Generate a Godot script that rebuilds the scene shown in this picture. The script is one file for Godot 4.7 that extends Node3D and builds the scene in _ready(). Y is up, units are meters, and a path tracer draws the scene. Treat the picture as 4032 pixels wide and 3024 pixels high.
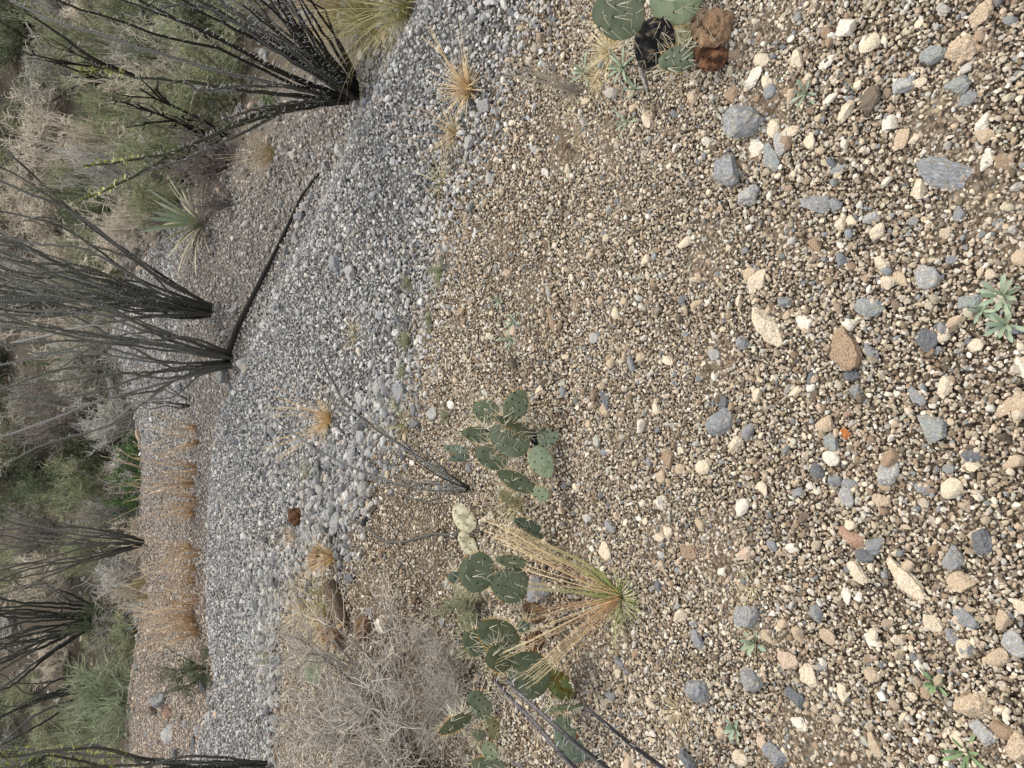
extends Node3D
# A gravelly desert slope seen from above by a camera held sideways (its "up" lies to the left of the picture).
# Plan coordinates: x to the right of the walker, d metres ahead of him (z = -d). land(x, d) is the height of the ground.

var rng := RandomNumberGenerator.new()
var edge_line: PackedVector2Array = [Vector2(4, -3), Vector2(2.5, 1.8), Vector2(1.87, 3.1), Vector2(1.65, 3.75), Vector2(1.5, 5.59), Vector2(1.51, 9.77), Vector2(0.64, 12.76), Vector2(-1.11, 11.53), Vector2(-3.4, 11.53), Vector2(-5.5, 12.74), Vector2(-14, 17)]
var crest_line: PackedVector2Array = [Vector2(3.2, -3), Vector2(1.95, 1.8), Vector2(1.56, 3.06), Vector2(1.41, 3.32), Vector2(1.19, 3.79), Vector2(0.95, 4.18), Vector2(0.63, 4.72), Vector2(0.14, 5.56), Vector2(-0.35, 6.43), Vector2(-0.89, 6.79), Vector2(-1.5, 6.83), Vector2(-2.11, 6.83), Vector2(-2.54, 6.51), Vector2(-3.51, 7.18), Vector2(-12, 11)]
var soil_line: PackedVector2Array = [Vector2(2.9, -3), Vector2(1.75, 1), Vector2(1.34, 1.96), Vector2(1.2, 2.1), Vector2(0.94, 2.28), Vector2(0.73, 2.59), Vector2(0.46, 2.69), Vector2(0.1, 2.88), Vector2(-0.11, 3.02), Vector2(-0.3, 3.32), Vector2(-0.55, 3.48), Vector2(-0.82, 3.66), Vector2(-1.05, 4.37), Vector2(-1.39, 4.63), Vector2(-1.89, 4.81), Vector2(-2.57, 4.91), Vector2(-10, 7)]
var taken := {}
var stone_mat: StandardMaterial3D
var mats := {}
var rocks: Array[ArrayMesh] = []
const GX := 281
const GD := 331
var grid_h := PackedFloat32Array()
var grid_b := PackedFloat32Array()
var grid_c := PackedFloat32Array()
var grid_e := PackedFloat32Array()


class Buf:
	var v := PackedVector3Array()
	var n := PackedVector3Array()
	var c := PackedColorArray()
	var i := PackedInt32Array()

	func tube(pts: Array, r0: float, r1: float, sides: int, c0: Color, c1: Color, dark := -1.0) -> void:
		var m := pts.size()
		var first := v.size()
		var side := Vector3.ZERO
		for k in m:
			var t: Vector3 = (pts[mini(k + 1, m - 1)] - pts[maxi(k - 1, 0)]).normalized()
			if side == Vector3.ZERO:
				side = t.cross(Vector3.UP if absf(t.y) < 0.9 else Vector3.RIGHT).normalized()
			side = (side - t * side.dot(t)).normalized()
			var up := t.cross(side)
			var f := float(k) / (m - 1)
			var r := lerpf(r0, r1, f)
			var col := c0.lerp(c1, f)
			for s in sides:
				var a := TAU * s / sides
				var o := side * cos(a) + up * sin(a)
				v.append(pts[k] + o * r)
				n.append(o)
				c.append(col * dark if dark >= 0.0 and (s + k / 3) % 2 == 0 else col)
		for k in m - 1:
			for s in sides:
				var a := first + k * sides + s
				var b := first + k * sides + (s + 1) % sides
				i.append_array([a, a + sides, b, b, a + sides, b + sides])

	func ribbon(pts: Array, w0: float, w1: float, across: Vector3, c0: Color, c1: Color, fold := 0.0) -> void:
		var m := pts.size()
		var first := v.size()
		if across.cross(pts[m - 1] - pts[0]).y < 0.0:
			across = -across
		for k in m:
			var t: Vector3 = (pts[mini(k + 1, m - 1)] - pts[maxi(k - 1, 0)]).normalized()
			var s := (across - t * across.dot(t)).normalized()
			var nn := s.cross(t).normalized()
			var f := float(k) / (m - 1)
			var w := lerpf(w0, w1, f) * 0.5
			var col := c0.lerp(c1, f)
			for q in 3:
				v.append(pts[k] + s * (q - 1) * w + nn * (fold * w * absf(q - 1)))
				n.append((nn - s * (q - 1) * fold).normalized())
				c.append(col)
		for k in m - 1:
			for q in 2:
				var a := first + k * 3 + q
				i.append_array([a, a + 3, a + 1, a + 1, a + 3, a + 4])

	func leaf(p: Vector3, along: Vector3, across: Vector3, col: Color) -> void:
		var first := v.size()
		if along.cross(across).y < 0.0:
			across = -across
		var nn := along.cross(across).normalized()
		for q in [p, p + along * 0.5 + across * 0.5, p + along, p + along * 0.5 - across * 0.5]:
			v.append(q)
			n.append(nn)
			c.append(col)
		i.append_array([first, first + 1, first + 2, first, first + 2, first + 3])

	func tri(a: Vector3, b: Vector3, d: Vector3, nn: Vector3, col: Color) -> void:
		var first := v.size()
		for q in [a, b, d]:
			v.append(q)
			n.append(nn)
			c.append(col)
		i.append_array([first, first + 1, first + 2])

	func mesh(m: Material) -> ArrayMesh:
		var arr := []
		arr.resize(Mesh.ARRAY_MAX)
		arr[Mesh.ARRAY_VERTEX] = v
		arr[Mesh.ARRAY_NORMAL] = n
		arr[Mesh.ARRAY_COLOR] = c
		arr[Mesh.ARRAY_INDEX] = i
		var out := ArrayMesh.new()
		out.add_surface_from_arrays(Mesh.PRIMITIVE_TRIANGLES, arr)
		out.surface_set_material(0, m)
		return out


# ---------------------------------------------------------------- the lie of the land
func beyond(p: Vector2, line: PackedVector2Array) -> float:
	var best := 1e9
	var s := 1.0
	for k in line.size() - 1:
		var a := line[k]
		var t := line[k + 1] - a
		var q := p - a
		var u := clampf(q.dot(t) / t.length_squared(), 0.0, 1.0)
		var l := (q - t * u).length_squared()
		if l < best:
			best = l
			s = -1.0 if t.x * q.y - t.y * q.x > 0.0 else 1.0
	return s * sqrt(best)


func land_exact(x: float, d: float, b: float, c: float, e: float) -> float:
	var h := -0.08 * d + 0.03 * sin(x * 1.3 + 0.5) * sin(d * 1.1) + 0.012 * sin(3.1 * x + 1.0) * sin(2.7 * d + 2.0)
	h -= 0.05 * smoothstep(-0.1, 0.15, b)
	h -= (0.26 - 0.16 * smoothstep(-0.3, 0.6, x)) * smoothstep(0.0, 0.35, c)
	if e > -1.0:
		var low := h - (0.45 - 0.2 * smoothstep(0.0, 1.2, x)) * 0.5 * (e + sqrt(e * e + 0.02))
		var far := -3.2 + 0.2 * (d - 8.0) + 0.18 * sin(0.9 * x + 0.4) * sin(0.7 * d) + 0.12 * sin(2.1 * x) * sin(1.7 * d + 1.0) + 0.2 * maxf(0.0, d - 24.0)
		h = 0.5 * (low + far + sqrt((low - far) ** 2 + 0.25)) if e > 0.0 else low
	return h


func survey() -> void:
	grid_h.resize(GX * GD)
	grid_b.resize(GX * GD)
	grid_c.resize(GX * GD)
	grid_e.resize(GX * GD)
	for j in GD:
		for i in GX:
			var p := Vector2(-14.0 + i * 0.1, -3.0 + j * 0.1)
			var k := j * GX + i
			grid_b[k] = beyond(p, soil_line)
			grid_c[k] = beyond(p, crest_line)
			grid_e[k] = beyond(p, edge_line)
			grid_h[k] = land_exact(p.x, p.y, grid_b[k], grid_c[k], grid_e[k])


func look_up(g: PackedFloat32Array, x: float, d: float) -> float:
	var u := clampf((x + 14.0) * 10.0, 0.0, GX - 1.001)
	var w := clampf((d + 3.0) * 10.0, 0.0, GD - 1.001)
	var i := int(u)
	var j := int(w)
	var k := j * GX + i
	return lerpf(lerpf(g[k], g[k + 1], u - i), lerpf(g[k + GX], g[k + GX + 1], u - i), w - j)


func land(x: float, d: float) -> float:
	if x < -13.9 or x > 13.9 or d < -2.9 or d > 29.9:
		var p := Vector2(x, d)
		return land_exact(x, d, beyond(p, soil_line), beyond(p, crest_line), beyond(p, edge_line))
	return look_up(grid_h, x, d)


func at(x: float, d: float, lift := 0.0) -> Vector3:
	return Vector3(x, land(x, d) + lift, -d)


# ---------------------------------------------------------------- naming
func numbered(called: String) -> String:
	var k: int = taken.get(called, 0)
	taken[called] = k + 1
	return called if k == 0 else "%s_%03d" % [called, k]


func tag(o: Node, label: String, category: String, group := "", kind := "") -> void:
	o.set_meta("label", label)
	if category:
		o.set_meta("category", category)
	if group:
		o.set_meta("group", group)
	if kind:
		o.set_meta("kind", kind)


func thing(called: String, label: String, category: String, where := Vector3.ZERO, group := "") -> Node3D:
	var o := Node3D.new()
	o.name = numbered(called)
	add_child(o)
	o.position = where
	tag(o, label, category, group)
	return o


func part(called: String, m: Mesh, parent: Node, kind := "") -> MeshInstance3D:
	var o := MeshInstance3D.new()
	o.name = called
	o.mesh = m
	parent.add_child(o, true)
	if kind:
		o.set_meta("kind", kind)
	return o


func vary(a: float, b: float) -> float:
	return rng.randf_range(a, b)


func tint(c: Color, spread := 0.15) -> Color:
	var f := 1.0 + vary(-spread, spread)
	return Color(c.r * f * (1.0 + vary(-0.04, 0.04)), c.g * f, c.b * f * (1.0 + vary(-0.04, 0.04)))


func dir(az: float, el: float) -> Vector3:
	return Vector3(cos(az) * cos(el), sin(el), sin(az) * cos(el))


# ---------------------------------------------------------------- materials
func noise(s: int, freq: float, octaves := 4, kind := FastNoiseLite.TYPE_SIMPLEX_SMOOTH, fractal := FastNoiseLite.FRACTAL_FBM) -> FastNoiseLite:
	var f := FastNoiseLite.new()
	f.seed = s
	f.frequency = freq
	f.fractal_octaves = octaves
	f.noise_type = kind
	f.fractal_type = fractal
	return f


func picture(f: FastNoiseLite, stops: Array, colors: Array, side := 512) -> NoiseTexture2D:
	var t := NoiseTexture2D.new()
	t.width = side
	t.height = side
	t.seamless = true
	t.noise = f
	var g := Gradient.new()
	g.offsets = PackedFloat32Array(stops)
	g.colors = PackedColorArray(colors)
	t.color_ramp = g
	return t


func relief(f: FastNoiseLite, strength: float, side := 512) -> NoiseTexture2D:
	var t := NoiseTexture2D.new()
	t.width = side
	t.height = side
	t.seamless = true
	t.noise = f
	t.as_normal_map = true
	t.bump_strength = strength
	return t


func surface(tex: Texture2D, normal: Texture2D, scale: float, rough := 0.95, world := false) -> StandardMaterial3D:
	var m := StandardMaterial3D.new()
	m.roughness = rough
	m.metallic_specular = 0.25
	m.vertex_color_use_as_albedo = true
	if tex:
		m.albedo_texture = tex
	if normal:
		m.normal_enabled = true
		m.normal_texture = normal
	m.uv1_triplanar = true
	m.uv1_world_triplanar = world
	m.uv1_scale = Vector3.ONE * scale
	return m


func grey(v: float) -> Color:
	return Color(v, v, v)


# grey limestone: mottled, with thin white veins
func limestone(side: int) -> ImageTexture:
	var mottle := noise(9, 0.02, 5)
	var blotch := noise(10, 0.006, 3)
	var vein_a := noise(14, 0.009, 3)
	var vein_b := noise(15, 0.017, 3)
	var img := Image.create(side, side, false, Image.FORMAT_RGB8)
	for j in side:
		for i in side:
			var v := 0.66 + 0.26 * mottle.get_noise_2d(i, j) + 0.16 * blotch.get_noise_2d(i, j)
			var w := maxf(smoothstep(0.035, 0.0, absf(vein_a.get_noise_2d(i, j))) * smoothstep(-0.15, 0.15, blotch.get_noise_2d(j + 300, i)), 0.7 * smoothstep(0.03, 0.0, absf(vein_b.get_noise_2d(i, j))) * smoothstep(0.0, 0.25, blotch.get_noise_2d(i + 900, j)))
			var warm := smoothstep(0.12, 0.4, blotch.get_noise_2d(i + 500, j + 77))
			v = lerpf(v, 1.0, w * 0.85)
			img.set_pixel(i, j, Color(v, v * (1.0 - 0.07 * warm), v * (1.0 - 0.17 * warm)))
	return ImageTexture.create_from_image(img)


func make_materials() -> void:
	var speck := picture(noise(3, 0.03, 5), [0.0, 0.35, 0.55, 0.75, 1.0], [Color(0.6, 0.56, 0.52), Color(0.8, 0.78, 0.76), Color(0.93, 0.92, 0.9), Color(1, 1, 1), Color(0.86, 0.82, 0.76)])
	var rough := relief(noise(5, 0.02, 5), 5.0)
	stone_mat = surface(speck, rough, 0.35)
	var crag := relief(noise(11, 0.012, 6), 9.0)
	mats.rock = surface(limestone(512), crag, 0.55)
	mats.lump = surface(picture(noise(13, 0.02, 5), [0.0, 0.4, 0.6, 1.0], [Color(0.5, 0.43, 0.35), Color(0.8, 0.76, 0.7), Color(0.95, 0.93, 0.9), Color(1, 1, 1)]), crag, 0.6)
	mats.soil = surface(picture(noise(17, 0.045, 5), [0.0, 0.4, 0.55, 0.7, 1.0], [Color(0.45, 0.42, 0.4), Color(0.72, 0.7, 0.68), Color(0.85, 0.83, 0.8), Color(0.97, 0.96, 0.95), Color(1, 1, 1)]), relief(noise(19, 0.05, 5), 12.0), 2.2, 1.0, true)
	mats.twig = surface(null, null, 1.0, 0.95)
	var blade := surface(null, null, 1.0, 0.7)
	blade.backlight_enabled = true
	blade.backlight = Color(0.5, 0.5, 0.4)
	mats.blade = blade
	var foliage := surface(null, null, 1.0, 0.75)
	foliage.backlight_enabled = true
	foliage.backlight = Color(0.45, 0.5, 0.35)
	mats.leaf = foliage
	mats.bark = surface(picture(noise(23, 0.03, 4), [0.0, 0.45, 0.6, 1.0], [Color(0.5, 0.48, 0.46), Color(0.8, 0.79, 0.77), Color(0.95, 0.94, 0.92), Color(1, 1, 1)]), relief(noise(29, 0.03, 4), 8.0), 9.0)
	mats.spine = surface(null, null, 1.0, 0.55)
	var skin := relief(noise(31, 0.015, 4), 2.5)
	for k in [["green", Color(0.115, 0.135, 0.08)], ["pale", Color(0.31, 0.36, 0.23)], ["dusty", Color(0.165, 0.19, 0.125)], ["olive", Color(0.19, 0.18, 0.085)], ["deep", Color(0.09, 0.115, 0.08)]]:
		var m := surface(picture(noise(37, 0.01, 5), [0.0, 0.3, 0.5, 0.75, 1.0], [Color(0.72, 0.78, 0.7), Color(0.86, 0.89, 0.85), Color(0.95, 0.96, 0.93), Color(1, 1, 1), Color(1, 0.97, 0.88)], 256), skin, 5.0, 0.62)
		m.albedo_color = k[1].linear_to_srgb()
		m.metallic_specular = 0.4
		mats[k[0]] = m
	var rot := relief(noise(41, 0.02, 6), 16.0)
	for k in [["black", [Color(0.07, 0.07, 0.075), Color(0.13, 0.13, 0.14), Color(0.2, 0.19, 0.19), Color(0.62, 0.52, 0.4)]], ["brown", [Color(0.16, 0.12, 0.1), Color(0.4, 0.31, 0.24), Color(0.56, 0.46, 0.36), Color(0.7, 0.6, 0.47)]], ["redbrown", [Color(0.12, 0.08, 0.06), Color(0.27, 0.18, 0.13), Color(0.4, 0.28, 0.2), Color(0.55, 0.43, 0.3)]], ["cream", [Color(0.44, 0.41, 0.33), Color(0.62, 0.59, 0.49), Color(0.7, 0.68, 0.58), Color(0.78, 0.76, 0.66)]], ["scorched", [Color(0.3, 0.2, 0.1), Color(0.42, 0.4, 0.2), Color(0.36, 0.42, 0.25), Color(0.5, 0.5, 0.33)]]]:
		mats[k[0]] = surface(picture(noise(43, 0.014, 5), [0.0, 0.42, 0.6, 1.0], k[1], 256), skin if k[0] in ["cream", "scorched"] else rot, 7.0, 0.95)


# ---------------------------------------------------------------- stones
func ball(sub: int) -> Array:
	var g := (1.0 + sqrt(5.0)) / 2.0
	var p := []
	for q in [Vector3(-1, g, 0), Vector3(1, g, 0), Vector3(-1, -g, 0), Vector3(1, -g, 0), Vector3(0, -1, g), Vector3(0, 1, g), Vector3(0, -1, -g), Vector3(0, 1, -g), Vector3(g, 0, -1), Vector3(g, 0, 1), Vector3(-g, 0, -1), Vector3(-g, 0, 1)]:
		p.append(q.normalized())
	var f := [0, 11, 5, 0, 5, 1, 0, 1, 7, 0, 7, 10, 0, 10, 11, 1, 5, 9, 5, 11, 4, 11, 10, 2, 10, 7, 6, 7, 1, 8, 3, 9, 4, 3, 4, 2, 3, 2, 6, 3, 6, 8, 3, 8, 9, 4, 9, 5, 2, 4, 11, 6, 2, 10, 8, 6, 7, 9, 8, 1]
	for s in sub:
		var mid := {}
		var out := []
		for t in f.size() / 3:
			var abc := [f[t * 3], f[t * 3 + 1], f[t * 3 + 2]]
			var m := []
			for k in 3:
				var a: int = mini(abc[k], abc[(k + 1) % 3])
				var b: int = maxi(abc[k], abc[(k + 1) % 3])
				var key := a * 100000 + b
				if not mid.has(key):
					mid[key] = p.size()
					p.append((p[a] + p[b]).normalized())
				m.append(mid[key])
			out.append_array([abc[0], m[0], m[2], abc[1], m[1], m[0], abc[2], m[2], m[1], m[0], m[1], m[2]])
		f = out
	return [p, f]


func stone(s: int, sub: int, planes: int, rough: float, sharp: float) -> ArrayMesh:
	rng.seed = s
	var b := ball(sub)
	var cut := []
	for k in planes:
		var w := dir(vary(0, TAU), asin(vary(-1, 1)))
		cut.append([w, vary(sharp, 1.0)])
	var f := noise(s, 1.1, 3)
	var fine := noise(s + 7, 2.6, 5)
	var pts := PackedVector3Array()
	var reach := Vector3.ZERO
	for q: Vector3 in b[0]:
		var r := 1.0
		for c in cut:
			var w: float = q.dot(c[0])
			if w > 0.05:
				r = minf(r, c[1] / w)
		r *= 1.0 + rough * (f.get_noise_3dv(q) + (0.55 * fine.get_noise_3dv(q) if sub > 1 else 0.3 * fine.get_noise_3dv(q)))
		pts.append(q * r)
		reach = reach.max((q * r).abs())
	var st := SurfaceTool.new()
	st.begin(Mesh.PRIMITIVE_TRIANGLES)
	st.set_smooth_group(-1)
	var faces: Array = b[1]
	for k in faces.size() / 3:
		for e in [0, 2, 1]:
			st.set_color(Color.WHITE)
			st.add_vertex(pts[faces[k * 3 + e]] / reach)
	st.generate_normals()
	return st.commit()


func scatter(owner_node: Node3D, called: String, kinds: Array, lists: Array) -> void:
	# lists[k] = [transforms, colours] for the k-th stone shape
	for k in kinds.size():
		var t: Array = lists[k][0]
		if t.is_empty():
			continue
		var mm := MultiMesh.new()
		mm.transform_format = MultiMesh.TRANSFORM_3D
		mm.use_colors = true
		mm.mesh = kinds[k]
		mm.instance_count = t.size()
		for q in t.size():
			mm.set_instance_transform(q, t[q])
			mm.set_instance_color(q, lists[k][1][q])
		var o := MultiMeshInstance3D.new()
		o.name = called
		o.multimesh = mm
		o.set_meta("kind", "stuff")
		owner_node.add_child(o, true)


func empty_lists(n: int) -> Array:
	var a := []
	for k in n:
		a.append([[], []])
	return a


func drop_stone(lists: Array, x: float, d: float, size: float, col: Color, sink := 0.25) -> void:
	var k := rng.randi() % lists.size()
	var b := Basis.from_euler(Vector3(vary(-0.5, 0.5), vary(0, TAU), vary(-0.5, 0.5)))
	var s := Vector3(size * vary(0.85, 1.25), size * vary(0.45, 0.8), size * vary(0.6, 0.95)) * 0.5
	lists[k][0].append(Transform3D(b * Basis.from_scale(s), at(x, d, s.y * (1.0 - 2.0 * sink))))
	lists[k][1].append(col)


func pick(pal: Array) -> Color:
	var w := rng.randf()
	for p in pal:
		w -= p[0]
		if w <= 0.0:
			return tint(p[1], 0.3)
	return tint(pal[0][1], 0.28)


# ---------------------------------------------------------------- plants
const STRAW := Color(0.56, 0.43, 0.24)
const SPINE := Color(0.72, 0.66, 0.5)


func spike(b: Buf, from: Vector3, to: Vector3, r: float, c0: Color, c1: Color) -> void:
	b.tube([from, to], r, r * 0.25, 3, c0, c1)


func pad_shape(length: float, width: float, notch: int, bow: float) -> ArrayMesh:
	var st := SurfaceTool.new()
	st.begin(Mesh.PRIMITIVE_TRIANGLES)
	var rings := 22
	var around := 28
	var f := noise(notch * 13 + 5, 1.6, 3)
	for j in rings + 1:
		var t := float(j) / rings
		var w := width * 0.5 * pad_width(t)
		var thick := width * 0.075 * (0.35 + 0.65 * pad_width(t)) * minf(1.0, 6.0 * minf(t + 0.08, 1.02 - t))
		for s in around:
			var a := TAU * s / around
			var k := 1.0 + 0.035 * f.get_noise_2d(a * 1.3, t * 3.0)
			var bite := 1.0
			if notch > 0:
				bite = 1.0 - 0.42 * smoothstep(0.05, 0.3, f.get_noise_2d(signf(cos(a)) * 5.0 + notch, t * 3.2 * 1.5)) * absf(cos(a))
			st.set_color(Color.WHITE)
			st.add_vertex(Vector3(cos(a) * w * k * bite, t * length, sin(a) * thick + bow * length * (t - 0.5) * (t - 0.5)))
	for j in rings:
		for s in around:
			var a := j * around + s
			var b := j * around + (s + 1) % around
			for q in [a, b, a + around, b, b + around, a + around]:
				st.add_index(q)
	st.generate_normals()
	return st.commit()


func pad_width(t: float) -> float:
	return clampf(pow(maxf(sin(PI * pow(clampf(t * 0.93 + 0.035, 0.0, 1.0), 0.86)), 0.0), 0.62), 0.14, 1.0)


# A prickly pear pad from its base to its tip, as wide as given, its face turned towards "face" and then by "turn" about its own axis.
func pad(parent: Node3D, base: Vector3, tip: Vector3, width: float, turn: float, look: String, spines := 1.0, notch := 0) -> void:
	var y := tip - base
	var length := y.length()
	y /= length
	var face := (Vector3(0, 1.6, 0) - base).normalized()
	var x := y.cross(face).normalized()
	x = x.rotated(y, turn)
	var z := x.cross(y)
	var dead := look in ["black", "brown", "redbrown", "cream"]
	var o := part("pad", pad_shape(length, width, notch, vary(-0.12, 0.12)), parent)
	o.mesh.surface_set_material(0, mats[look])
	o.transform = Transform3D(Basis(x, y, z), base - parent.position)
	var sp := Buf.new()
	var areole := Color(0.045, 0.03, 0.02) if look != "cream" else Color(0.06, 0.05, 0.04)
	var gold := Color(0.42, 0.27, 0.08)
	var step := clampf(length * 0.17, 0.018, 0.034)
	for face_side in [1.0, -1.0]:
		var rows := int(length / step)
		for j in range(1, rows):
			var t := (j + 0.0) / rows
			var w := width * 0.5 * pad_width(t)
			var cols := int(w * 2.0 / (step * 1.15))
			for k in cols:
				var u := (k + 0.5 + (0.25 if j % 2 else -0.25)) / cols * 2.0 - 1.0
				if absf(u) > 0.86:
					continue
				var p := Vector3(u * w + vary(-0.002, 0.002), t * length, face_side * (width * 0.075 * (0.35 + 0.65 * pad_width(t)) * sqrt(1.0 - u * u) + 0.0005))
				sp.tube([p - Vector3(0, 0, face_side * 0.002), p + Vector3(0, 0, face_side * 0.0022)], 0.0042, 0.0018, 5, areole, areole)
				for q in (rng.randi_range(1, 3) if rng.randf() < 0.9 * spines else 0):
					var way := Vector3(u * 0.5 + vary(-0.55, 0.55), vary(-0.75, 0.35), face_side * vary(0.45, 1.0)).normalized()
					spike(sp, p, p + way * vary(0.025, 0.056), 0.0009, SPINE, tint(SPINE, 0.25))
	# the rim: longer spines and tufts of golden bristles towards the tip
	var rim := int(26 * clampf(length / 0.16, 0.6, 1.3))
	for k in rim:
		var t := 0.12 + 0.86 * absf(float(k) / rim * 2.0 - 1.0)
		var sgn := 1.0 if k * 2 > rim else -1.0
		var p := Vector3(sgn * width * 0.5 * pad_width(t) * (0.99 if t < 0.95 else vary(0, 0.9)), minf(t * length, length), 0)
		var out := Vector3(sgn * (1.15 - t), t * 1.2 - 0.35, 0).normalized()
		if t > 0.4 and not dead:
			for q in int(9 * spines):
				spike(sp, p, p + (out + Vector3(vary(-0.7, 0.7), vary(-0.7, 0.7), vary(-0.8, 0.8))).normalized() * vary(0.005, 0.012), 0.0009, gold, tint(gold * 1.5, 0.3))
		for q in (rng.randi_range(1, 4) if rng.randf() < spines else 0):
			spike(sp, p, p + (out + Vector3(vary(-0.6, 0.6), vary(-0.6, 0.6), vary(-0.9, 0.9))).normalized() * vary(0.02, 0.06), 0.0009, SPINE, tint(SPINE, 0.25))
	part("spines", sp.mesh(mats.spine), o, "stuff")


func wand(b: Buf, spines: Buf, pts: Array, r0: float, r1: float, c0: Color, c1: Color, thorn: float, every: float, leafy := 0.0) -> void:
	# a wavy ocotillo stem through the given points with furrowed bark, thorns and, if leafy, small leaves near its end
	var curve := Curve3D.new()
	for k in pts.size():
		var t: Vector3 = (pts[mini(k + 1, pts.size() - 1)] - pts[maxi(k - 1, 0)]) / 6.0
		curve.add_point(pts[k], -t, t)
	var whole := curve.get_baked_length()
	var n := int(clampf(whole / 0.06, 8, 44))
	var line := []
	for k in n + 1:
		var p := curve.sample_baked(whole * k / n)
		line.append(p + Vector3(vary(-1, 1), vary(-0.4, 0.4), vary(-1, 1)) * r0 * (0.45 if k > 0 else 0.0))
	b.tube(line, r0, r1, 7, c0, c1, 0.33)
	var count := int(whole / every)
	for k in count:
		var f := (k + vary(0, 0.9)) / count
		if f < 0.12:
			continue
		var p := curve.sample_baked(whole * f)
		var q := curve.sample_baked(minf(whole, whole * f + 0.02)) - p
		var side := q.normalized().cross(dir(vary(0, TAU), vary(-1, 1))).normalized()
		var r := lerpf(r0, r1, f)
		spike(spines, p + side * r * 0.8, p + side * (r + thorn * vary(0.6, 1.1)) - q.normalized() * thorn * vary(-0.1, 0.5), thorn * 0.085, tint(Color(0.36, 0.35, 0.34)), Color(0.5, 0.5, 0.5))
		if leafy > 0.0 and f > 1.0 - leafy:
			for h in 3:
				spines.leaf(p + side * r, dir(vary(0, TAU), vary(-0.2, 1.2)) * vary(0.02, 0.04), dir(vary(0, TAU), 0.2) * 0.014, tint(Color(0.34, 0.36, 0.09), 0.3))


func ocotillo(label: String, x: float, d: float, count: int, high: float, spread: float, lean: Vector2, r0: float, dark: float, group: String, leafy := 0.0, thick := 1.0) -> Node3D:
	var o := thing("ocotillo", label, "ocotillo", at(x, d, -0.03), group)
	for k in count:
		var b := Buf.new()
		var az := vary(0, TAU)
		var s := spread * sqrt(rng.randf()) * high
		var l := high * vary(0.72, 1.05)
		var way := Vector3(cos(az) * s + lean.x * high, l, sin(az) * s - lean.y * high)
		var start := Vector3(cos(az), 0, sin(az)) * 0.05 * sqrt(rng.randf()) * thick
		var bend := Vector3(vary(-1, 1), 0, vary(-1, 1)) * 0.07 * high
		var wave := Vector3(vary(-1, 1), 0, vary(-1, 1)) * 0.045 * high
		if rng.randf() < 0.3:
			way *= vary(0.55, 0.9)
		var pale := rng.randf() < 0.22
		var c0 := tint(Color(0.085, 0.08, 0.065) * dark)
		var c1 := tint((Color(0.5, 0.49, 0.46) if pale else Color(0.24, 0.235, 0.19)) * lerpf(dark, 1.0, 0.4), 0.3)
		wand(b, b, [start, start + way * Vector3(0.2, 0.22, 0.2) + wave * 0.5, start + way * Vector3(0.4, 0.44, 0.4) + bend * 0.7 - wave * 0.4, start + way * Vector3(0.64, 0.68, 0.64) + bend + wave, start + way * Vector3(0.84, 0.86, 0.84) + bend * 0.6 - wave * 0.7, start + way], r0 * vary(0.75, 1.2), r0 * 0.42, c0, c1, 0.022 * thick, 0.022, leafy if rng.randf() < 0.7 else 0.0)
		part("stem", b.mesh(mats.twig), o)
	return o


func curly(from: Vector3, way: Vector3, length: float, wander: float, n: int) -> Array:
	var pts := [from]
	var p := from
	var w := way
	for k in n:
		w = (w + Vector3(vary(-1, 1), vary(-1, 1), vary(-1, 1)) * wander).normalized()
		p += w * length / n
		pts.append(p)
	return pts


# One kind of shrub, one metre high: [mesh of its stems, mesh of its twigs or leaves].
func shrub_kind(s: int, stems: int, twigs: int, leaves: int, wide: float, wander: float, bark: Color, twig: Color, leaf_col: Color, leaf_size: float, thick := 1.0) -> Array:
	rng.seed = s
	var st := Buf.new()
	var tw := Buf.new()
	for k in stems:
		var az := TAU * (k + rng.randf()) / stems
		var el := acos(clampf(sqrt(rng.randf()) * wide, 0.0, 0.98))
		var main := curly(dir(az, 0) * 0.04, dir(az, el), vary(0.55, 0.85), 0.28, 6)
		st.tube(main, 0.013 * thick, 0.004 * thick, 5, bark, bark.lerp(twig, 0.4))
		for q in 5:
			var m := rng.randi_range(1, 5)
			var way: Vector3 = ((main[m + 1] - main[m]).normalized() + dir(vary(0, TAU), vary(-0.3, 1.2)) * 0.9).normalized()
			var arm := curly(main[m], way, vary(0.2, 0.42), 0.35, 4)
			st.tube(arm, 0.006 * thick, 0.0022 * thick, 4, bark.lerp(twig, 0.3), twig)
			for h in maxi(1, twigs / (stems * 5)):
				var u := rng.randi_range(1, 4)
				var w2: Vector3 = ((arm[u] - arm[u - 1]).normalized() * 0.7 + dir(vary(0, TAU), vary(-0.4, 1.3))).normalized()
				var tip := curly(arm[u], w2, vary(0.08, 0.24), wander, 4)
				if twigs > 0:
					var c := tint(twig, 0.5)
					tw.tube(tip, 0.0024 * thick, 0.0012 * thick, 3, c, c)
				for e in maxi(0, leaves / maxi(1, twigs)):
					var p: Vector3 = tip[rng.randi_range(1, 4)] + Vector3(vary(-1, 1), vary(-1, 1), vary(-1, 1)) * 0.015
					tw.leaf(p, dir(vary(0, TAU), vary(-0.5, 1.3)) * leaf_size * vary(0.7, 1.4), dir(vary(0, TAU), vary(-1, 1)) * leaf_size * 0.5, tint(leaf_col, 0.4))
	return [st.mesh(mats.twig), tw.mesh(mats.leaf if leaves > 0 else mats.twig)]


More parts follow.
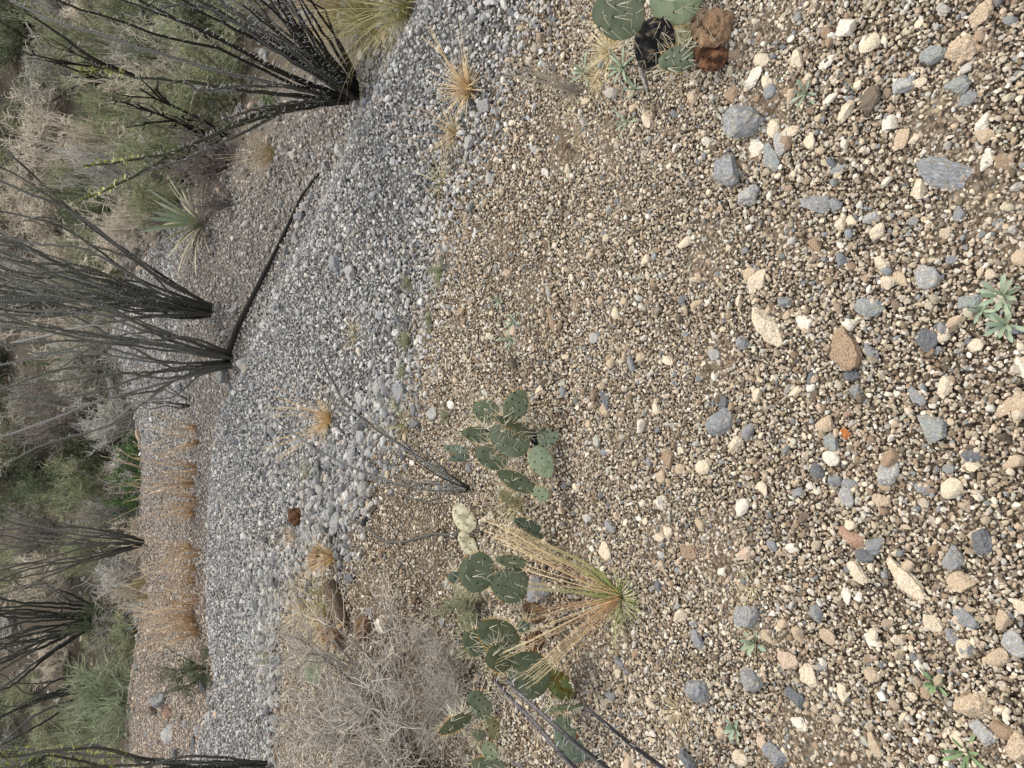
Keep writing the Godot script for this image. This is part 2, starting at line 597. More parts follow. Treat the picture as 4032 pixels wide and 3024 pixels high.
func shrub(called: String, label: String, category: String, kind: Array, x: float, d: float, high: float, wide: float, group := "", sink := 0.05) -> Node3D:
	var o := thing(called, label, category, at(x, d, -sink * high), group)
	o.rotation.y = vary(0, TAU)
	o.scale = Vector3(wide, high, wide)
	part("stems", kind[0], o)
	part("foliage" if category != "dead shrub" else "twigs", kind[1], o, "stuff")
	return o


# A bunch of grass: fine blades at the foot and taller stalks, both leaning by "lean" (x right, y away).
func tuft(called: String, label: String, x: float, d: float, blades: int, blade_len: float, stalks: int, stalk_len: float, spread: float, lean: Vector2, foot: Color, tip: Color, wide := 0.004, group := "") -> Node3D:
	var o := thing(called, label, "grass", at(x, d, -0.01), group)
	var tilt := Vector3(lean.x, 0, -lean.y)
	if blades > 0:
		var b := Buf.new()
		for k in blades:
			var az := vary(0, TAU)
			var from := dir(az, 0) * sqrt(rng.randf()) * blade_len * 0.13
			var way := (dir(az, 0) * vary(0.05, spread * 1.5) + Vector3.UP + tilt).normalized()
			var l := blade_len * vary(0.5, 1.1)
			var sag := dir(az, 0) * vary(0.1, 0.7) * l + Vector3.DOWN * vary(0.05, 0.6) * l
			var pts := []
			for q in 5:
				var t := q / 4.0
				pts.append(from + way * l * t + sag * t * t)
			b.ribbon(pts, wide, wide * 0.25, dir(az + PI / 2 + vary(-0.6, 0.6), 0), tint(foot, 0.3), tint(tip, 0.3), 0.3)
		part("blades", b.mesh(mats.blade), o, "stuff")
	if stalks > 0:
		var b := Buf.new()
		for k in stalks:
			var az := vary(0, TAU)
			var from := dir(az, 0) * sqrt(rng.randf()) * stalk_len * 0.06
			var way := (dir(az, 0) * spread * sqrt(rng.randf()) + Vector3.UP + tilt).normalized()
			var l := stalk_len * vary(0.65, 1.05)
			var pts := []
			for q in 6:
				var t := q / 5.0
				pts.append(from + way * l * t + (dir(az, 0) * 0.16 + Vector3.DOWN * 0.05 + Vector3(vary(-1, 1), 0, vary(-1, 1)) * 0.02) * l * t * t)
			stalk(b, pts, wide * 0.3, tint(foot, 0.25), tint(tip, 0.25), l)
		part("stalks", b.mesh(mats.blade), o, "stuff")
	return o


func stalk(b: Buf, pts: Array, r: float, c0: Color, c1: Color, l: float) -> void:
	b.tube(pts, r, r * 0.45, 4, c0, c1)
	var n := pts.size()
	for k in 12:  # the seed head
		var t := 0.62 + 0.38 * k / 12.0
		var u := t * (n - 1)
		var p: Vector3 = pts[int(u)].lerp(pts[mini(int(u) + 1, n - 1)], u - int(u))
		var along: Vector3 = (pts[n - 1] - pts[n - 2]).normalized()
		spike(b, p, p + (along + dir(vary(0, TAU), vary(-1, 1)) * 0.35).normalized() * l * vary(0.03, 0.07), r * 0.6, c1, c1)


# A stalk along points given in the world, as a part of the clump o.
func long_stalks(o: Node3D, pts: Array, count: int, fan: float, r: float, c0: Color, c1: Color) -> void:
	var b := Buf.new()
	var curve := Curve3D.new()
	for k in pts.size():
		var t: Vector3 = (pts[mini(k + 1, pts.size() - 1)] - pts[maxi(k - 1, 0)]) / 6.0
		curve.add_point(pts[k], -t, t)
	for k in count:
		var off := Vector3(vary(-1, 1), vary(-0.6, 0.6), vary(-1, 1)) * fan
		var reach := vary(0.78, 1.0) * curve.get_baked_length()
		var line := []
		for q in 10:
			var t := q / 9.0
			line.append(curve.sample_baked(reach * t) + off * t * 1.0 + off.limit_length(0.012) - o.position)
		stalk(b, line, r * vary(0.7, 1.2), tint(c0), tint(c1), reach)
	part("stalks", b.mesh(mats.blade), o, "stuff")


func rosette(called: String, label: String, x: float, d: float, leaves: int, length: float, width: float, c0: Color, c1: Color, el0: float, el1: float, tooth := false) -> Node3D:
	var o := thing(called, label, "plant", at(x, d, 0.0))
	for k in leaves:
		var b := Buf.new()
		var az := k * 2.399963 + vary(-0.2, 0.2)
		var f := float(k) / leaves
		var el := lerpf(el0, el1, f) + vary(-0.15, 0.15)
		var l := length * vary(0.7, 1.1)
		var pts := []
		for q in 7:
			var t := q / 6.0
			pts.append(dir(az, el) * l * t + Vector3.DOWN * 0.25 * l * t * t * cos(el))
		var col := tint(c0.lerp(c1, 1.0 - f if tooth else f), 0.15)
		b.ribbon(pts, width * 0.65, width, dir(az + PI / 2, 0), col * 0.8, col, 0.25)
		var end: Vector3 = pts[6]
		b.ribbon([end, end + (pts[6] - pts[5]) * 0.9, end + (pts[6] - pts[5]) * 1.7], width, 0.001, dir(az + PI / 2, 0), col, col, 0.25)
		part("leaf", b.mesh(mats.leaf), o)
	return o


func big_stem(o: Node3D, pts: Array, c0: Color, c1: Color, leafy: float) -> void:
	var b := Buf.new()
	var sp := Buf.new()
	var line := []
	for p in pts:
		line.append(p - o.position)
	wand(b, sp, line, vary(0.009, 0.014), 0.0045, tint(c0), tint(c1), 0.021, 0.014, leafy)
	var s := part("stem", b.mesh(mats.bark), o)
	part("thorns", sp.mesh(mats.spine), s, "stuff")


func thin_stem(o: Node3D, pts: Array, r: float, c: Color, thorn := 0.014, every := 0.012) -> void:
	var b := Buf.new()
	var sp := Buf.new()
	var line := []
	for p in pts:
		line.append(p - o.position)
	wand(b, sp, line, r, r * 0.55, tint(c), tint(c * 1.3), thorn, every)
	var s := part("stem", b.mesh(mats.bark), o)
	part("thorns", sp.mesh(mats.spine), s, "stuff")


func stick(called: String, label: String, category: String, spots: Array, r0: float, r1: float, c0: Color, c1: Color) -> void:
	var mid: Vector2 = spots[spots.size() / 2]
	var o := MeshInstance3D.new()
	o.name = numbered(called)
	add_child(o)
	o.position = at(mid.x, mid.y)
	var curve := Curve3D.new()
	for k in spots.size():
		var p: Vector3 = at(spots[k].x, spots[k].y, lerpf(r0, r1, float(k) / (spots.size() - 1)) * 0.8 + 0.006) - o.position
		var a: Vector2 = spots[maxi(k - 1, 0)]
		var z: Vector2 = spots[mini(k + 1, spots.size() - 1)]
		var t := (at(z.x, z.y) - at(a.x, a.y)) / 6.0
		curve.add_point(p, -t, t)
	var n := int(clampf(curve.get_baked_length() / maxf(0.02, r0 * 2.0), 8, 80))
	var line := []
	for k in n + 1:
		line.append(curve.sample_baked(curve.get_baked_length() * k / n) + Vector3(vary(-1, 1), vary(-0.5, 0.5), vary(-1, 1)) * r0 * 0.25)
	var b := Buf.new()
	b.tube(line, r0, r1, 8, c0, c1, 0.6)
	o.mesh = b.mesh(mats.bark)
	tag(o, label, category)


func ground() -> void:
	var xs := PackedFloat32Array()
	var ds := PackedFloat32Array()
	var x := 0.0
	var step := 0.035
	while x < 160.0:
		xs.append(x)
		x += step
		step *= 1.012 if x < 14.0 else 1.12
	var d := -1.2
	step = 0.035
	while d < 220.0:
		ds.append(d)
		d += step
		step *= 1.0065 if d < 22.0 else 1.12
	d = -1.24
	step = 0.05
	while d > -120.0:
		ds.insert(0, d)
		d -= step
		step *= 1.25
	var all := PackedFloat32Array()
	for k in range(xs.size() - 1, 0, -1):
		all.append(-xs[k])
	all.append_array(xs)
	var lumps := noise(71, 0.9, 4)
	var v := PackedVector3Array()
	var c := PackedColorArray()
	var idx := PackedInt32Array()
	var w := all.size()
	for j in ds.size():
		for i in w:
			var px := all[i]
			var pd := ds[j]
			var near := px > -14.0 and px < 14.0 and pd > -3.0 and pd < 30.0
			var lump := lumps.get_noise_2d(px * 3.0, pd * 3.0) * 0.02 if near else lumps.get_noise_2d(px * 0.2, pd * 0.2) * 0.4
			v.append(Vector3(px, land(px, pd) + lump - 0.006, -pd))
			var col := Color(0.12, 0.1, 0.075)
			if near:
				var soil := Color(0.22, 0.178, 0.135)
				var pale := Color(0.21, 0.205, 0.2)
				var taupe := Color(0.26, 0.232, 0.207)
				var b := look_up(grid_b, px, pd)
				var cr := look_up(grid_c, px, pd)
				var e := look_up(grid_e, px, pd)
				col = soil.lerp(Color(0.145, 0.118, 0.09), smoothstep(-0.3, 0.0, b)).lerp(pale, smoothstep(0.05, 0.4, b)).lerp(taupe, smoothstep(0.1, 0.5, cr)).lerp(Color(0.14, 0.122, 0.095), smoothstep(0.2, 1.2, e))
			c.append(tint(col, 0.08))
	for j in ds.size() - 1:
		for i in w - 1:
			var a := j * w + i
			idx.append_array([a, a + w, a + 1, a + 1, a + w, a + w + 1])
	var st := SurfaceTool.new()
	var arr := []
	arr.resize(Mesh.ARRAY_MAX)
	arr[Mesh.ARRAY_VERTEX] = v
	arr[Mesh.ARRAY_COLOR] = c
	arr[Mesh.ARRAY_INDEX] = idx
	var raw := ArrayMesh.new()
	raw.add_surface_from_arrays(Mesh.PRIMITIVE_TRIANGLES, arr)
	st.create_from(raw, 0)
	st.generate_normals()
	var o := MeshInstance3D.new()
	o.name = "ground"
	o.mesh = st.commit()
	o.mesh.surface_set_material(0, mats.soil)
	add_child(o)
	tag(o, "sloping desert ground of brown soil and grey grit", "", "", "structure")


var loose := []


func gravel() -> void:
	var kinds := []
	for k in 7:
		kinds.append(stone(200 + k, 1, 7, 0.2, 0.3))
	for k in kinds:
		k.surface_set_material(0, stone_mat)
	rng.seed = 77
	var cream := [[0.24, Color(0.66, 0.58, 0.46)], [0.27, Color(0.5, 0.41, 0.305)], [0.18, Color(0.34, 0.26, 0.185)], [0.13, Color(0.7, 0.67, 0.6)], [0.06, Color(0.26, 0.27, 0.28)], [0.07, Color(0.18, 0.145, 0.11)], [0.05, Color(0.43, 0.42, 0.39)]]
	var grit := [[0.34, Color(0.47, 0.4, 0.32)], [0.22, Color(0.33, 0.27, 0.21)], [0.32, Color(0.6, 0.535, 0.44)], [0.12, Color(0.22, 0.18, 0.14)]]
	var ash := [[0.3, Color(0.42, 0.42, 0.42)], [0.24, Color(0.58, 0.575, 0.56)], [0.2, Color(0.29, 0.295, 0.305)], [0.1, Color(0.18, 0.185, 0.195)], [0.09, Color(0.5, 0.45, 0.4)], [0.07, Color(0.68, 0.67, 0.64)]]
	var taupe := [[0.34, Color(0.38, 0.35, 0.325)], [0.2, Color(0.29, 0.265, 0.245)], [0.2, Color(0.45, 0.43, 0.4)], [0.16, Color(0.37, 0.37, 0.37)], [0.1, Color(0.56, 0.53, 0.49)]]
	var rosy := [[0.34, Color(0.5, 0.41, 0.335)], [0.25, Color(0.62, 0.54, 0.45)], [0.25, Color(0.35, 0.275, 0.22)], [0.16, Color(0.42, 0.42, 0.42)]]
	var near_lists := empty_lists(7)
	var mid_lists := empty_lists(7)
	var far_lists := empty_lists(7)
	var valley_lists := empty_lists(7)
	var patch := noise(91, 0.9, 3)
	# the brown slope at the walker's feet
	for layer in [[0.0082, 0.0042, 0.0085, 1.0], [0.0104, 0.0072, 0.014, 1.0], [0.026, 0.011, 0.023, 0.55], [0.07, 0.02, 0.04, 0.42]]:
		var s: float = layer[0]
		var d := -0.25
		while d < (1.75 if s < 0.009 else 5.2):
			var half := 1.5 + 0.62 * d
			var x := -half
			while x < half:
				var px := x + vary(-0.5, 0.5) * s
				var pd := d + vary(-0.5, 0.5) * s
				var b := look_up(grid_b, px, pd)
				if b < vary(-0.15, 0.35) and rng.randf() < layer[3] + (0.35 if s > 0.02 else 0.12) * patch.get_noise_2d(px * 2.0, pd * 2.0) - (0.3 if b > -0.14 else 0.0) - (0.35 if px < -0.5 and pd > 2.3 and s < 0.06 else 0.0):
					var size := lerpf(layer[1], layer[2], rng.randf() ** 2.0) * 1.15
					if size > 0.031 and pd < 1.7 and absf(px) < 0.4 + 0.52 * pd and loose.size() < 108:
						loose.append([px, pd, size])
					else:
						drop_stone(near_lists, px, pd, size, pick(grit if s < 0.009 or (s < 0.012 and rng.randf() < 0.3) else cream), 0.2)
				x += s
			d += s
	# the grey bench
	for layer in [[0.0192, 0.0125, 0.03, 0.96], [0.06, 0.025, 0.055, 0.42]]:
		var s: float = layer[0]
		var d := 1.6
		while d < 8.2:
			var half := 1.3 + 0.6 * d
			var x := -half
			while x < half:
				var px := x + vary(-0.5, 0.5) * s
				var pd := d + vary(-0.5, 0.5) * s
				var b := look_up(grid_b, px, pd)
				if b > vary(-0.3, 0.2) and look_up(grid_c, px, pd) < vary(0.15, 0.6) and look_up(grid_e, px, pd) < 0.2:
					if rng.randf() < layer[3] + 0.25 * patch.get_noise_2d(px * 2.0, pd * 2.0):
						var coarse := smoothstep(0.35, 0.05, absf(b - 0.12)) * smoothstep(0.3, -0.2, px) * smoothstep(5.2, 4.0, pd)
						coarse = maxf(coarse, smoothstep(0.2, -0.6, px) * smoothstep(0.25, 0.5, patch.get_noise_2d(px * 0.8 + 3.0, pd * 0.8) + 0.5) * smoothstep(6.0, 4.8, pd))
						var size := lerpf(layer[1], layer[2], rng.randf() ** 2.0) * (1.0 + coarse * 0.9)
						drop_stone(mid_lists, px, pd, size, pick(ash) * (1.0 - 0.22 * coarse), 0.2)
				x += s
			d += s
	# the flats beyond the crest
	for layer in [[0.031, 0.018, 0.04, 0.85], [0.12, 0.04, 0.08, 0.3]]:
		var s: float = layer[0]
		var d := 2.5
		while d < 14.5:
			var x := -7.5
			while x < 2.6:
				var px := x + vary(-0.5, 0.5) * s
				var pd := d + vary(-0.5, 0.5) * s
				if look_up(grid_c, px, pd) > vary(0.1, 0.4) and look_up(grid_e, px, pd) < vary(0.1, 0.6):
					if rng.randf() < layer[3] + 0.3 * patch.get_noise_2d(px, pd):
						var stony := smoothstep(7.6, 9.2, pd) * smoothstep(-1.6, -0.6, px)
						var pal := taupe
						if rng.randf() < stony or pd < 3.6:
							pal = ash
						elif px < -1.3 and rng.randf() < smoothstep(-1.3, -2.4, px):
							pal = rosy
						drop_stone(far_lists, px, pd, lerpf(layer[1], layer[2], rng.randf() ** 2.0), pick(pal), 0.2)
				x += s
			d += s
	# the rocky bank at the crest
	for k in 700:
		var pd := vary(3.2, 8.5)
		var px := vary(-4.6, 1.7)
		if absf(look_up(grid_c, px, pd) - 0.16) < 0.14:
			drop_stone(mid_lists, px, pd, lerpf(0.04, 0.13, rng.randf() ** 1.6), pick(ash), 0.15)
	# rubble on the far slope
	for k in 24000:
		var pd := 2.0 + 24.0 * rng.randf()
		var px := vary(-1, 1) * (3.0 + 0.6 * pd)
		if look_up(grid_e, px, pd) > 0.1 and patch.get_noise_2d(px * 0.6, pd * 0.6) + 0.35 > rng.randf() * 0.7:
			drop_stone(valley_lists, px, pd, lerpf(0.025, 0.13, rng.randf() ** 3.0), pick(rosy if rng.randf() < 0.4 else taupe) * 0.85, 0.25)
	for k in [["tan_gravel", "tan, cream and brown gravel covering the near slope", near_lists], ["grey_gravel", "loose blue-grey gravel of the bench below the slope", mid_lists], ["taupe_gravel", "fine taupe and pinkish gravel of the flats beyond the crest", far_lists], ["rubble", "stones strewn between the shrubs of the far slope", valley_lists]]:
		var o := Node3D.new()
		o.name = k[0]
		add_child(o)
		tag(o, k[1], "gravel", "", "stuff")
		scatter(o, "pebbles", kinds, k[2])


func stones() -> void:
	for k in 12:
		rocks.append(stone(400 + k, 4, 10, 0.17, 0.46))
	var small: Array[ArrayMesh] = []
	for k in 6:
		small.append(stone(450 + k, 2, 9, 0.15, 0.45))
	var look := {"veined": [mats.rock, Color(0.56, 0.56, 0.56)], "veinblue": [mats.rock, Color(0.5, 0.51, 0.53)], "pale": [mats.rock, Color(0.74, 0.73, 0.71)], "green": [mats.rock, Color(0.55, 0.58, 0.56)], "white": [mats.lump, Color(0.8, 0.78, 0.73)], "cream": [mats.lump, Color(0.74, 0.67, 0.56)], "blue": [mats.rock, Color(0.5, 0.51, 0.525)], "tan": [mats.lump, Color(0.57, 0.48, 0.38)], "brown": [mats.lump, Color(0.38, 0.29, 0.22)], "grey": [mats.rock, Color(0.54, 0.54, 0.54)], "slate": [mats.rock, Color(0.3, 0.31, 0.33)], "dark": [mats.lump, Color(0.2, 0.17, 0.145)], "rust": [mats.lump, Color(0.5, 0.2, 0.08)], "red": [mats.lump, Color(0.46, 0.32, 0.26)], "pink": [mats.lump, Color(0.6, 0.5, 0.42)]}
	var made := {}
	for k in look:
		var mm: StandardMaterial3D = look[k][0].duplicate()
		mm.albedo_color = look[k][1].linear_to_srgb()
		made[k] = mm
	var stone_rows := [
		[0.665, 1.076, 0.122, 0.093, -1.7, "veined", "big triangular grey rock with brown patches beside pale stones on the tan gravel"],
		[0.542, 1.118, 0.085, 0.069, -2.19, "veinblue", "blue-grey blocky rock crossed by thin white veins, near the big triangular rock"],
		[0.47, 1.06, 0.049, 0.046, -1.77, "pale", "pale grey angular rock just below the white-veined blocky rock"],
		[0.55, 0.995, 0.07, 0.036, -2.89, "green", "flat greenish-grey stone at the bottom of a cluster of pale stones"],
		[0.573, 0.967, 0.051, 0.047, -2.09, "pale", "lumpy pale grey stone lying on a flat greenish stone"],
		[0.583, 1.038, 0.037, 0.031, -2.63, "white", "whitish blocky stone close left of the flat greenish-grey stone"],
		[0.611, 0.987, 0.05, 0.031, -2.98, "cream", "cream long stone close above the lumpy pale grey stone"],
		[0.599, 0.946, 0.046, 0.03, -1.6, "cream", "cream long stone close above and right of the flat greenish-grey stone"],
		[0.414, 0.88, 0.073, 0.047, -2.03, "veined", "pale grey rock with a blue stone touching its lower end"],
		[0.406, 0.831, 0.031, 0.026, -2.35, "blue", "blue-grey blocky stone close right of the pale grey rock"],
		[0.418, 0.591, 0.127, 0.05, -2.03, "veinblue", "longest grey slab, blue-grey slate with white streaks lying in near gravel"],
		[0.653, 0.568, 0.058, 0.049, -1.91, "tan", "rounded brown stone with a smooth dome among the near gravel"],
		[0.712, 0.534, 0.055, 0.04, -0.59, "tan", "tan angular stone above the rounded brown stone"],
		[0.663, 0.618, 0.049, 0.034, -1.32, "green", "greenish-grey stone touching the rounded brown stone"],
		[0.623, 0.676, 0.044, 0.033, -1.62, "pale", "pale lavender block with a cream pebble stuck to its side"],
		[0.617, 0.646, 0.027, 0.017, -1.62, "cream", "small cream long stone close right of the pale lavender block"],
		[0.586, 0.569, 0.053, 0.033, -1.39, "green", "greenish-grey long stone below the rounded brown stone"],
		[0.556, 0.555, 0.033, 0.024, -0.92, "blue", "blue-grey angular stone below the rounded brown stone"],
		[0.789, 0.796, 0.049, 0.039, -1.18, "white", "white pointed stone standing out near the prickly pear with a black pad"],
		[0.757, 1.042, 0.053, 0.041, -1.1, "white", "bright white flat stone above the big triangular rock"],
		[0.734, 0.758, 0.032, 0.025, -0.66, "white", "whitish angular stone close below and right of the white pointed stone"],
		[0.792, 1.015, 0.038, 0.034, -2.03, "cream", "cream blocky stone close above the white flat stone"],
		[0.727, 0.847, 0.042, 0.019, -1.16, "white", "whitish sliver of rock below the white pointed stone"],
		[0.829, 1.1, 0.042, 0.03, -1.97, "brown", "brown angular stone close above and left of the white flat stone"],
		[0.737, 1.098, 0.047, 0.037, -2.97, "brown", "brown angular stone close below and left of the white flat stone"],
		[0.644, 0.841, 0.038, 0.015, -1.02, "white", "whitish sliver of rock left of the dark brown rough lump of rock"],
		[0.603, 0.805, 0.041, 0.025, -0.65, "cream", "cream long stone close left of the dark brown rough lump of rock"],
		[0.612, 0.745, 0.05, 0.038, -0.42, "dark", "dark brown rough lump of rock beside a white sliver"],
		[0.698, 0.901, 0.039, 0.03, -0.46, "brown", "brown angular stone right of the white flat stone"],
		[0.51, 0.684, 0.043, 0.027, -0.39, "tan", "tan long stone below and right of the dark brown rough lump of rock"],
		[0.55, 0.706, 0.035, 0.031, -2.41, "white", "whitish blocky stone close below and right of the dark brown rough lump of rock"],
		[0.509, 0.656, 0.034, 0.017, -1.04, "cream", "cream sliver of rock above and left of the longest grey slab"],
		[0.48, 0.822, 0.042, 0.02, -1.6, "green", "greenish-grey sliver of rock above and right of the pale grey rock"],
		[0.5, 0.84, 0.027, 0.021, -2.66, "slate", "small dark slate chip above the pale grey rock"],
		[0.563, 0.893, 0.039, 0.027, -2.81, "cream", "cream angular stone close right of the lumpy pale grey stone"],
		[0.358, 0.751, 0.038, 0.026, -1.58, "pale", "pale grey angular stone right of the pale grey rock"],
		[0.361, 0.818, 0.031, 0.028, -2.65, "cream", "cream blocky stone close below and right of the pale grey rock"],
		[0.362, 0.795, 0.025, 0.021, -1.74, "cream", "small cream chip right of the pale grey rock"],
		[0.48, 0.526, 0.032, 0.028, -2.71, "tan", "tan blocky stone above and right of the longest grey slab"],
		[0.427, 0.523, 0.037, 0.019, -0.35, "white", "whitish sliver of rock right of the longest grey slab"],
		[0.334, 0.574, 0.029, 0.024, -2.69, "blue", "blue-grey angular stone below the longest grey slab"],
		[0.419, 0.492, 0.03, 0.026, -1.98, "brown", "brown blocky stone right of the longest grey slab"],
		[0.258, 1.04, 0.067, 0.037, -0.75, "cream", "cream wedge-shaped stone pointing away in open tan gravel"],
		[0.147, 1.014, 0.112, 0.05, -2.58, "cream", "big pale yellow crumbly rock, longest light rock in the middle of the near slope"],
		[0.146, 0.92, 0.046, 0.037, -2.6, "white", "white slab with a yellow stain next to the crumbly pale yellow rock"],
		[0.17, 0.754, 0.056, 0.042, -1.82, "green", "pale grey block with a squared outline in the near gravel"],
		[0.219, 0.634, 0.051, 0.044, -1.86, "pale", "speckled pale stone like a potato in the near gravel"],
		[0.257, 0.73, 0.038, 0.03, -2.65, "cream", "cream angular stone above the pale grey block"],
		[0.219, 0.718, 0.036, 0.03, -1.14, "cream", "cream blocky stone close above the pale grey block"],
		[0.221, 0.688, 0.039, 0.021, -2.26, "tan", "tan long stone close left of the speckled pale stone"],
		[0.16, 0.552, 0.042, 0.031, -1.84, "green", "smooth grey-green stone beside the large green rosette"],
		[0.079, 0.811, 0.093, 0.058, -2.78, "brown", "big reddish-tan oval stone half buried in the near gravel"],
		[0.069, 0.757, 0.04, 0.02, -2.45, "blue", "blue-grey sliver of rock close right of the big reddish-tan oval stone"],
		[0.09, 0.634, 0.04, 0.036, -2.4, "slate", "dark slate blocky stone below and left of the smooth grey-green stone"],
		[0.095, 0.612, 0.028, 0.018, -2.9, "cream", "cream long stone below and left of the smooth grey-green stone"],
		[0.111, 0.601, 0.034, 0.022, -2.82, "grey", "grey long stone below and left of the smooth grey-green stone"],
		[0.123, 0.581, 0.035, 0.02, -1.26, "tan", "tan long stone close below and left of the smooth grey-green stone"],
		[-0.095, 1.16, 0.082, 0.061, -1.02, "blue", "faceted blue-grey rock with a bright broken face, in the middle of the slope"],
		[-0.047, 1.153, 0.036, 0.033, -1.55, "slate", "dark slate blocky stone close above the faceted blue-grey rock"],
		[-0.156, 1.112, 0.045, 0.031, -1, "cream", "cream angular stone close below the faceted blue-grey rock"],
		[-0.2, 0.886, 0.041, 0.039, -1.64, "slate", "square dark slate chip with sharp corners"],
		[-0.134, 0.846, 0.042, 0.035, -2.38, "green", "greenish-grey blocky stone close below and left of the orange stone"],
		[-0.111, 0.814, 0.025, 0.018, -2.77, "rust", "only bright orange stone on the slope"],
		[-0.025, 0.658, 0.046, 0.021, -2.45, "blue", "blue-grey sliver of rock above the large flat grey-green rock"],
		[-0.09, 0.624, 0.072, 0.047, -1.89, "green", "large flat grey-green rock with fine cracks, nearly rectangular"],
		[-0.142, 0.547, 0.042, 0.022, -1.59, "slate", "dark slate long stone below and right of the large flat grey-green rock"],
		[-0.162, 0.551, 0.04, 0.018, -1.33, "cream", "cream sliver of rock below and right of the large flat grey-green rock"],
		[-0.189, 0.72, 0.058, 0.046, -0.75, "pale", "rough pale grey rock with a pitted top in the near gravel"],
		[-0.216, 0.645, 0.034, 0.026, -2.02, "blue", "blue-grey angular stone right of the rough pale grey rock"],
		[-0.221, 0.801, 0.035, 0.025, -1.72, "grey", "grey angular stone right of the square dark slate chip"],
		[-0.253, 0.811, 0.048, 0.027, -2.76, "pale", "pale grey long stone below and right of the square dark slate chip"],
		[-0.006, 0.599, 0.045, 0.029, -0.42, "cream", "cream long stone above the large flat grey-green rock"],
		[-0.043, 0.493, 0.068, 0.021, -0.72, "tan", "tan sliver of rock right of the large flat grey-green rock"],
		[-0.04, 0.469, 0.054, 0.031, -2.99, "tan", "tan long stone right of the large flat grey-green rock"],
		[-0.257, 0.933, 0.029, 0.022, -1.45, "blue", "small blue-grey chip close below and left of the square dark slate chip"],
		[-0.25, 0.733, 0.034, 0.024, -1.99, "tan", "tan angular stone close below the rough pale grey rock"],
		[-0.018, 0.939, 0.042, 0.017, -0.84, "cream", "cream sliver of rock above and left of the orange stone"],
		[0.01, 0.894, 0.039, 0.022, -0.2, "slate", "dark slate long stone below and left of the big reddish-tan oval stone"],
		[-0.014, 0.789, 0.035, 0.027, -0.55, "blue", "blue-grey angular stone below the big reddish-tan oval stone"],
		[0.022, 0.8, 0.033, 0.028, -1.91, "slate", "dark slate blocky stone close below the big reddish-tan oval stone"],
		[0.031, 0.465, 0.04, 0.022, -2.84, "white", "whitish long stone below the large green rosette"],
		[0.105, 1.086, 0.031, 0.04, -2.56, "grey", "small grey chip close below and left of the big pale yellow crumbly rock"],
		[0.078, 1.178, 0.037, 0.029, -1.6, "pale", "pale grey angular stone left of the big pale yellow crumbly rock"],
		[-0.837, 1.246, 0.076, 0.068, -1.68, "veinblue", "round dark blue-grey rock with white veins, level with the cut-off prickly pear pads"],
		[-0.738, 1.07, 0.072, 0.058, -1.55, "veined", "broad grey rock with a tan stone at its corner"],
		[-0.584, 1.075, 0.07, 0.054, -0.54, "veined", "grey two-toned rock with a tan corner beside a small dry tuft"],
		[-0.904, 0.998, 0.057, 0.045, -2.42, "veinblue", "dark slate crossed by two white veins, at the near left edge of the slope"],
		[-0.408, 0.68, 0.091, 0.037, -2.46, "cream", "long cream rock shaped like a boat"],
		[-0.35, 0.586, 0.05, 0.039, -2.7, "veined", "pale speckled block beside a small blue chip"],
		[-0.305, 0.533, 0.047, 0.031, -2.98, "slate", "dark slate long stone right of the pale speckled block"],
		[-0.391, 0.57, 0.053, 0.037, -1.55, "tan", "tan angular stone close below the pale speckled block"],
		[-0.371, 0.769, 0.041, 0.036, -1.93, "slate", "dark slate blocky stone close below and right of the reddish-brown crumbly stone"],
		[-0.342, 0.8, 0.058, 0.039, -2.34, "red", "reddish-brown crumbly stone beside a dark slate chip"],
		[-0.416, 0.782, 0.051, 0.034, -2.54, "cream", "cream long stone below the reddish-brown crumbly stone"],
		[-0.461, 0.566, 0.053, 0.027, -2.04, "veinblue", "slanting blue slate chip with white scratches"],
		[-0.634, 0.553, 0.064, 0.049, -1.42, "tan", "large tan block with ridges, near the left corner"],
		[-0.63, 0.756, 0.044, 0.032, -1.35, "tan", "tan angular stone right of the lumpy yellow-cream stone"],
		[-0.682, 0.903, 0.048, 0.043, -1.99, "cream", "lumpy yellow-cream stone like a knot of mud"],
		[-0.744, 0.94, 0.051, 0.033, -2.33, "slate", "purplish slate wedge with straight edges"],
		[-0.661, 0.96, 0.049, 0.036, -1.88, "pink", "pinkish angular stone close above and left of the lumpy yellow-cream stone"],
		[-0.806, 0.929, 0.04, 0.03, -1.36, "white", "whitish angular stone close below the purplish slate wedge"],
		[-0.578, 0.857, 0.036, 0.027, -2.04, "tan", "tan angular stone above the lumpy yellow-cream stone"],
		[-0.558, 0.75, 0.042, 0.026, -2.07, "white", "whitish long stone below the long cream rock shaped"],
		[-0.486, 0.626, 0.038, 0.03, -2.24, "cream", "cream angular stone close left of the slanting blue slate chip"],
		[-0.507, 0.591, 0.035, 0.024, -2.78, "grey", "grey angular stone close below and left of the slanting blue slate chip"],
		[-0.521, 0.508, 0.043, 0.032, -0.82, "tan", "tan angular stone below and right of the slanting blue slate chip"],
		[-0.489, 0.477, 0.049, 0.037, -2.61, "pale", "pale grey angular stone right of the slanting blue slate chip"],
		[-0.527, 0.563, 0.029, 0.026, -1.29, "grey", "grey blocky stone below the slanting blue slate chip"],
		[-0.576, 0.655, 0.05, 0.016, -2.55, "white", "whitish sliver of rock below and left of the slanting blue slate chip"],
		[-0.712, 0.579, 0.054, 0.017, -2.31, "cream", "cream sliver of rock below the large tan block"],
		[-0.676, 0.533, 0.045, 0.032, -2.57, "pale", "pale grey angular stone close below the large tan block"],
		[-0.783, 0.749, 0.052, 0.022, -2.86, "tan", "tan sliver of rock right of the purplish slate wedge"],
		[-0.682, 0.473, 0.052, 0.042, -2.58, "tan", "tan angular stone below and right of the large tan block"],
		[-0.393, 0.949, 0.029, 0.022, -1.39, "white", "small whitish chip left of the reddish-brown crumbly stone"],
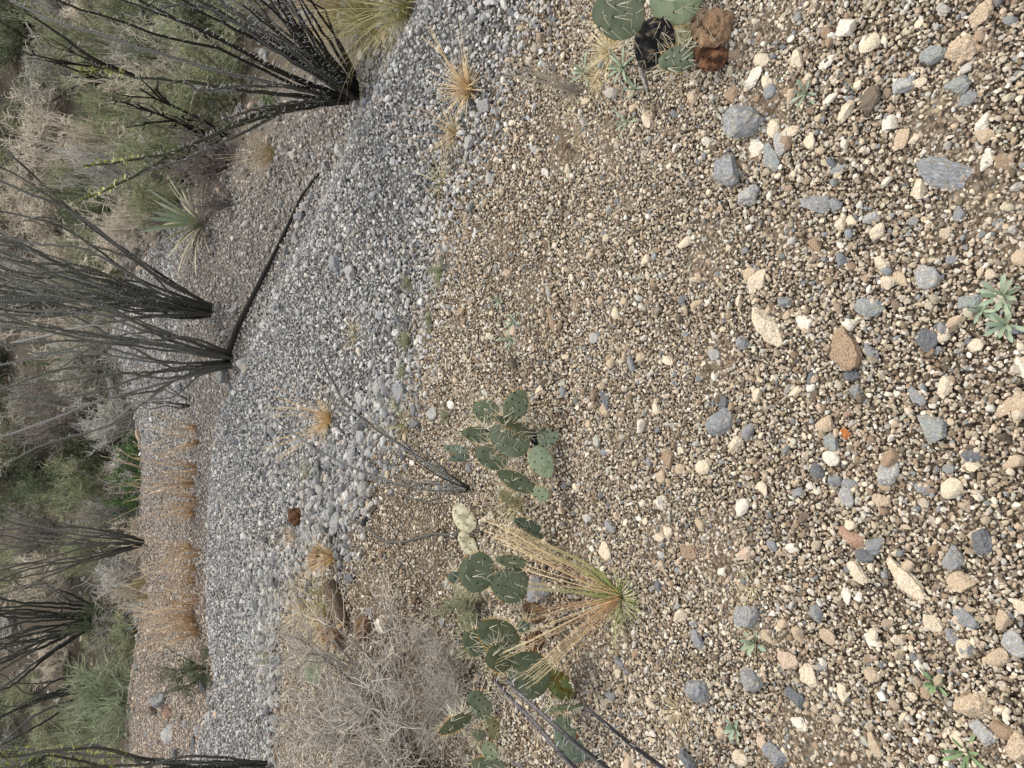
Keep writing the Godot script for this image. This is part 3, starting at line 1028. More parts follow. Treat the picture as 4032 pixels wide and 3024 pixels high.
		[-0.49, 1.154, 0.03, 0.025, -2.45, "white", "small whitish chip above the grey two-toned rock"],
		[-0.454, 1.267, 0.051, 0.043, -2.21, "brown", "brown blocky stone above and left of the grey two-toned rock"],
		[-0.434, 1.084, 0.042, 0.034, -1.39, "pink", "pinkish angular stone above the grey two-toned rock"],
		[-0.69, 1.238, 0.05, 0.035, -2.66, "blue", "blue-grey angular stone above the round dark blue-grey rock"],
		[-0.892, 1.038, 0.042, 0.027, -2.42, "pink", "pinkish long stone close above and left of the dark slate"],
		[-1.04, 1.289, 0.064, 0.044, -2.33, "slate", "dark slate angular stone below the round dark blue-grey rock"],
		[-0.528, 0.886, 0.047, 0.03, -2.5, "blue", "blue-grey long stone above the lumpy yellow-cream stone"],
		[-0.474, 0.811, 0.037, 0.021, -2.74, "white", "whitish long stone below the reddish-brown crumbly stone"],
		[-0.651, 0.873, 0.024, 0.021, -1.27, "blue", "small blue-grey chip close above and right of the lumpy yellow-cream stone"],
		[-0.036, 3.042, 0.113, 0.091, -1.77, "blue", "blue-grey faceted rock at the lower end of the band of loose grey stones"],
		[-0.031, 3.334, 0.093, 0.065, -2.39, "pale", "pale grey angular stone close right of the whitish-grey rock"],
		[-0.087, 3.559, 0.083, 0.064, -2.16, "pale", "whitish-grey rock among the grey stones next to the long ocotillo branch"],
		[-0.042, 3.754, 0.079, 0.061, -1.56, "grey", "grey angular stone close left of the whitish-grey rock"],
		[-0.122, 2.681, 0.075, 0.057, -1.62, "pale", "pale grey angular stone below and right of the blue-grey faceted rock"],
		[-0.048, 1.597, 0.066, 0.031, -2.69, "slate", "dark slate splinter in the middle of the brown slope"],
		[0.06, 1.477, 0.047, 0.025, -2.82, "blue", "blue-grey long stone above and right of the dark slate splinter"],
		[0.144, 1.638, 0.043, 0.03, -1.74, "pale", "pale grey angular stone above the dark slate splinter"],
		[0.316, 1.862, 0.059, 0.019, -2.89, "pale", "pale grey sliver of rock above the dark slate splinter"],
		[-0.223, 1.415, 0.032, 0.021, -2.68, "blue", "small blue-grey long stone below and right of the dark slate splinter"],
		[-0.209, 1.339, 0.047, 0.039, -2.69, "brown", "brown blocky stone below and left of the faceted blue-grey rock"],
		[-0.021, 1.916, 0.041, 0.027, -1.23, "cream", "small cream long stone above the middle prickly pear"],
		[0.2, 1.837, 0.065, 0.02, -2.78, "brown", "brown sliver of rock above and left of the dark slate splinter"],
		[0.681, 3.909, 0.11, 0.095, -1.83, "veinblue", "largest blue-grey rock lying alone on the pale grey gravel"],
		[0.598, 3.695, 0.07, 0.086, -2.26, "pale", "small pale grey blocky stone close below and right of the largest blue-grey rock"],
		[-0.729, 1.964, 0.124, 0.098, -1.56, "veinblue", "big blue-grey rock under the prickly pear behind the tall dry grass stalks"],
		[-1.116, 3.278, 0.054, 0.032, -2.38, "blue", "small blue-grey long stone close right of the cut log"],
		[-1.008, 2.62, 0.043, 0.035, -2.18, "blue", "small blue-grey chip left of the big blue-grey rock"],
		[-0.438, 1.585, 0.049, 0.029, -2.17, "blue", "blue-grey long stone above the green-footed dry grass clump"],
		[-0.52, 1.609, 0.058, 0.043, -2.37, "cream", "cream angular stone above the green-footed dry grass clump"],
		[-0.853, 1.557, 0.051, 0.028, -2.31, "blue", "blue-grey long stone below the green-footed dry grass clump"],
		[-0.578, 1.383, 0.042, 0.027, -2.65, "slate", "dark slate long stone right of the green-footed dry grass clump"],
		[-1.153, 3.149, 0.075, 0.057, -1.88, "white", "whitish angular stone right of the cut log"],
		[-0.896, 4.166, 0.142, 0.071, -1.69, "blue", "pointed blue-grey rock beside the dark rotten lump"],
		[-0.756, 3.747, 0.111, 0.096, -0.78, "grey", "big grey rock in the coarse stones near the rotten lump"],
		[-1.021, 3.873, 0.092, 0.072, -2.21, "grey", "grey angular stone below the pointed blue-grey rock"],
		[-0.998, 3.508, 0.072, 0.045, -1.23, "slate", "dark slate long stone above the cut log"],
		[-0.898, 3.521, 0.053, 0.033, -2.67, "blue", "small blue-grey long stone below the big grey rock"],
		[-3.98, 10.165, 0.282, 0.2, -1.24, "veinblue", "rounded grey boulder at the foot of the dark green bush"],
		[-4.028, 9.75, 0.204, 0.147, -0.98, "red", "reddish boulder leaning on a pale grey one"],
		[-4.25, 9.71, 0.271, 0.237, -1.05, "pale", "pale grey boulder with a flat top on the left bank"],
		[-3.044, 7.831, 0.14, 0.112, -1.68, "blue", "blue-grey angular stone close below and right of the dark green bush"],
		[-2.53, 6.268, 0.099, 0.057, -0.76, "slate", "small dark slate long stone above the slanting blue-grey slab"],
		[-4.733, 12.09, 0.164, 0.082, -0.78, "tan", "small tan sliver of rock close left of the rounded grey boulder"],
		[-4.28, 10.594, 0.146, 0.122, -1.24, "dark", "small dark brown chip close left of the reddish boulder"],
		[-3.856, 8.375, 0.258, 0.099, -0.53, "blue", "blue-grey sliver of rock close below the slanting blue-grey slab"],
		[-3.331, 6.9, 0.14, 0.107, -0.82, "veinblue", "white-veined blue-grey angular stone close below the slanting blue-grey slab"],
		[-2.791, 6.475, 0.074, 0.055, -1.61, "pink", "small pinkish chip close above and right of the slanting blue-grey slab"],
		[-3.067, 7.618, 0.082, 0.082, -1.2, "grey", "small grey chip above the slanting blue-grey slab"],
		[-4.073, 11.765, 0.1, 0.093, -1.27, "grey", "small grey chip above and left of the rounded grey boulder"],
		[-3.603, 11.647, 0.132, 0.079, -0.52, "pale", "small pale grey long stone left of the dark green bush"],
		[1.17, 4.685, 0.098, 0.08, -2.15, "pale", "pale boulder in the rocky bank beside the black branch"],
		[1.123, 4.765, 0.087, 0.068, -1.81, "blue", "small blue-grey angular stone close below the pale boulder"],
		[0.98, 4.844, 0.113, 0.056, -2.39, "grey", "grey sliver of rock close right of the black branch"],
		[0.912, 4.991, 0.077, 0.058, -2, "slate", "small dark slate chip close below and right of the black branch"],
		[0.846, 5.103, 0.065, 0.052, -1.7, "blue", "small blue-grey chip close below the black branch"],
		[1.347, 4.308, 0.075, 0.057, -2, "grey", "small grey chip above the pale boulder"],
		[1.216, 4.581, 0.06, 0.048, -1.77, "grey", "small grey chip close above the pale boulder"],
		[0.108, 6.725, 0.196, 0.106, 2.74, "blue", "blue-grey long stone left of the orange grass tuft"],
		[-0.027, 6.68, 0.09, 0.065, -1.62, "grey", "small grey chip left of the orange grass tuft"],
		[-0.033, 8.785, 0.113, 0.093, -1.41, "slate", "small dark slate chip left of the orange grass tuft"],
		[-0.205, 10.69, 0.098, 0.08, -1.55, "grey", "small grey chip left of the whitish-grey rock"],
		[0.609, 6.145, 0.106, 0.083, -1.34, "grey", "small grey angular stone below the black branch"],
		[1.258, 9.326, 0.119, 0.054, -1.49, "grey", "small grey sliver of rock left of the black branch"],
		[-0.738, 11.791, 0.174, 0.08, -2.53, "tan", "small tan sliver of rock left of the pointed blue-grey rock"],
		[1.827, 3.323, 0.109, 0.071, -0.67, "grey", "grey long stone above and right of the grey boulder"],
		[1.753, 3.67, 0.071, 0.061, -1.93, "grey", "grey boulder on the ledge beside the big ocotillo"],
		[1.695, 3.618, 0.045, 0.035, -1.81, "pale", "small pale grey chip close below the grey boulder"],
		[1.833, 3.475, 0.064, 0.049, -2.22, "tan", "small tan chip close above the grey boulder"],
		[1.514, 2.443, 0.071, 0.03, -2.66, "pale", "pale grey sliver of rock above the curled orange tuft"],
		[1.392, 2.165, 0.059, 0.028, -2.52, "slate", "dark slate sliver of rock above the curled orange tuft"],
		[0.973, 2.439, 0.067, 0.052, -2.32, "pale", "pale grey angular stone below the curled orange tuft"],
		[1.095, 2.343, 0.073, 0.047, -1.71, "grey", "grey long stone close below and right of the curled orange tuft"],
		[0.769, 2.224, 0.059, 0.038, -2.21, "pale", "pale grey long stone below the curled orange tuft"],
		[0.757, 1.399, 0.053, 0.026, -2.83, "cream", "cream sliver of rock below the prickly pear with the black pad"],
		[0.81, 1.944, 0.048, 0.029, -2.46, "pale", "pale grey long stone below and right of the curled orange tuft"],
		[1.148, 3.591, 0.089, 0.044, -0.92, "pale", "pale grey sliver of rock above and right of the pale boulder"],
		[0.854, 3.035, 0.07, 0.03, -2.78, "blue", "blue-grey sliver of rock above and right of the largest blue-grey rock"],
		[1.203, 2.16, 0.038, 0.028, -2.18, "tan", "small tan chip above and right of the curled orange tuft"],
		[-3.776, 8.793, 0.145, 0.103, -0.79, "blue", "small blue-grey angular stone close left of the slanting blue-grey slab"],
		[-3.622, 8.176, 0.175, 0.078, -0.58, "veinblue", "slanting blue-grey slab in the left bank of boulders"],
		[-4.098, 8.568, 0.152, 0.081, -0.54, "pale", "pale grey long stone close below the slanting blue-grey slab"],
		[-3.103, 6.621, 0.103, 0.08, -1.4, "grey", "small grey chip close below and right of the slanting blue-grey slab"],
		[-4.286, 9.217, 0.119, 0.097, -1.18, "slate", "small dark slate chip close below the pale grey boulder"],
		[-3.794, 8.912, 0.115, 0.073, -0.93, "dark", "small dark brown long stone close right of the reddish boulder"],
		[-3.398, 7.901, 0.094, 0.075, -1.17, "blue", "small blue-grey chip close above the slanting blue-grey slab"],
		[-3.051, 6.392, 0.093, 0.069, -1.32, "pale", "small pale grey chip close below and right of the slanting blue-grey slab"],
		[-4.731, 10.115, 0.128, 0.093, -0.72, "tan", "small tan chip close below the pale grey boulder"],
	]
	rng.seed = 808
	var n := 0
	for r in stone_rows:
		var o := MeshInstance3D.new()
		o.name = numbered("pebble" if r[2] < 0.03 else "stone" if r[2] < 0.06 else "rock")
		o.mesh = rocks[n % rocks.size()]
		o.material_override = made[r[5]]
		add_child(o)
		var high: float = r[3] * vary(0.62, 0.85)
		var deep: float = r[3]
		if r[1] > 4.0:
			high = r[3] * 1.15
			deep = r[3] * 0.9
		if r[6].contains("flat") or r[6].contains("slab"):
			high = r[3] * 0.5
		var b := Basis(Vector3.UP, r[4]) * Basis.from_euler(Vector3(vary(-0.25, 0.25), 0, vary(-0.18, 0.18)))
		o.transform = Transform3D(b * Basis.from_scale(Vector3(r[2] * 0.58, high * 0.53, deep * 0.6)), at(r[0], r[1], high * 0.2))
		tag(o, r[6], "rock" if r[2] >= 0.06 else "stone")
		n += 1
	var hues := [["cream", "cream"], ["tan", "tan"], ["white", "whitish"], ["brown", "brown"], ["blue", "blue-grey"], ["tan", "tan"], ["cream", "cream"]]
	for r in loose:
		var hue: Array = hues[rng.randi() % hues.size()]
		var o := MeshInstance3D.new()
		o.name = numbered("pebble")
		o.mesh = small[n % small.size()]
		o.material_override = made[hue[0]]
		add_child(o)
		var b := Basis.from_euler(Vector3(vary(-0.3, 0.3), vary(0, TAU), vary(-0.3, 0.3)))
		o.transform = Transform3D(b * Basis.from_scale(Vector3(r[2] * 0.55, r[2] * vary(0.26, 0.38), r[2] * vary(0.35, 0.48))), at(r[0], r[1], r[2] * 0.1))
		tag(o, hue[1] + " walnut-sized pebble, one of many alike in the near gravel", "stone", hue[1] + " pebbles of the near slope")
		n += 1


func shrubs() -> void:
	var kinds := {
		"beige": shrub_kind(501, 12, 1500, 0, 0.95, 0.75, Color(0.2, 0.165, 0.13), Color(0.6, 0.53, 0.43), Color.WHITE, 0.0, 2.1),
		"grey": shrub_kind(502, 12, 1500, 0, 0.92, 0.65, Color(0.19, 0.17, 0.15), Color(0.5, 0.47, 0.42), Color.WHITE, 0.0, 2.0),
		"tangle": shrub_kind(503, 13, 1400, 0, 1.0, 0.9, Color(0.17, 0.145, 0.13), Color(0.37, 0.345, 0.29), Color.WHITE, 0.0, 2.1),
		"deadbrown": shrub_kind(504, 12, 900, 0, 1.0, 0.8, Color(0.08, 0.068, 0.06), Color(0.24, 0.2, 0.18), Color.WHITE, 0.0, 1.5),
		"black": shrub_kind(505, 5, 140, 0, 0.85, 0.7, Color(0.014, 0.012, 0.011), Color(0.035, 0.03, 0.028), Color.WHITE, 0.0, 2.6),
		"olive": shrub_kind(506, 10, 1200, 7200, 0.95, 0.65, Color(0.12, 0.105, 0.085), Color(0.4, 0.38, 0.27), Color(0.27, 0.3, 0.16), 0.026, 1.4),
		"dark": shrub_kind(507, 10, 700, 7000, 0.95, 0.6, Color(0.06, 0.055, 0.045), Color(0.15, 0.15, 0.1), Color(0.12, 0.15, 0.085), 0.03, 1.3),
		"herb": shrub_kind(508, 12, 200, 2400, 1.0, 0.5, Color(0.06, 0.1, 0.03), Color(0.08, 0.14, 0.04), Color(0.1, 0.17, 0.06), 0.055),
		"broom": shrub_kind(509, 18, 1900, 0, 1.0, 0.24, Color(0.18, 0.19, 0.13), Color(0.3, 0.335, 0.215), Color.WHITE, 0.0, 1.5),
	}
	rng.seed = 611
	shrub("green_shrub", "tall grey-green shrub with black bare limbs behind the largest ocotillo", "shrub", kinds.olive, 2.229, 7.6, 1.36, 0.86)
	shrub("dead_limbs", "bare black limbs rising out of the tall grey-green shrub", "dead shrub", kinds.black, 2.27, 7.2, 1.25, 0.59)
	shrub("dry_shrub", "pale beige leafless shrub behind the long white ocotillo stem", "shrub", kinds.beige, 3.469, 8.2, 1.02, 0.47)
	shrub("dry_shrub", "pinkish-grey twiggy shrub above the yellow-tipped ocotillo stem", "shrub", kinds.tangle, 3.873, 9.5, 1.58, 0.58)
	shrub("dry_shrub", "pale straw shrub with bright twig ends at the upper left of the green shrub", "shrub", kinds.beige, 3.121, 8.6, 1.34, 0.49)
	shrub("dry_shrub", "pale dry shrub high on the slope at the left picture edge", "shrub", kinds.beige, 3.602, 13, 2.38, 0.75)
	shrub("dry_shrub", "grey twiggy shrub between the green shrub and the pale edge shrub", "shrub", kinds.grey, 2.804, 11, 1.6, 0.51)
	shrub("dead_tree", "bare black tree with hooked limbs in the upper left corner", "dead shrub", kinds.black, 4.559, 11.5, 2.47, 0.87)
	shrub("green_shrub", "grey-green small-leaved shrub under the bare black corner tree", "shrub", kinds.olive, 3.866, 11.5, 1.99, 0.68)
	shrub("green_shrub", "loose green shrub at the very top left corner", "shrub", kinds.olive, 5.718, 14, 2.44, 0.92)
	shrub("dry_shrub", "beige shrub left of the agave below the green shrub", "shrub", kinds.beige, 1.916, 9.5, 1.01, 0.52)
	shrub("green_shrub", "yellow-green wispy shrub directly beyond the agave", "shrub", kinds.olive, 1.992, 8.8, 0.76, 0.48)
	shrub("dark_shrub", "dark green low shrub beyond the wispy yellow-green one", "shrub", kinds.dark, 2.763, 13, 1.74, 0.6)
	shrub("dead_bush", "dark brown twiggy bush hanging over the agave", "dead shrub", kinds.deadbrown, 1.977, 6.75, 0.72, 0.48)
	shrub("dark_twigs", "small dark leafless bush leaning over the agave from the taupe gravel", "dead shrub", kinds.deadbrown, 1.535, 6.4, 0.46, 0.28)
	shrub("green_herb", "small bright green herb under the lower ocotillo stems", "plant", kinds.herb, 2.167, 5.7, 0.21, 0.17)
	shrub("dry_shrub", "beige dry shrub at the left edge beyond the second ocotillo", "shrub", kinds.beige, 0.818, 15, 1.83, 0.75)
	shrub("green_herb", "bright green low plant in the gap beyond the ocotillos", "plant", kinds.herb, 0.469, 16.5, 1.34, 0.41)
	shrub("tangled_shrub", "big pinkish-grey tangled shrub behind the ocotillo at the branch end", "shrub", kinds.tangle, 0.293, 13.6, 1.07, 1.24)
	shrub("tangled_shrub", "dark tangled leafless thicket left of the pinkish-grey shrub", "shrub", kinds.deadbrown, -0.491, 15.5, 1.97, 1.3)
	shrub("dry_shrub", "grey spindly shrub standing just behind the gravel edge", "shrub", kinds.grey, -0.526, 12.6, 0.96, 0.69)
	shrub("mesquite_tree", "dark green tree with a thick black trunk past the gravel edge", "tree", kinds.dark, -1.462, 15.5, 2.06, 1.42)
	shrub("green_herb", "patch of bright green herbs at the foot of the dark tree", "plant", kinds.herb, -1.13, 13, 0.76, 0.81)
	shrub("green_herb", "bright green herbs left of the dark tree trunk", "plant", kinds.herb, -1.7, 13.6, 0.96, 0.72)
	shrub("olive_shrub", "olive-green bushy shrub left of the dark tree", "shrub", kinds.olive, -1.851, 14.5, 1.67, 0.92)
	shrub("dry_shrub", "brown-grey shrub behind the ocotillo at the gravel edge", "shrub", kinds.beige, -2.325, 12.4, 0.76, 0.55)
	shrub("dry_shrub", "fluffy pale grey shrub behind the middle of the grass row", "shrub", kinds.grey, -3.186, 13, 1.07, 0.81)
	shrub("dry_shrub", "pale beige shrub high on the slope left of the olive shrub", "shrub", kinds.beige, -3.768, 17, 1.3, 0.88)
	shrub("green_shrub", "dusty green shrub between the pale beige shrub and the edge ocotillo", "shrub", kinds.olive, -3, 15, 1.35, 0.7)
	shrub("broom_shrub", "light green broom-like shrub behind the boulders, largest green one at lower left", "shrub", kinds.broom, -5.045, 13.2, 1.45, 1.32)
	shrub("olive_shrub", "grey-green shrub above the broom-like shrub at the left edge", "shrub", kinds.olive, -6.014, 15, 1.74, 0.88)
	shrub("dark_shrub", "dark shrub at the foot of the blackened ocotillo clump", "shrub", kinds.dark, -4.175, 15, 1.12, 0.65)
	shrub("dry_shrub", "grey dead bush beside the rubble patch at the left edge", "shrub", kinds.deadbrown, -2.986, 18, 1.3, 1.04)
	shrub("dry_shrub", "dim grey shrub left of the dark tree crown", "shrub", kinds.tangle, -2.124, 14, 1.36, 0.54)
	shrub("dry_shrub", "brownish shrub between the two far ocotillos at the left edge", "shrub", kinds.tangle, 1.983, 16, 1.9, 0.79)
	shrub("olive_shrub", "olive shrub behind the ocotillo standing on the gravel edge", "shrub", kinds.olive, 1.882, 13, 1.39, 0.78)
	shrub("green_shrub", "grey-green shrub under the tips of the far edge ocotillo", "shrub", kinds.olive, 1.354, 13, 0.71, 0.68)
	shrub("dry_shrub", "pale shrub in the gap right of the far edge ocotillo", "shrub", kinds.grey, 1.886, 11.5, 0.33, 0.44)
	shrub("green_shrub", "dark olive shrub at the top edge above the white stem", "shrub", kinds.dark, 3.827, 8, 0.67, 0.46)
	shrub("dark_shrub", "dull green shrub at the top edge behind the ocotillo bundle", "shrub", kinds.dark, 4.614, 10, 1.21, 0.5)
	rng.seed = 612
	shrub("dark_shrub", "small dark green shrub left of the bare black tree", "shrub", kinds.dark, 7.4, 19.08, 1.45, 1.84, "shrubs scattered over the far slope")
	shrub("olive_shrub", "small olive shrub beyond the picture edge on the far slope", "shrub", kinds.olive, -18.86, 25.37, 1.45, 1.78, "shrubs scattered over the far slope")
	shrub("olive_shrub", "small olive shrub beyond the picture edge on the far slope", "shrub", kinds.olive, -15.23, 24.92, 0.91, 1.06, "shrubs scattered over the far slope")
	shrub("dry_shrub", "small pale beige shrub beyond the picture edge on the far slope", "shrub", kinds.beige, 10.59, 25.24, 1.34, 1.3, "shrubs scattered over the far slope")
	shrub("dry_shrub", "small pale beige shrub beyond the picture edge on the far slope", "shrub", kinds.beige, -11.37, 18.97, 1.39, 1.4, "shrubs scattered over the far slope")
	shrub("dark_shrub", "small dark green shrub beyond the picture edge on the far slope", "shrub", kinds.dark, 8.58, 10.53, 0.72, 1, "shrubs scattered over the far slope")
	shrub("dry_shrub", "small pale beige shrub left of the tall grey-green shrub", "shrub", kinds.beige, 4.98, 17.32, 1.11, 1.39, "shrubs scattered over the far slope")
	shrub("dry_shrub", "small grey twiggy shrub beyond the picture edge on the far slope", "shrub", kinds.grey, 16.32, 26.3, 1, 0.98, "shrubs scattered over the far slope")
	shrub("dry_shrub", "small pale beige shrub above the far blackish ocotillo", "shrub", kinds.beige, 2.11, 12.33, 0.96, 1.02, "shrubs scattered over the far slope")
	shrub("olive_shrub", "small olive shrub beyond the picture edge on the far slope", "shrub", kinds.olive, 6.61, 12.51, 0.74, 0.84, "shrubs scattered over the far slope")
	shrub("tangled_shrub", "small pinkish-grey tangle of twigs beyond the picture edge on the far slope", "shrub", kinds.tangle, -14.71, 20.8, 0.73, 0.93, "shrubs scattered over the far slope")
	shrub("dark_shrub", "small dark green shrub beyond the picture edge on the far slope", "shrub", kinds.dark, -18.13, 23.74, 1, 1.19, "shrubs scattered over the far slope")
	shrub("dry_shrub", "small pale beige shrub beyond the picture edge on the far slope", "shrub", kinds.beige, 7.6, 9.8, 1, 1.37, "shrubs scattered over the far slope")
	shrub("olive_shrub", "small olive shrub beyond the picture edge on the far slope", "shrub", kinds.olive, -6.33, 25.78, 1.12, 1.45, "shrubs scattered over the far slope")
	shrub("dark_shrub", "small dark green shrub above and right of the tall grey-green shrub", "shrub", kinds.dark, 3.58, 8.27, 1.07, 0.98, "shrubs scattered over the far slope")
	shrub("dry_shrub", "small grey twiggy shrub beyond the picture edge on the far slope", "shrub", kinds.grey, -16.68, 25.86, 1.19, 1.62, "shrubs scattered over the far slope")
	shrub("olive_shrub", "small olive shrub beyond the picture edge on the far slope", "shrub", kinds.olive, 9.21, 13.14, 0.74, 0.78, "shrubs scattered over the far slope")
	shrub("tangled_shrub", "small pinkish-grey tangle of twigs right of the tall grey-green shrub", "shrub", kinds.tangle, 2.97, 9.13, 0.65, 0.6, "shrubs scattered over the far slope")
	shrub("olive_shrub", "small olive shrub beyond the picture edge on the far slope", "shrub", kinds.olive, 1.41, 26.72, 0.9, 1.08, "shrubs scattered over the far slope")
	shrub("olive_shrub", "small olive shrub beyond the picture edge on the far slope", "shrub", kinds.olive, -1.64, 23.35, 0.76, 1.03, "shrubs scattered over the far slope")
	shrub("dark_shrub", "small dark green shrub beyond the picture edge on the far slope", "shrub", kinds.dark, -13.82, 23.61, 1.46, 1.77, "shrubs scattered over the far slope")
	shrub("olive_shrub", "small olive shrub beyond the picture edge on the far slope", "shrub", kinds.olive, -14.09, 22.55, 0.83, 1.1, "shrubs scattered over the far slope")
	shrub("tangled_shrub", "small pinkish-grey tangle of twigs beyond the picture edge on the far slope", "shrub", kinds.tangle, 14.96, 26.99, 1.07, 1.22, "shrubs scattered over the far slope")
	shrub("dry_shrub", "small grey twiggy shrub beyond the picture edge on the far slope", "shrub", kinds.grey, -0.71, 21.32, 1.03, 1, "shrubs scattered over the far slope")
	shrub("tangled_shrub", "small pinkish-grey tangle of twigs beyond the picture edge on the far slope", "shrub", kinds.tangle, 11.17, 13.92, 0.93, 1.06, "shrubs scattered over the far slope")
	shrub("dark_shrub", "small dark green shrub above the tall grey-green shrub", "shrub", kinds.dark, 5.52, 11.72, 0.77, 0.99, "shrubs scattered over the far slope")
	shrub("olive_shrub", "small olive shrub beyond the picture edge on the far slope", "shrub", kinds.olive, 6.89, 22.27, 1.31, 1.41, "shrubs scattered over the far slope")
	shrub("olive_shrub", "small olive shrub below the thick blackened ocotillo", "shrub", kinds.olive, -7.27, 20.79, 1.32, 1.64, "shrubs scattered over the far slope")
	shrub("olive_shrub", "small olive shrub beyond the picture edge on the far slope", "shrub", kinds.olive, 9.03, 12.17, 0.9, 0.81, "shrubs scattered over the far slope")
	shrub("olive_shrub", "small olive shrub below and left of the light green broom-like shrub", "shrub", kinds.olive, -7.04, 17.49, 0.83, 1.08, "shrubs scattered over the far slope")
	shrub("olive_shrub", "small olive shrub beyond the picture edge on the far slope", "shrub", kinds.olive, 9.34, 19.6, 1.22, 1.54, "shrubs scattered over the far slope")
	shrub("dark_shrub", "small dark green shrub beyond the picture edge on the far slope", "shrub", kinds.dark, -5.56, 23.39, 1.39, 1.73, "shrubs scattered over the far slope")
	shrub("olive_shrub", "small olive shrub beyond the picture edge on the far slope", "shrub", kinds.olive, 19.06, 26.5, 1.13, 1.11, "shrubs scattered over the far slope")
	shrub("olive_shrub", "small olive shrub beyond the picture edge on the far slope", "shrub", kinds.olive, 16.34, 23.57, 1.25, 1.58, "shrubs scattered over the far slope")
	shrub("dark_shrub", "small dark green shrub beyond the picture edge on the far slope", "shrub", kinds.dark, -11.16, 21.34, 1.17, 1.44, "shrubs scattered over the far slope")
	shrub("dark_shrub", "small dark green shrub above and right of the dark fan-shaped ocotillo", "shrub", kinds.dark, 3, 14.84, 0.93, 1.17, "shrubs scattered over the far slope")
	shrub("olive_shrub", "small olive shrub right of the tall grey-green shrub", "shrub", kinds.olive, 3.33, 10.6, 0.58, 0.65, "shrubs scattered over the far slope")
	shrub("olive_shrub", "small olive shrub above the far blackish ocotillo", "shrub", kinds.olive, 2.57, 13.99, 0.69, 0.94, "shrubs scattered over the far slope")
	shrub("olive_shrub", "small olive shrub beyond the picture edge on the far slope", "shrub", kinds.olive, 4.85, 8.42, 0.57, 0.69, "shrubs scattered over the far slope")
	shrub("olive_shrub", "small olive shrub beyond the picture edge on the far slope", "shrub", kinds.olive, 13.12, 26.12, 1.35, 1.65, "shrubs scattered over the far slope")
	shrub("tangled_shrub", "small pinkish-grey tangle of twigs below and left of the dark fan-shaped ocotillo", "shrub", kinds.tangle, 1.9, 18.51, 1.47, 1.77, "shrubs scattered over the far slope")
	shrub("dry_shrub", "small pale beige shrub above the dark fan-shaped ocotillo", "shrub", kinds.beige, 3.32, 17.88, 0.93, 1.25, "shrubs scattered over the far slope")
	shrub("dry_shrub", "small grey twiggy shrub above and right of the far dark ocotillo", "shrub", kinds.grey, -1.56, 13.89, 0.72, 1, "shrubs scattered over the far slope")
	shrub("dry_shrub", "small grey twiggy shrub beyond the picture edge on the far slope", "shrub", kinds.grey, 3.81, 25.19, 1.48, 1.7, "shrubs scattered over the far slope")
	shrub("tangled_shrub", "small pinkish-grey tangle of twigs below the fluffy pale grey shrub", "shrub", kinds.tangle, -4.36, 14.73, 0.85, 0.88, "shrubs scattered over the far slope")
	shrub("olive_shrub", "small olive shrub below and left of the tall grey-green shrub", "shrub", kinds.olive, 3.76, 15.97, 1, 0.96, "shrubs scattered over the far slope")
	shrub("olive_shrub", "small olive shrub beyond the picture edge on the far slope", "shrub", kinds.olive, -6.97, 21.97, 0.98, 1.02, "shrubs scattered over the far slope")
	shrub("olive_shrub", "small olive shrub above the tall grey-green shrub", "shrub", kinds.olive, 5.48, 13.58, 0.57, 0.59, "shrubs scattered over the far slope")
	shrub("dark_shrub", "small dark green shrub beyond the picture edge on the far slope", "shrub", kinds.dark, 10.56, 15.57, 0.88, 0.8, "shrubs scattered over the far slope")
	shrub("olive_shrub", "small olive shrub beyond the picture edge on the far slope", "shrub", kinds.olive, -2.57, 22.35, 1.27, 1.54, "shrubs scattered over the far slope")
	shrub("dark_shrub", "small dark green shrub above the fluffy pale grey shrub", "shrub", kinds.dark, -2.5, 14.09, 0.67, 0.7, "shrubs scattered over the far slope")
	shrub("dark_shrub", "small dark green shrub beyond the picture edge on the far slope", "shrub", kinds.dark, -16.12, 23.43, 1.26, 1.4, "shrubs scattered over the far slope")
	shrub("olive_shrub", "small olive shrub above and right of the grey fan-shaped ocotillo", "shrub", kinds.olive, 1.28, 16.05, 0.75, 0.73, "shrubs scattered over the far slope")
	shrub("dry_shrub", "small pale beige shrub beyond the picture edge on the far slope", "shrub", kinds.beige, 9.18, 18.3, 0.89, 1.17, "shrubs scattered over the far slope")
	shrub("dry_shrub", "small pale beige shrub beyond the picture edge on the far slope", "shrub", kinds.beige, 5.88, 22.63, 1.28, 1.78, "shrubs scattered over the far slope")
	shrub("dry_shrub", "small pale beige shrub beyond the picture edge on the far slope", "shrub", kinds.beige, 8.54, 26.97, 1.37, 1.39, "shrubs scattered over the far slope")
	shrub("dark_shrub", "small dark green shrub beyond the picture edge on the far slope", "shrub", kinds.dark, 14.17, 19.56, 0.82, 0.86, "shrubs scattered over the far slope")
	shrub("olive_shrub", "small olive shrub beyond the picture edge on the far slope", "shrub", kinds.olive, -13.98, 25.28, 1.04, 1.02, "shrubs scattered over the far slope")
	shrub("dry_shrub", "small pale beige shrub beyond the picture edge on the far slope", "shrub", kinds.beige, -13.97, 19.07, 1.01, 0.95, "shrubs scattered over the far slope")
	shrub("dry_shrub", "small pale beige shrub beyond the picture edge on the far slope", "shrub", kinds.beige, 13.01, 21.59, 1.05, 1.11, "shrubs scattered over the far slope")
	shrub("tangled_shrub", "small pinkish-grey tangle of twigs above the dark green tree", "shrub", kinds.tangle, -0.31, 18.6, 1.01, 0.93, "shrubs scattered over the far slope")
	shrub("olive_shrub", "small olive shrub beyond the picture edge on the far slope", "shrub", kinds.olive, 2.18, 25.12, 0.92, 1.08, "shrubs scattered over the far slope")
	shrub("olive_shrub", "lone olive shrub above the tall grey-green shrub", "shrub", kinds.olive, 4.76, 11.34, 0.63, 0.64, "shrubs scattered over the far slope")
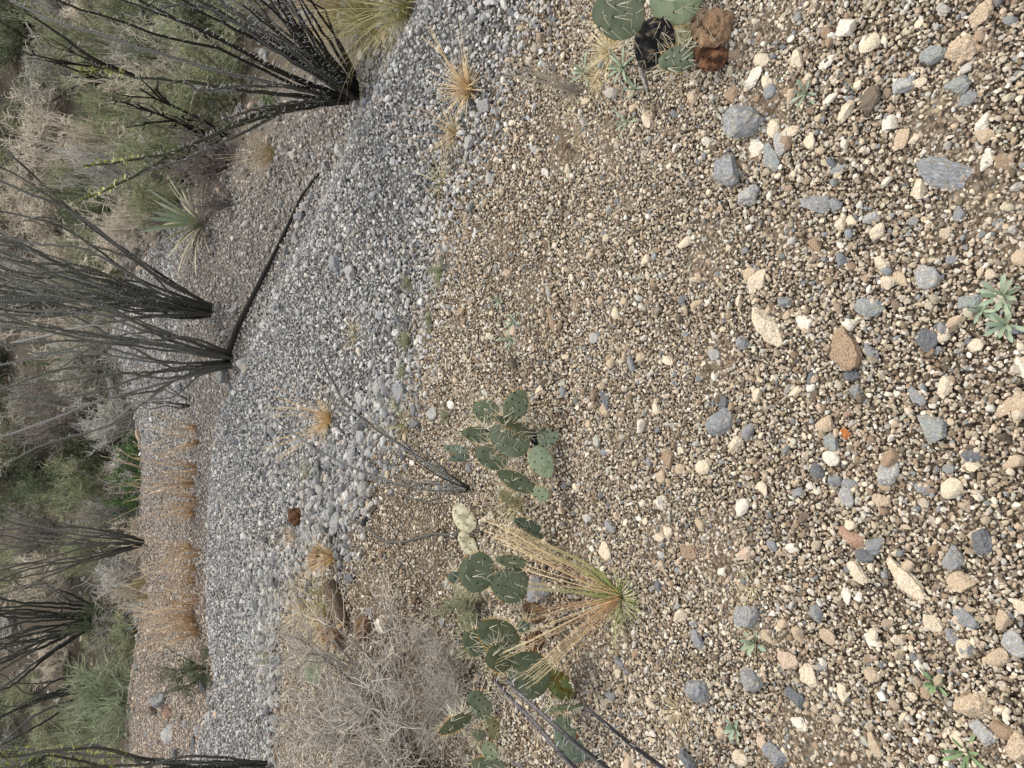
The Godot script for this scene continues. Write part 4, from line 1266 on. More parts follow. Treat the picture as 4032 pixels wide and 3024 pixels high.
	shrub("olive_shrub", "small olive shrub above and right of the tall grey-green shrub", "shrub", kinds.olive, 3.55, 9.77, 0.6, 0.74, "shrubs scattered over the far slope")
	shrub("dark_shrub", "small dark green shrub below and left of the light green broom-like shrub", "shrub", kinds.dark, -7.77, 18.47, 1.09, 1.16, "shrubs scattered over the far slope")
	shrub("dark_shrub", "small dark green shrub beyond the picture edge on the far slope", "shrub", kinds.dark, -16.98, 22.73, 0.76, 0.74, "shrubs scattered over the far slope")
	shrub("dry_shrub", "small grey twiggy shrub beyond the picture edge on the far slope", "shrub", kinds.grey, 7.42, 25.99, 0.81, 1.12, "shrubs scattered over the far slope")
	shrub("olive_shrub", "small olive shrub beyond the picture edge on the far slope", "shrub", kinds.olive, 8.67, 15.1, 0.91, 1.07, "shrubs scattered over the far slope")
	shrub("dry_shrub", "small pale beige shrub beyond the picture edge on the far slope", "shrub", kinds.beige, -3.59, 21.54, 0.74, 0.74, "shrubs scattered over the far slope")
	shrub("dry_shrub", "small pale beige shrub right of the bare black tree", "shrub", kinds.beige, 6.81, 16.1, 0.83, 1.12, "shrubs scattered over the far slope")
	shrub("olive_shrub", "small olive shrub beyond the picture edge on the far slope", "shrub", kinds.olive, 9.91, 13.75, 0.95, 1.08, "shrubs scattered over the far slope")
	shrub("dry_shrub", "small pale beige shrub left of the bare black tree", "shrub", kinds.beige, 7.39, 20.16, 0.87, 0.8, "shrubs scattered over the far slope")
	shrub("olive_shrub", "small olive shrub below the fluffy pale grey shrub", "shrub", kinds.olive, -4.23, 13.65, 0.72, 0.91, "shrubs scattered over the far slope")
	shrub("olive_shrub", "small olive shrub beyond the picture edge on the far slope", "shrub", kinds.olive, 5.93, 25.75, 1.48, 1.33, "shrubs scattered over the far slope")
	shrub("olive_shrub", "lone olive shrub above and right of the tall grey-green shrub", "shrub", kinds.olive, 3.61, 7.28, 0.58, 0.68, "shrubs scattered over the far slope")
	shrub("olive_shrub", "small olive shrub beyond the picture edge on the far slope", "shrub", kinds.olive, 5.28, 7.5, 1.11, 1.03, "shrubs scattered over the far slope")
	shrub("dry_shrub", "small pale beige shrub above and right of the big pinkish-grey tangle", "shrub", kinds.beige, 0.74, 14.45, 0.74, 0.7, "shrubs scattered over the far slope")
	shrub("olive_shrub", "small olive shrub beyond the picture edge on the far slope", "shrub", kinds.olive, 11.83, 17.38, 1.06, 1.07, "shrubs scattered over the far slope")
	shrub("dry_shrub", "small grey twiggy shrub beyond the picture edge on the far slope", "shrub", kinds.grey, 13.98, 21.24, 1.07, 1.4, "shrubs scattered over the far slope")
	shrub("dry_shrub", "small grey twiggy shrub beyond the picture edge on the far slope", "shrub", kinds.grey, 11.29, 22.22, 0.82, 0.77, "shrubs scattered over the far slope")
	shrub("dry_shrub", "small grey twiggy shrub above and right of the far blackish ocotillo", "shrub", kinds.grey, 1.89, 15, 0.59, 0.73, "shrubs scattered over the far slope")
	shrub("olive_shrub", "low olive shrub above the tall grey-green shrub", "shrub", kinds.olive, 5.27, 12.59, 1.09, 1.33, "shrubs scattered over the far slope")
	shrub("olive_shrub", "small olive shrub beyond the picture edge on the far slope", "shrub", kinds.olive, 2.61, 21.95, 1.35, 1.66, "shrubs scattered over the far slope")
	shrub("dark_shrub", "small dark green shrub beyond the picture edge on the far slope", "shrub", kinds.dark, 9.37, 26.05, 0.92, 1.21, "shrubs scattered over the far slope")
	shrub("dry_shrub", "small grey twiggy shrub right of the tall grey-green shrub", "shrub", kinds.grey, 3.39, 11.51, 0.59, 0.75, "shrubs scattered over the far slope")
	shrub("tangled_shrub", "small pinkish-grey tangle of twigs beyond the picture edge on the far slope", "shrub", kinds.tangle, 8.01, 13.5, 0.92, 0.93, "shrubs scattered over the far slope")
	shrub("dry_shrub", "small grey twiggy shrub above and left of the fluffy pale grey shrub", "shrub", kinds.grey, -3.37, 15.01, 0.56, 0.66, "shrubs scattered over the far slope")
	shrub("dry_shrub", "small pale beige shrub beyond the picture edge on the far slope", "shrub", kinds.beige, 8.4, 23.37, 1.13, 1.11, "shrubs scattered over the far slope")
	shrub("dry_shrub", "small pale beige shrub beyond the picture edge on the far slope", "shrub", kinds.beige, 11.96, 25.71, 0.96, 1.31, "shrubs scattered over the far slope")
	shrub("olive_shrub", "small olive shrub right of the dark green tree", "shrub", kinds.olive, -1.68, 15.68, 1.01, 1.38, "shrubs scattered over the far slope")
	shrub("olive_shrub", "small olive shrub beyond the picture edge on the far slope", "shrub", kinds.olive, 13.05, 17.18, 0.61, 0.8, "shrubs scattered over the far slope")
	shrub("olive_shrub", "small olive shrub beyond the picture edge on the far slope", "shrub", kinds.olive, -19.53, 26.54, 1.09, 1.46, "shrubs scattered over the far slope")
	shrub("dark_shrub", "small dark green shrub above the thick blackened ocotillo", "shrub", kinds.dark, -4.11, 17.81, 0.69, 0.75, "shrubs scattered over the far slope")
	shrub("dark_shrub", "small dark green shrub beyond the picture edge on the far slope", "shrub", kinds.dark, 9.08, 11.21, 1.06, 1.28, "shrubs scattered over the far slope")
	shrub("dry_shrub", "small pale beige shrub beyond the picture edge on the far slope", "shrub", kinds.beige, -0.37, 23.47, 0.85, 0.8, "shrubs scattered over the far slope")
	shrub("dry_shrub", "small grey twiggy shrub above the tall grey-green shrub", "shrub", kinds.grey, 5.13, 10.19, 0.96, 1.28, "shrubs scattered over the far slope")
	shrub("dry_shrub", "small pale beige shrub right of the dark fan-shaped ocotillo", "shrub", kinds.beige, 2.35, 16.75, 0.78, 0.83, "shrubs scattered over the far slope")
	shrub("dark_shrub", "small dark green shrub below and right of the big pinkish-grey tangle", "shrub", kinds.dark, -0.55, 14.04, 0.79, 1.1, "shrubs scattered over the far slope")
	shrub("olive_shrub", "small olive shrub below the bare black tree", "shrub", kinds.olive, 5.59, 20.55, 1.34, 1.45, "shrubs scattered over the far slope")
	shrub("olive_shrub", "small olive shrub left of the tall grey-green shrub", "shrub", kinds.olive, 5.33, 18.46, 0.94, 0.88, "shrubs scattered over the far slope")
	shrub("dark_shrub", "small dark green shrub beyond the picture edge on the far slope", "shrub", kinds.dark, -9.08, 25.51, 0.77, 0.98, "shrubs scattered over the far slope")
	shrub("dark_shrub", "small dark green shrub beyond the picture edge on the far slope", "shrub", kinds.dark, 7.37, 24.84, 1.29, 1.56, "shrubs scattered over the far slope")
	shrub("tangled_shrub", "small pinkish-grey tangle of twigs beyond the picture edge on the far slope", "shrub", kinds.tangle, -10.24, 24.82, 1.14, 1.25, "shrubs scattered over the far slope")
	shrub("olive_shrub", "small olive shrub beyond the picture edge on the far slope", "shrub", kinds.olive, 16.13, 24.89, 1.02, 0.97, "shrubs scattered over the far slope")
	shrub("dark_shrub", "small dark green shrub below and left of the dark fan-shaped ocotillo", "shrub", kinds.dark, 1.75, 20.46, 1.01, 1.35, "shrubs scattered over the far slope")
	shrub("olive_shrub", "small olive shrub beyond the picture edge on the far slope", "shrub", kinds.olive, 8.82, 24.45, 1.05, 1.22, "shrubs scattered over the far slope")
	shrub("dry_shrub", "small grey twiggy shrub beyond the picture edge on the far slope", "shrub", kinds.grey, -7.81, 25, 1.19, 1.64, "shrubs scattered over the far slope")
	shrub("dry_shrub", "small pale beige shrub beyond the picture edge on the far slope", "shrub", kinds.beige, -9.49, 18.67, 1.18, 1.44, "shrubs scattered over the far slope")
	shrub("olive_shrub", "small olive shrub beyond the picture edge on the far slope", "shrub", kinds.olive, 18.33, 25.41, 1.47, 1.4, "shrubs scattered over the far slope")
	shrub("dark_shrub", "small dark green shrub left of the tall grey-green shrub", "shrub", kinds.dark, 4.59, 15.63, 0.6, 0.66, "shrubs scattered over the far slope")
	shrub("olive_shrub", "small olive shrub above and left of the tall grey-green shrub", "shrub", kinds.olive, 4.19, 13.86, 1.13, 1.55, "shrubs scattered over the far slope")
	shrub("dry_shrub", "small grey twiggy shrub beyond the picture edge on the far slope", "shrub", kinds.grey, -4.71, 25.29, 1.1, 1.38, "shrubs scattered over the far slope")
	shrub("dry_shrub", "small pale beige shrub beyond the picture edge on the far slope", "shrub", kinds.beige, 0.73, 23.81, 1.04, 1.06, "shrubs scattered over the far slope")
	shrub("olive_shrub", "small olive shrub beyond the picture edge on the far slope", "shrub", kinds.olive, 12.62, 16.03, 0.78, 1.07, "shrubs scattered over the far slope")
	shrub("dry_shrub", "small pale beige shrub beyond the picture edge on the far slope", "shrub", kinds.beige, -4.88, 22.08, 0.91, 1.03, "shrubs scattered over the far slope")
	shrub("olive_shrub", "small olive shrub beyond the picture edge on the far slope", "shrub", kinds.olive, -2.39, 26.46, 0.78, 0.81, "shrubs scattered over the far slope")
	shrub("olive_shrub", "small olive shrub right of the bare black tree", "shrub", kinds.olive, 6.51, 14.25, 0.91, 1.22, "shrubs scattered over the far slope")
	shrub("dry_shrub", "lone pale beige shrub above the dark fan-shaped ocotillo", "shrub", kinds.beige, 4.26, 19.55, 0.73, 0.94, "shrubs scattered over the far slope")
	shrub("olive_shrub", "low olive shrub above and right of the tall grey-green shrub", "shrub", kinds.olive, 4.4, 9.11, 1.13, 1.58, "shrubs scattered over the far slope")
	shrub("dry_shrub", "small pale beige shrub beyond the picture edge on the far slope", "shrub", kinds.beige, -11.8, 24.59, 1.36, 1.88, "shrubs scattered over the far slope")
	shrub("tangled_shrub", "small pinkish-grey tangle of twigs beyond the picture edge on the far slope", "shrub", kinds.tangle, 7.75, 10.97, 0.57, 0.56, "shrubs scattered over the far slope")
	shrub("dark_shrub", "small dark green shrub right of the light green broom-like shrub", "shrub", kinds.dark, -5.72, 15.01, 0.77, 1, "shrubs scattered over the far slope")
	shrub("olive_shrub", "small olive shrub left of the far dark ocotillo", "shrub", kinds.olive, -3.91, 19.51, 1.09, 1.3, "shrubs scattered over the far slope")
	shrub("olive_shrub", "small olive shrub beyond the picture edge on the far slope", "shrub", kinds.olive, -10.73, 26.28, 0.92, 1.08, "shrubs scattered over the far slope")
	shrub("olive_shrub", "small olive shrub beyond the picture edge on the far slope", "shrub", kinds.olive, -12.47, 21.36, 1.27, 1.14, "shrubs scattered over the far slope")
	shrub("tangled_shrub", "small pinkish-grey tangle of twigs below the bare black tree", "shrub", kinds.tangle, 5.9, 17.13, 1.12, 1.56, "shrubs scattered over the far slope")
	shrub("olive_shrub", "lone olive shrub right of the bare black tree", "shrub", kinds.olive, 5.94, 15.42, 0.78, 1.07, "shrubs scattered over the far slope")
	shrub("dry_shrub", "small grey twiggy shrub beyond the picture edge on the far slope", "shrub", kinds.grey, 7.26, 9.02, 0.72, 0.92, "shrubs scattered over the far slope")
	shrub("dark_shrub", "small dark green shrub left of the light green broom-like shrub", "shrub", kinds.dark, -8.17, 21.56, 1.2, 1.32, "shrubs scattered over the far slope")
	shrub("dry_shrub", "small pale beige shrub beyond the picture edge on the far slope", "shrub", kinds.beige, 9.87, 16.38, 0.9, 0.87, "shrubs scattered over the far slope")
	shrub("olive_shrub", "small olive shrub above and left of the dark fan-shaped ocotillo", "shrub", kinds.olive, 3.75, 21.14, 0.89, 1.22, "shrubs scattered over the far slope")
	shrub("dry_shrub", "small pale beige shrub beyond the picture edge on the far slope", "shrub", kinds.beige, -13.25, 20.37, 1.07, 1.32, "shrubs scattered over the far slope")
	shrub("tangled_shrub", "small pinkish-grey tangle of twigs beyond the picture edge on the far slope", "shrub", kinds.tangle, 0.55, 21.92, 1.08, 1.05, "shrubs scattered over the far slope")
	shrub("dry_shrub", "small pale beige shrub beyond the picture edge on the far slope", "shrub", kinds.beige, -12.03, 25.88, 0.99, 0.93, "shrubs scattered over the far slope")
	shrub("dry_shrub", "small pale beige shrub beyond the picture edge on the far slope", "shrub", kinds.beige, -10.24, 19.66, 1.1, 1.37, "shrubs scattered over the far slope")
	shrub("dry_shrub", "small pale beige shrub beyond the picture edge on the far slope", "shrub", kinds.beige, -7.71, 23.55, 0.92, 0.99, "shrubs scattered over the far slope")
	shrub("dry_shrub", "small pale beige shrub beyond the picture edge on the far slope", "shrub", kinds.beige, 3.1, 23.73, 1.47, 1.61, "shrubs scattered over the far slope")
	shrub("olive_shrub", "further olive shrub above and right of the tall grey-green shrub", "shrub", kinds.olive, 2.83, 7.35, 1.07, 1, "shrubs scattered over the far slope")
	shrub("dry_shrub", "small pale beige shrub beyond the picture edge on the far slope", "shrub", kinds.beige, 0.25, 24.82, 1.04, 1.05, "shrubs scattered over the far slope")
	shrub("dry_shrub", "small pale beige shrub beyond the picture edge on the far slope", "shrub", kinds.beige, -1.38, 25.87, 1.31, 1.26, "shrubs scattered over the far slope")
	shrub("tangled_shrub", "small pinkish-grey tangle of twigs beyond the picture edge on the far slope", "shrub", kinds.tangle, -11.63, 17.29, 0.88, 0.98, "shrubs scattered over the far slope")
	shrub("dry_shrub", "small grey twiggy shrub beyond the picture edge on the far slope", "shrub", kinds.grey, 12.97, 19.31, 1.35, 1.57, "shrubs scattered over the far slope")
	shrub("dry_shrub", "small pale beige shrub beyond the picture edge on the far slope", "shrub", kinds.beige, 7.08, 8.16, 0.65, 0.61, "shrubs scattered over the far slope")
	shrub("dark_shrub", "small dark green shrub beyond the picture edge on the far slope", "shrub", kinds.dark, -12.8, 24, 0.8, 0.95, "shrubs scattered over the far slope")
	shrub("olive_shrub", "small olive shrub beyond the picture edge on the far slope", "shrub", kinds.olive, -15.52, 26.5, 1.31, 1.65, "shrubs scattered over the far slope")
	shrub("dark_shrub", "small dark green shrub below the dark green tree", "shrub", kinds.dark, -2.52, 19.89, 1.24, 1.33, "shrubs scattered over the far slope")
	shrub("olive_shrub", "small olive shrub beyond the picture edge on the far slope", "shrub", kinds.olive, -12.29, 22.72, 0.72, 0.93, "shrubs scattered over the far slope")
	shrub("dry_shrub", "small pale beige shrub beyond the picture edge on the far slope", "shrub", kinds.beige, 6.54, 11.47, 0.58, 0.53, "shrubs scattered over the far slope")
	shrub("olive_shrub", "small olive shrub beyond the picture edge on the far slope", "shrub", kinds.olive, 9.64, 22.7, 1.37, 1.65, "shrubs scattered over the far slope")
	shrub("olive_shrub", "small olive shrub beyond the picture edge on the far slope", "shrub", kinds.olive, 11.78, 21.04, 0.73, 0.98, "shrubs scattered over the far slope")
	shrub("olive_shrub", "small olive shrub beyond the picture edge on the far slope", "shrub", kinds.olive, -9.26, 20.47, 1.07, 1.18, "shrubs scattered over the far slope")
	shrub("olive_shrub", "small olive shrub beyond the picture edge on the far slope", "shrub", kinds.olive, 7.9, 16.03, 1.1, 1.33, "shrubs scattered over the far slope")
	shrub("olive_shrub", "small olive shrub beyond the picture edge on the far slope", "shrub", kinds.olive, -9.19, 17.28, 0.81, 1.07, "shrubs scattered over the far slope")
	shrub("dry_shrub", "small pale beige shrub left of the dark fan-shaped ocotillo", "shrub", kinds.beige, 3.02, 19.97, 1.28, 1.42, "shrubs scattered over the far slope")
	shrub("dark_shrub", "small dark green shrub beyond the picture edge on the far slope", "shrub", kinds.dark, 7.52, 12.73, 0.74, 0.91, "shrubs scattered over the far slope")
	shrub("dry_shrub", "small grey twiggy shrub below and left of the light green broom-like shrub", "shrub", kinds.grey, -8.27, 20.16, 0.79, 0.83, "shrubs scattered over the far slope")
	shrub("dry_shrub", "small pale beige shrub above and left of the dark green tree", "shrub", kinds.beige, -1.25, 20.32, 1.39, 1.48, "shrubs scattered over the far slope")
	shrub("dry_shrub", "small grey twiggy shrub beyond the picture edge on the far slope", "shrub", kinds.grey, -16.99, 24.31, 0.94, 0.97, "shrubs scattered over the far slope")
	shrub("olive_shrub", "small olive shrub above and left of the far dark ocotillo", "shrub", kinds.olive, -2.87, 18.92, 0.82, 0.92, "shrubs scattered over the far slope")
	shrub("olive_shrub", "small olive shrub left of the light green broom-like shrub", "shrub", kinds.olive, -6.62, 19.16, 0.74, 0.84, "shrubs scattered over the far slope")
	shrub("dark_shrub", "small dark green shrub below and left of the grey fan-shaped ocotillo", "shrub", kinds.dark, 0.33, 20.56, 1.37, 1.66, "shrubs scattered over the far slope")
	shrub("olive_shrub", "small olive shrub below and left of the fluffy pale grey shrub", "shrub", kinds.olive, -4.68, 15.96, 0.62, 0.83, "shrubs scattered over the far slope")
	shrub("olive_shrub", "small olive shrub beyond the picture edge on the far slope", "shrub", kinds.olive, 7.85, 21.7, 0.93, 0.92, "shrubs scattered over the far slope")
	shrub("olive_shrub", "small olive shrub beyond the picture edge on the far slope", "shrub", kinds.olive, 10.35, 14.65, 0.7, 0.85, "shrubs scattered over the far slope")
	shrub("dark_shrub", "small dark green shrub beyond the picture edge on the far slope", "shrub", kinds.dark, 10.77, 16.58, 0.73, 0.78, "shrubs scattered over the far slope")
	shrub("olive_shrub", "small olive shrub above and left of the light green broom-like shrub", "shrub", kinds.olive, -6.06, 16.49, 0.58, 0.58, "shrubs scattered over the far slope")
	shrub("tangled_shrub", "small pinkish-grey tangle of twigs beyond the picture edge on the far slope", "shrub", kinds.tangle, 10.17, 26.9, 1.37, 1.77, "shrubs scattered over the far slope")
	shrub("dark_shrub", "small dark green shrub beyond the picture edge on the far slope", "shrub", kinds.dark, 8.88, 16.23, 0.91, 0.96, "shrubs scattered over the far slope")
	shrub("dark_shrub", "small dark green shrub beyond the picture edge on the far slope", "shrub", kinds.dark, 11, 19.32, 0.95, 0.92, "shrubs scattered over the far slope")
	shrub("tangled_shrub", "small pinkish-grey tangle of twigs beyond the picture edge on the far slope", "shrub", kinds.tangle, -9.98, 21.34, 0.81, 0.97, "shrubs scattered over the far slope")
	shrub("olive_shrub", "small olive shrub right of the dark fan-shaped ocotillo", "shrub", kinds.olive, 2.61, 15.88, 0.63, 0.71, "shrubs scattered over the far slope")
	shrub("dry_shrub", "small pale beige shrub beyond the picture edge on the far slope", "shrub", kinds.beige, 6.1, 8.15, 0.85, 0.89, "shrubs scattered over the far slope")
	shrub("dry_shrub", "small grey twiggy shrub beyond the picture edge on the far slope", "shrub", kinds.grey, -2.27, 24.79, 1.09, 1.24, "shrubs scattered over the far slope")
	shrub("tangled_shrub", "small pinkish-grey tangle of twigs above and right of the bare black tree", "shrub", kinds.tangle, 7.56, 17.29, 0.92, 0.85, "shrubs scattered over the far slope")
	shrub("olive_shrub", "lone olive shrub right of the tall grey-green shrub", "shrub", kinds.olive, 3.95, 12.95, 0.92, 1.11, "shrubs scattered over the far slope")
	shrub("dry_shrub", "small grey twiggy shrub beyond the picture edge on the far slope", "shrub", kinds.grey, 14.18, 17.9, 0.98, 1.35, "shrubs scattered over the far slope")
	shrub("olive_shrub", "small olive shrub beyond the picture edge on the far slope", "shrub", kinds.olive, 15.76, 21, 1.1, 1.35, "shrubs scattered over the far slope")
	shrub("olive_shrub", "small olive shrub beyond the picture edge on the far slope", "shrub", kinds.olive, -7.47, 26.14, 0.75, 0.74, "shrubs scattered over the far slope")
	shrub("olive_shrub", "small olive shrub beyond the picture edge on the far slope", "shrub", kinds.olive, 15.56, 22.14, 0.91, 0.95, "shrubs scattered over the far slope")
	shrub("dry_shrub", "small pale beige shrub below the thick blackened ocotillo", "shrub", kinds.beige, -5.56, 17.64, 0.81, 0.94, "shrubs scattered over the far slope")
	shrub("olive_shrub", "small olive shrub beyond the picture edge on the far slope", "shrub", kinds.olive, 5.14, 26.94, 1.24, 1.53, "shrubs scattered over the far slope")
	shrub("dry_shrub", "small pale beige shrub below the far dark ocotillo", "shrub", kinds.beige, -3.65, 16.95, 0.57, 0.55, "shrubs scattered over the far slope")
	shrub("dry_shrub", "small grey twiggy shrub left of the thick blackened ocotillo", "shrub", kinds.grey, -5.25, 20.17, 0.96, 1.1, "shrubs scattered over the far slope")
	shrub("olive_shrub", "small olive shrub beyond the picture edge on the far slope", "shrub", kinds.olive, 6.2, 10.4, 0.59, 0.56, "shrubs scattered over the far slope")
	shrub("dry_shrub", "small pale beige shrub above and right of the tall grey-green shrub", "shrub", kinds.beige, 4.3, 12.12, 1.08, 1.48, "shrubs scattered over the far slope")
	# the wide dry bush on the left and smaller growth round the cactus
	var bush := shrub_kind(520, 30, 2900, 0, 1.0, 0.75, Color(0.13, 0.11, 0.095), Color(0.4, 0.36, 0.31), Color.WHITE, 0.0, 0.8)
	shrub("dry_bush", "wide grey leafless bush of fine twigs at the lower left beside the cactus", "dead shrub", bush, -1.589, 3.016, 0.62, 0.95, "", 0.02)
	shrub("dry_bush", "low end of the grey twig tangle behind the left prickly pear", "dead shrub", bush, -1.218, 2.519, 0.26, 0.4, "", 0.02)
	shrub("small_bush", "low olive small-leaved bush between the two green pads groups of the left cactus", "shrub", kinds.olive, -0.879, 2.356, 0.2, 0.2)
	shrub("small_bush", "dark green fine-leaved bush at the end of the grass row", "shrub", kinds.dark, -2.895, 7.877, 0.52, 0.42)
	for r in [[0.459, 2.595, 0.07, "first dusty green plant cushion along the edge of the brown slope"], [0.471, 3.004, 0.06, "dusty green cushion in the grey stones at the slope edge"], [0.273, 2.705, 0.05, "small dusty cushion between the slope and the grey stones"], [0.205, 3.018, 0.07, "long dusty green cushion beside the band of grey stones"], [0.053, 3.036, 0.06, "dusty green cushion above the blue-grey faceted rock"], [-0.093, 3.061, 0.06, "dusty green cushion touching the blue-grey faceted rock"], [-0.129, 2.564, 0.05, "pale green sprig beside the middle prickly pear"]]:
		shrub("cushion_plant", r[3], "plant", kinds.olive, r[0], r[1], r[2], r[2] * 1.3)


func cacti() -> void:
	var o: Node3D
	rng.seed = 31
	o = thing("prickly_pear", "middle prickly pear with a pale eaten pad lying at its foot", "cactus", at(-0.198, 1.894))
	pad(o, Vector3(-0.208, -0.064, -1.894), Vector3(-0.156, 0.064, -1.944), 0.118, 0.15, "dusty", 1, 0)
	pad(o, Vector3(-0.115, 0.008, -1.914), Vector3(-0.021, -0.022, -1.874), 0.08, 0, "green", 0.6, 0)
	pad(o, Vector3(-0.106, -0.012, -1.994), Vector3(-0.078, 0.049, -2.054), 0.082, -0.2, "green", 1.2, 0)
	pad(o, Vector3(-0.164, -0.085, -1.894), Vector3(-0.111, 0.061, -1.924), 0.093, 1.15, "green", 1.3, 0)
	pad(o, Vector3(-0.176, 0.028, -1.974), Vector3(-0.161, 0.126, -2.014), 0.056, 0.3, "green", 0.9, 0)
	pad(o, Vector3(-0.262, 0.003, -1.924), Vector3(-0.22, 0.1, -1.974), 0.08, -0.1, "green", 0.9, 0)
	pad(o, Vector3(-0.35, -0.058, -1.864), Vector3(-0.288, 0.057, -1.914), 0.061, 0.35, "green", 1, 0)
	pad(o, Vector3(-0.211, -0.085, -1.894), Vector3(-0.313, -0.13, -1.865), 0.084, 0, "pale", 0.35, 0)
	pad(o, Vector3(-0.191, -0.1, -1.894), Vector3(-0.166, -0.116, -1.808), 0.069, 0, "dusty", 0.3, 7)
	pad(o, Vector3(-0.378, -0.104, -1.844), Vector3(-0.349, -0.052, -1.864), 0.049, 0, "pale", 0.6, 0)
	pad(o, Vector3(-0.207, -0.1, -1.894), Vector3(-0.157, -0.088, -1.904), 0.041, 0.3, "black", 0.1, 3)
	pad(o, Vector3(-0.239, 0.002, -2.144), Vector3(-0.226, 0.047, -2.234), 0.033, 0.2, "deep", 0.2, 0)
	pad(o, Vector3(-0.257, -0.002, -2.144), Vector3(-0.267, 0.055, -2.194), 0.03, 0.2, "deep", 0.2, 0)
	pad(o, Vector3(-0.401, -0.044, -1.954), Vector3(-0.364, -0.02, -1.994), 0.035, 0.3, "olive", 0.6, 0)
	rng.seed = 32
	o = thing("prickly_pear", "spreading prickly pear of many pads behind the tall dry grass", "cactus", at(-0.906, 1.884))
	pad(o, Vector3(-0.634, 0.059, -1.934), Vector3(-0.593, 0.157, -1.984), 0.131, 0, "green", 0.8, 0)
	pad(o, Vector3(-0.667, -0.032, -1.864), Vector3(-0.648, 0.068, -1.934), 0.119, -0.1, "green", 0.7, 0)
	pad(o, Vector3(-0.589, -0.027, -1.864), Vector3(-0.574, 0.055, -1.924), 0.046, 0.5, "green", 0.5, 0)
	pad(o, Vector3(-0.634, 0.131, -2.004), Vector3(-0.634, 0.171, -2.034), 0.043, 0, "deep", 0.8, 0)
	pad(o, Vector3(-0.851, 0.008, -1.864), Vector3(-0.761, 0.158, -1.884), 0.102, 0, "green", 1, 0)
	pad(o, Vector3(-0.858, 0.084, -1.924), Vector3(-0.813, 0.166, -1.954), 0.084, 0.1, "green", 1, 0)
	pad(o, Vector3(-0.863, 0.051, -1.844), Vector3(-0.851, 0.173, -1.824), 0.089, 0, "green", 1, 0)
	pad(o, Vector3(-1.004, -0.087, -1.834), Vector3(-0.894, 0.035, -1.884), 0.147, 0, "green", 0.9, 0)
	pad(o, Vector3(-1.036, -0.157, -1.78), Vector3(-0.969, -0.12, -1.864), 0.083, 0.3, "scorched", 1, 0)
	pad(o, Vector3(-1.044, -0.148, -1.734), Vector3(-1.047, -0.001, -1.784), 0.075, 1.25, "dusty", 1.4, 0)
	pad(o, Vector3(-1.213, -0.152, -1.711), Vector3(-1.124, -0.146, -1.844), 0.114, 0.1, "deep", 0.5, 0)
	pad(o, Vector3(-0.792, -0.122, -1.884), Vector3(-0.756, -0.066, -1.934), 0.072, 0.2, "brown", 0.8, 0)
	pad(o, Vector3(-0.877, -0.101, -1.864), Vector3(-0.861, -0.067, -1.914), 0.087, 0.2, "redbrown", 0.6, 0)
	pad(o, Vector3(-0.817, -0.055, -1.884), Vector3(-0.801, -0.03, -1.914), 0.046, 0.2, "deep", 0.7, 0)
	pad(o, Vector3(-1.06, 0.092, -1.904), Vector3(-0.994, 0.162, -1.934), 0.084, 0.2, "dusty", 0.8, 5)
	pad(o, Vector3(-1.046, 0.163, -1.914), Vector3(-1.055, 0.304, -1.884), 0.044, 0.3, "green", 1.5, 0)
	pad(o, Vector3(-1.141, 0.083, -1.884), Vector3(-1.058, 0.107, -1.904), 0.045, 0.2, "olive", 0.5, 9)
	pad(o, Vector3(-1.129, 0.118, -1.904), Vector3(-1.1, 0.159, -1.914), 0.039, 0.2, "dusty", 0.5, 3)
	pad(o, Vector3(-1.198, 0.087, -1.884), Vector3(-1.134, 0.141, -1.884), 0.05, 0.1, "pale", 0.4, 0)
	pad(o, Vector3(-1.224, 0.067, -1.864), Vector3(-1.198, 0.17, -1.904), 0.05, 0.2, "dusty", 0.9, 0)
	pad(o, Vector3(-0.497, -0.134, -1.914), Vector3(-0.461, -0.048, -1.954), 0.041, 0.2, "deep", 0.7, 0)
	pad(o, Vector3(-0.525, -0.143, -1.914), Vector3(-0.503, -0.068, -1.934), 0.038, 0.1, "deep", 0.7, 0)
	pad(o, Vector3(-1.013, -0.065, -1.914), Vector3(-0.946, 0.056, -1.944), 0.078, 0.3, "redbrown", 0.5, 0)
	pad(o, Vector3(-1.169, -0.156, -1.752), Vector3(-1.186, -0.139, -1.854), 0.091, 0.2, "redbrown", 0.4, 0)
	rng.seed = 33
	o = thing("prickly_pear", "prickly pear with a black dead pad, cut by the top edge", "cactus", at(0.93, 1.274))
	pad(o, Vector3(0.924, 0.115, -1.254), Vector3(0.93, 0.245, -1.304), 0.116, 0, "dusty", 1, 0)
	pad(o, Vector3(0.948, 0.05, -1.244), Vector3(0.887, -0.055, -1.384), 0.11, 0, "black", 0.8, 0)
	pad(o, Vector3(1.019, -0.042, -1.189), Vector3(0.969, 0.084, -1.254), 0.122, 0, "pale", 1.2, 0)
	pad(o, Vector3(0.915, -0.047, -1.226), Vector3(0.981, -0.053, -1.304), 0.063, 0.2, "olive", 0.7, 0)
	pad(o, Vector3(0.866, -0.047, -1.214), Vector3(0.847, 0.026, -1.274), 0.066, 0.1, "dusty", 0.9, 0)
	pad(o, Vector3(0.867, -0.039, -1.123), Vector3(0.982, -0.044, -1.205), 0.097, 0.2, "brown", 0.7, 0)
	pad(o, Vector3(0.811, -0.04, -1.115), Vector3(0.886, -0.047, -1.214), 0.076, 0.2, "redbrown", 0.3, 11)
	pad(o, Vector3(1.004, 0.052, -1.304), Vector3(1.049, 0.105, -1.354), 0.096, 0.3, "green", 0.8, 0)
	rng.seed = 34
